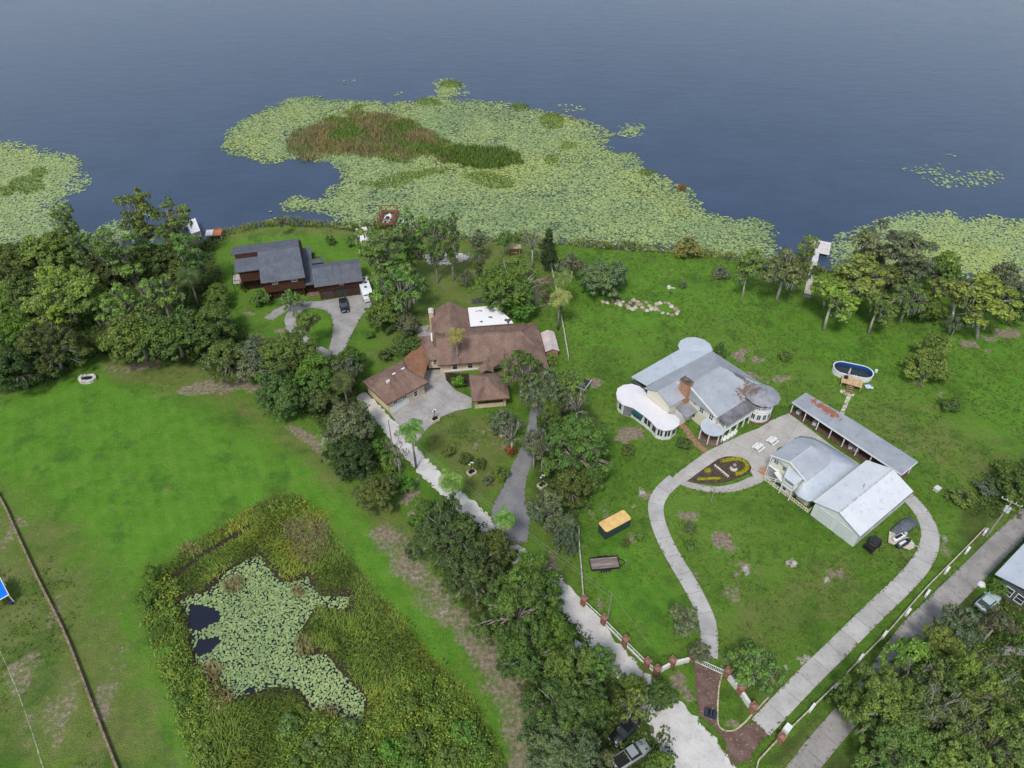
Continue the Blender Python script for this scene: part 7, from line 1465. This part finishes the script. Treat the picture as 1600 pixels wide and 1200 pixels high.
# things standing under the carport
for i, (x, y, lab, c) in enumerate([(18.4, 16.0, 'white appliance under the near end of the carport', (.65, .65, .65)), (18.3, 12.4, 'white basin under the second carport bay', (.7, .7, .68)), (18.4, 4.9, 'white cart with dark load under the middle of the carport', (.68, .66, .66)), (18.6, 3.9, 'second white cart under the middle of the carport', (.66, .64, .66)), (18.8, -3.4, 'grey bin under the far end of the carport', (.25, .26, .27))]):
    p = o4 + Matrix.Rotation(a4, 3, 'Z') @ Vector((x, y, .05)); t = thing('stored_cart', lab, 'cart', p, a4 + i * .3); MB().box(-.45, .45, -.35, .35, .15, .8).obj('box', simple('stored_%d' % i, c, .6), t); MB().box(-.5, .5, -.4, .4, .8, .86).obj('top', simple('stored_top_%d' % i, tuple(k * .5 for k in c), .6), t)
    for sx in (-.35, .35):
        for sy in (-.25, .25): MB().tube([(sx, sy, 0), (sx, sy, .16)], .06, 6).obj('foot', BLK, t)
bh = thing('yard_sports_shelter', 'bright blue canopy with white edge cut by the left frame', 'canopy', (*G2(-8, 935), 0), R(27)); 
pa, pb, pcn = np.array(G2(0, 902, 2.2)), np.array(G2(14, 929, 2.2)), np.array(G2(0, 934, 2.2)); e1 = (pb - pa) / np.linalg.norm(pb - pa); e2 = np.array([-e1[1], e1[0]]); e2 = e2 if e2[0] < 0 else -e2
bh.location = (pb[0], pb[1], 0); bh.rotation_euler = (0, 0, 0); Q = lambda u, v: (-e1[0] * u + e2[0] * v, -e1[1] * u + e2[1] * v)
b = MB(); b.prism([Q(.15, .15), Q(4.2, .15), Q(4.2, 2.6), Q(.15, 2.6)], 2.16, 2.24); b.obj('canopy', simple('bright_blue_vinyl', (.0, .17, .78), .5, .05), bh); b = MB(); b.prism([Q(0, 0), Q(4.35, 0), Q(4.35, 2.75), Q(0, 2.75)], 2.08, 2.15); b.obj('border', WHITE, bh)
for u, v in ((.1, .1), (4.2, .1), (.1, 2.6), (4.2, 2.6)): x, y = Q(u, v); MB().box(x - .05, x + .05, y - .05, y + .05, 0, 2.08).obj('pole', WHITE, bh)
x, y = Q(.3, .5); MB().box(x - .4, x + .4, y - .25, y + .25, 0, .5).obj('ballast', BIN, bh)
# ------------------------------------------------------------------ docks and boats
def planks(parent, x0, x1, y0, y1, z, step, mats, along='y', name='plank'):
    n = int(round((y1 - y0 if along == 'y' else x1 - x0) / step))
    for i in range(n):
        if along == 'y': q = y0 + (y1 - y0) * i / n; MB().box(x0, x1, q, q + (y1 - y0) / n - .04, z - .06, z).obj(name, mats[(i * 7 + i // 2) % len(mats)], parent)
        else: q = x0 + (x1 - x0) * i / n; MB().box(q, q + (x1 - x0) / n - .04, y0, y1, z - .06, z).obj(name, mats[(i * 7 + i // 2) % len(mats)], parent)
GD = [simple('dock_plank_' + k, c, .85, .15, 2) for k, c in (('a', (.52, .45, .42)), ('b', (.58, .51, .48)), ('c', (.46, .39, .35)))]; GD2 = [simple('pale_dock_plank_' + k, c, .85, .12, 2) for k, c in (('a', (.63, .60, .57)), ('b', (.68, .65, .62)))]
A = Vector((*G2(1261, 462), 0)); Bq = Vector((*G2(1275, 397), 0)); dk = thing('wooden_dock', 'long wooden dock with a wide pale platform out in the lily pads', 'dock', A, math.atan2((Bq - A).y, (Bq - A).x) - math.pi / 2); ln = (Bq - A).length
planks(dk, -.8, .8, 0, 9.0, .42, .55, GD); planks(dk, -.7, .7, 9.0, ln, .40, .55, GD2); planks(dk, -1.9, 3.0, ln + .02, ln + 6.5, .43, .6, GD2, 'y', 'platform_plank')
for y in np.arange(.5, ln + 6.5, 2.8):
    for s in (-.75, .75): MB().tube([(s, y, -1.4), (s, y, .34)], .1, 6).obj('pile', GD[2], dk)
for x, y in ((-1.8, ln + .3), (-1.8, ln + 6.2), (2.8, ln + .3), (2.8, ln + 6.2)): MB().tube([(x, y, -1.4), (x, y, .36)], .12, 6).obj('pile', GD[2], dk)
b = MB(); b.box(-.8, .8, -.9, -.05, -.05, .2); b.obj('landing', simple('grey_landing', (.25, .24, .23), .9), dk)
bh1 = thing('boathouse', 'red-brown boat shelter frame with a white boat inside, among the lily pads', 'boathouse', (-33.3, 171.8, 0), R(0)); RB = simple('red_brown_stain', (.22, .075, .05), .8, .2)
b = MB(); b.box(-2.4, -1.6, -3.6, 4.2, .35, .5); b.obj('side_deck', RB, bh1); MB().box(1.2, 2.2, -3.6, 4.2, .35, .5).obj('side_deck', RB, bh1); MB().box(-1.59, 1.19, -3.6, -2.6, .35, .5).obj('end_deck', RB, bh1); MB().box(-1.59, 1.19, 3.1, 4.2, .35, .5).obj('end_deck', RB, bh1)
for x in (-2.3, 2.1):
    for y in (-3.4, 0.2, 4.0): MB().tube([(x, y, -1.4), (x, y, 2.0)], .1, 6).obj('post', RB, bh1)
b = MB(); b.bar((-2.3, -3.4, 2.0), (-2.3, 4.0, 2.0), .15, .2); b.bar((2.1, -3.4, 2.0), (2.1, 4.0, 2.0), .15, .2); b.bar((-2.3, 4.0, 2.0), (2.1, 4.0, 2.0), .15, .2); b.bar((-2.3, -3.4, 2.0), (2.1, -3.4, 2.0), .15, .2); b.obj('top_beam', RB, bh1)
def boat(label, p, rot, L=4.6, W=1.9, c=(.75, .76, .77)):
    t = thing('small_boat', label, 'boat', (p[0], p[1], WATER_Z - .1), rot); b = MB(); B5 = lambda x, w, z0, z1: [(x, -w * .6, z0), (x, -w, z1), (x, -w * .86, z1), (x, w * .86, z1), (x, w, z1), (x, w * .6, z0)]
    loft(b, [B5(-L / 2, W / 2 * .9, 0, .7), B5(0, W / 2, 0, .75), B5(L / 4, W / 2 * .85, .02, .82), B5(L / 2, .12, .3, .92)]); b.obj('hull', simple(label.split()[0] + '_hull_%d' % int(abs(p[0])), c, .4, .08), t); b = MB(); b.prism([(-L / 2 + .25, -W * .36), (L * .12, -W * .36), (L * .26, -W * .2), (L * .26, W * .2), (L * .12, W * .36), (-L / 2 + .25, W * .36)], .7, .79); b.obj('cockpit', simple('cockpit_grey_%d' % int(abs(p[0])), (.30, .33, .36), .7, .2, 3), t); MB().box(-.3, .3, -.35, .35, .79, 1.15).obj('console', BLK, t); MB().box(-L / 2 - .35, -L / 2, -.2, .2, .3, 1.1).obj('outboard', BLK, t)
boat('white boat inside the red-brown boat shelter', (-33.5, 172.0), R(82)); boat('white skiff tied at the right side of the boat shelter', (-29.7, 170.3), R(70), 3.4, 1.5)
wc = thing('white_canopy_shelter', 'white flat canopy beside the cypress behind the brown house', 'canopy', (-37.9, 160.2, 0), R(-70)); b = MB(); b.slab([(-3.6, -1.4, 2.1), (3.4, -1.4, 2.1), (3.4, 1.4, 2.2), (-3.6, 1.4, 2.2)], .1); b.obj('canopy', ROOFWHITE, wc)
for x in (-3.4, 3.2):
    for y in (-1.2, 1.2): MB().tube([(x, y, 0), (x, y, 2.1)], .06, 6).obj('leg', GREYRAIL, wc)
MB().box(1.6, 3.0, -.9, .9, 0, 1.0).obj('stored_crate', DARK, wc)
wd = thing('white_dock_roof', 'white sloping dock roof at the shore beside the left woods', 'dock', (-83.2, 165.2, 0), R(-62)); b = MB(); b.slab([(-3.8, -1.2, 1.6), (3.6, -1.2, 1.6), (3.6, 1.2, 1.9), (-3.8, 1.2, 1.9)], .1); b.obj('roof', ROOFWHITE, wd)
for x in (-3.6, 3.4):
    for y in (-1.1, 1.1): MB().tube([(x, y, -1.4), (x, y, 1.6)], .08, 6).obj('post', GREYRAIL, wd)
MB().box(-3.7, 3.5, -1.1, 1.1, .1, .25).obj('deck', GREYDECK, wd)
od = thing('orange_roofed_dock', 'small dock shelter with orange and white roof at the shore', 'dock', (*G2(337, 372, 0), 0), R(8)); b = MB(); b.slab([(-.2, -1.3, 1.5), (1.9, -1.3, 1.5), (1.9, 1.1, 1.9), (-.2, 1.1, 1.9)], .1); b.obj('orange_roof', simple('orange_roof_sheet', (.50, .17, .07), .6, .15), od); b = MB(); b.slab([(-2.0, -1.2, 1.55), (-.24, -1.2, 1.55), (-.24, 1.1, 1.9), (-2.0, 1.1, 1.9)], .1); b.obj('white_roof', ROOFWHITE, od)
for x in (-1.9, 1.8):
    for y in (-1.1, 1.0): MB().tube([(x, y, -1.4), (x, y, 1.5)], .08, 6).obj('post', GREYRAIL, od)
# stacked things behind the white flat roof, seats on the patio
fr_ = thing('patio_furniture_stack', 'dark stack of folded frames on the lawn behind the white flat roof', 'furniture', (*G2(748, 473), 0), R(8))
for i in range(4): b = MB(); b.slab([(-1.6 + i * .9, -.3, .2), (-.85 + i * .9, -.3, .2), (-.85 + i * .9, .5, 1.0), (-1.6 + i * .9, .5, 1.0)], .12); b.obj('folded_frame', simple('dark_frame_%d' % i, (.06, .06, .075), .6), fr_)
gb = thing('barbecue', 'red-brown barbecue with white lid beside the pale patio', 'barbecue', (*G2(645, 516), 0), R(10)); MB().box(-.7, .7, -.4, .4, 0, .9).obj('body', simple('red_brown_grill', (.20, .05, .03), .6), gb); MB().box(-.75, -.1, -.42, .42, .9, 1.2).obj('lid', WHITE, gb); MB().box(.72, 1.2, -.3, .3, .75, .82).obj('shelf', BLK, gb)
slp = sheet('neighbour_walk', [(1556, 1012), (1600, 1008), (1640, 1012), (1640, 1024), (1560, 1024)], CONC_OLD, -.05, .05)
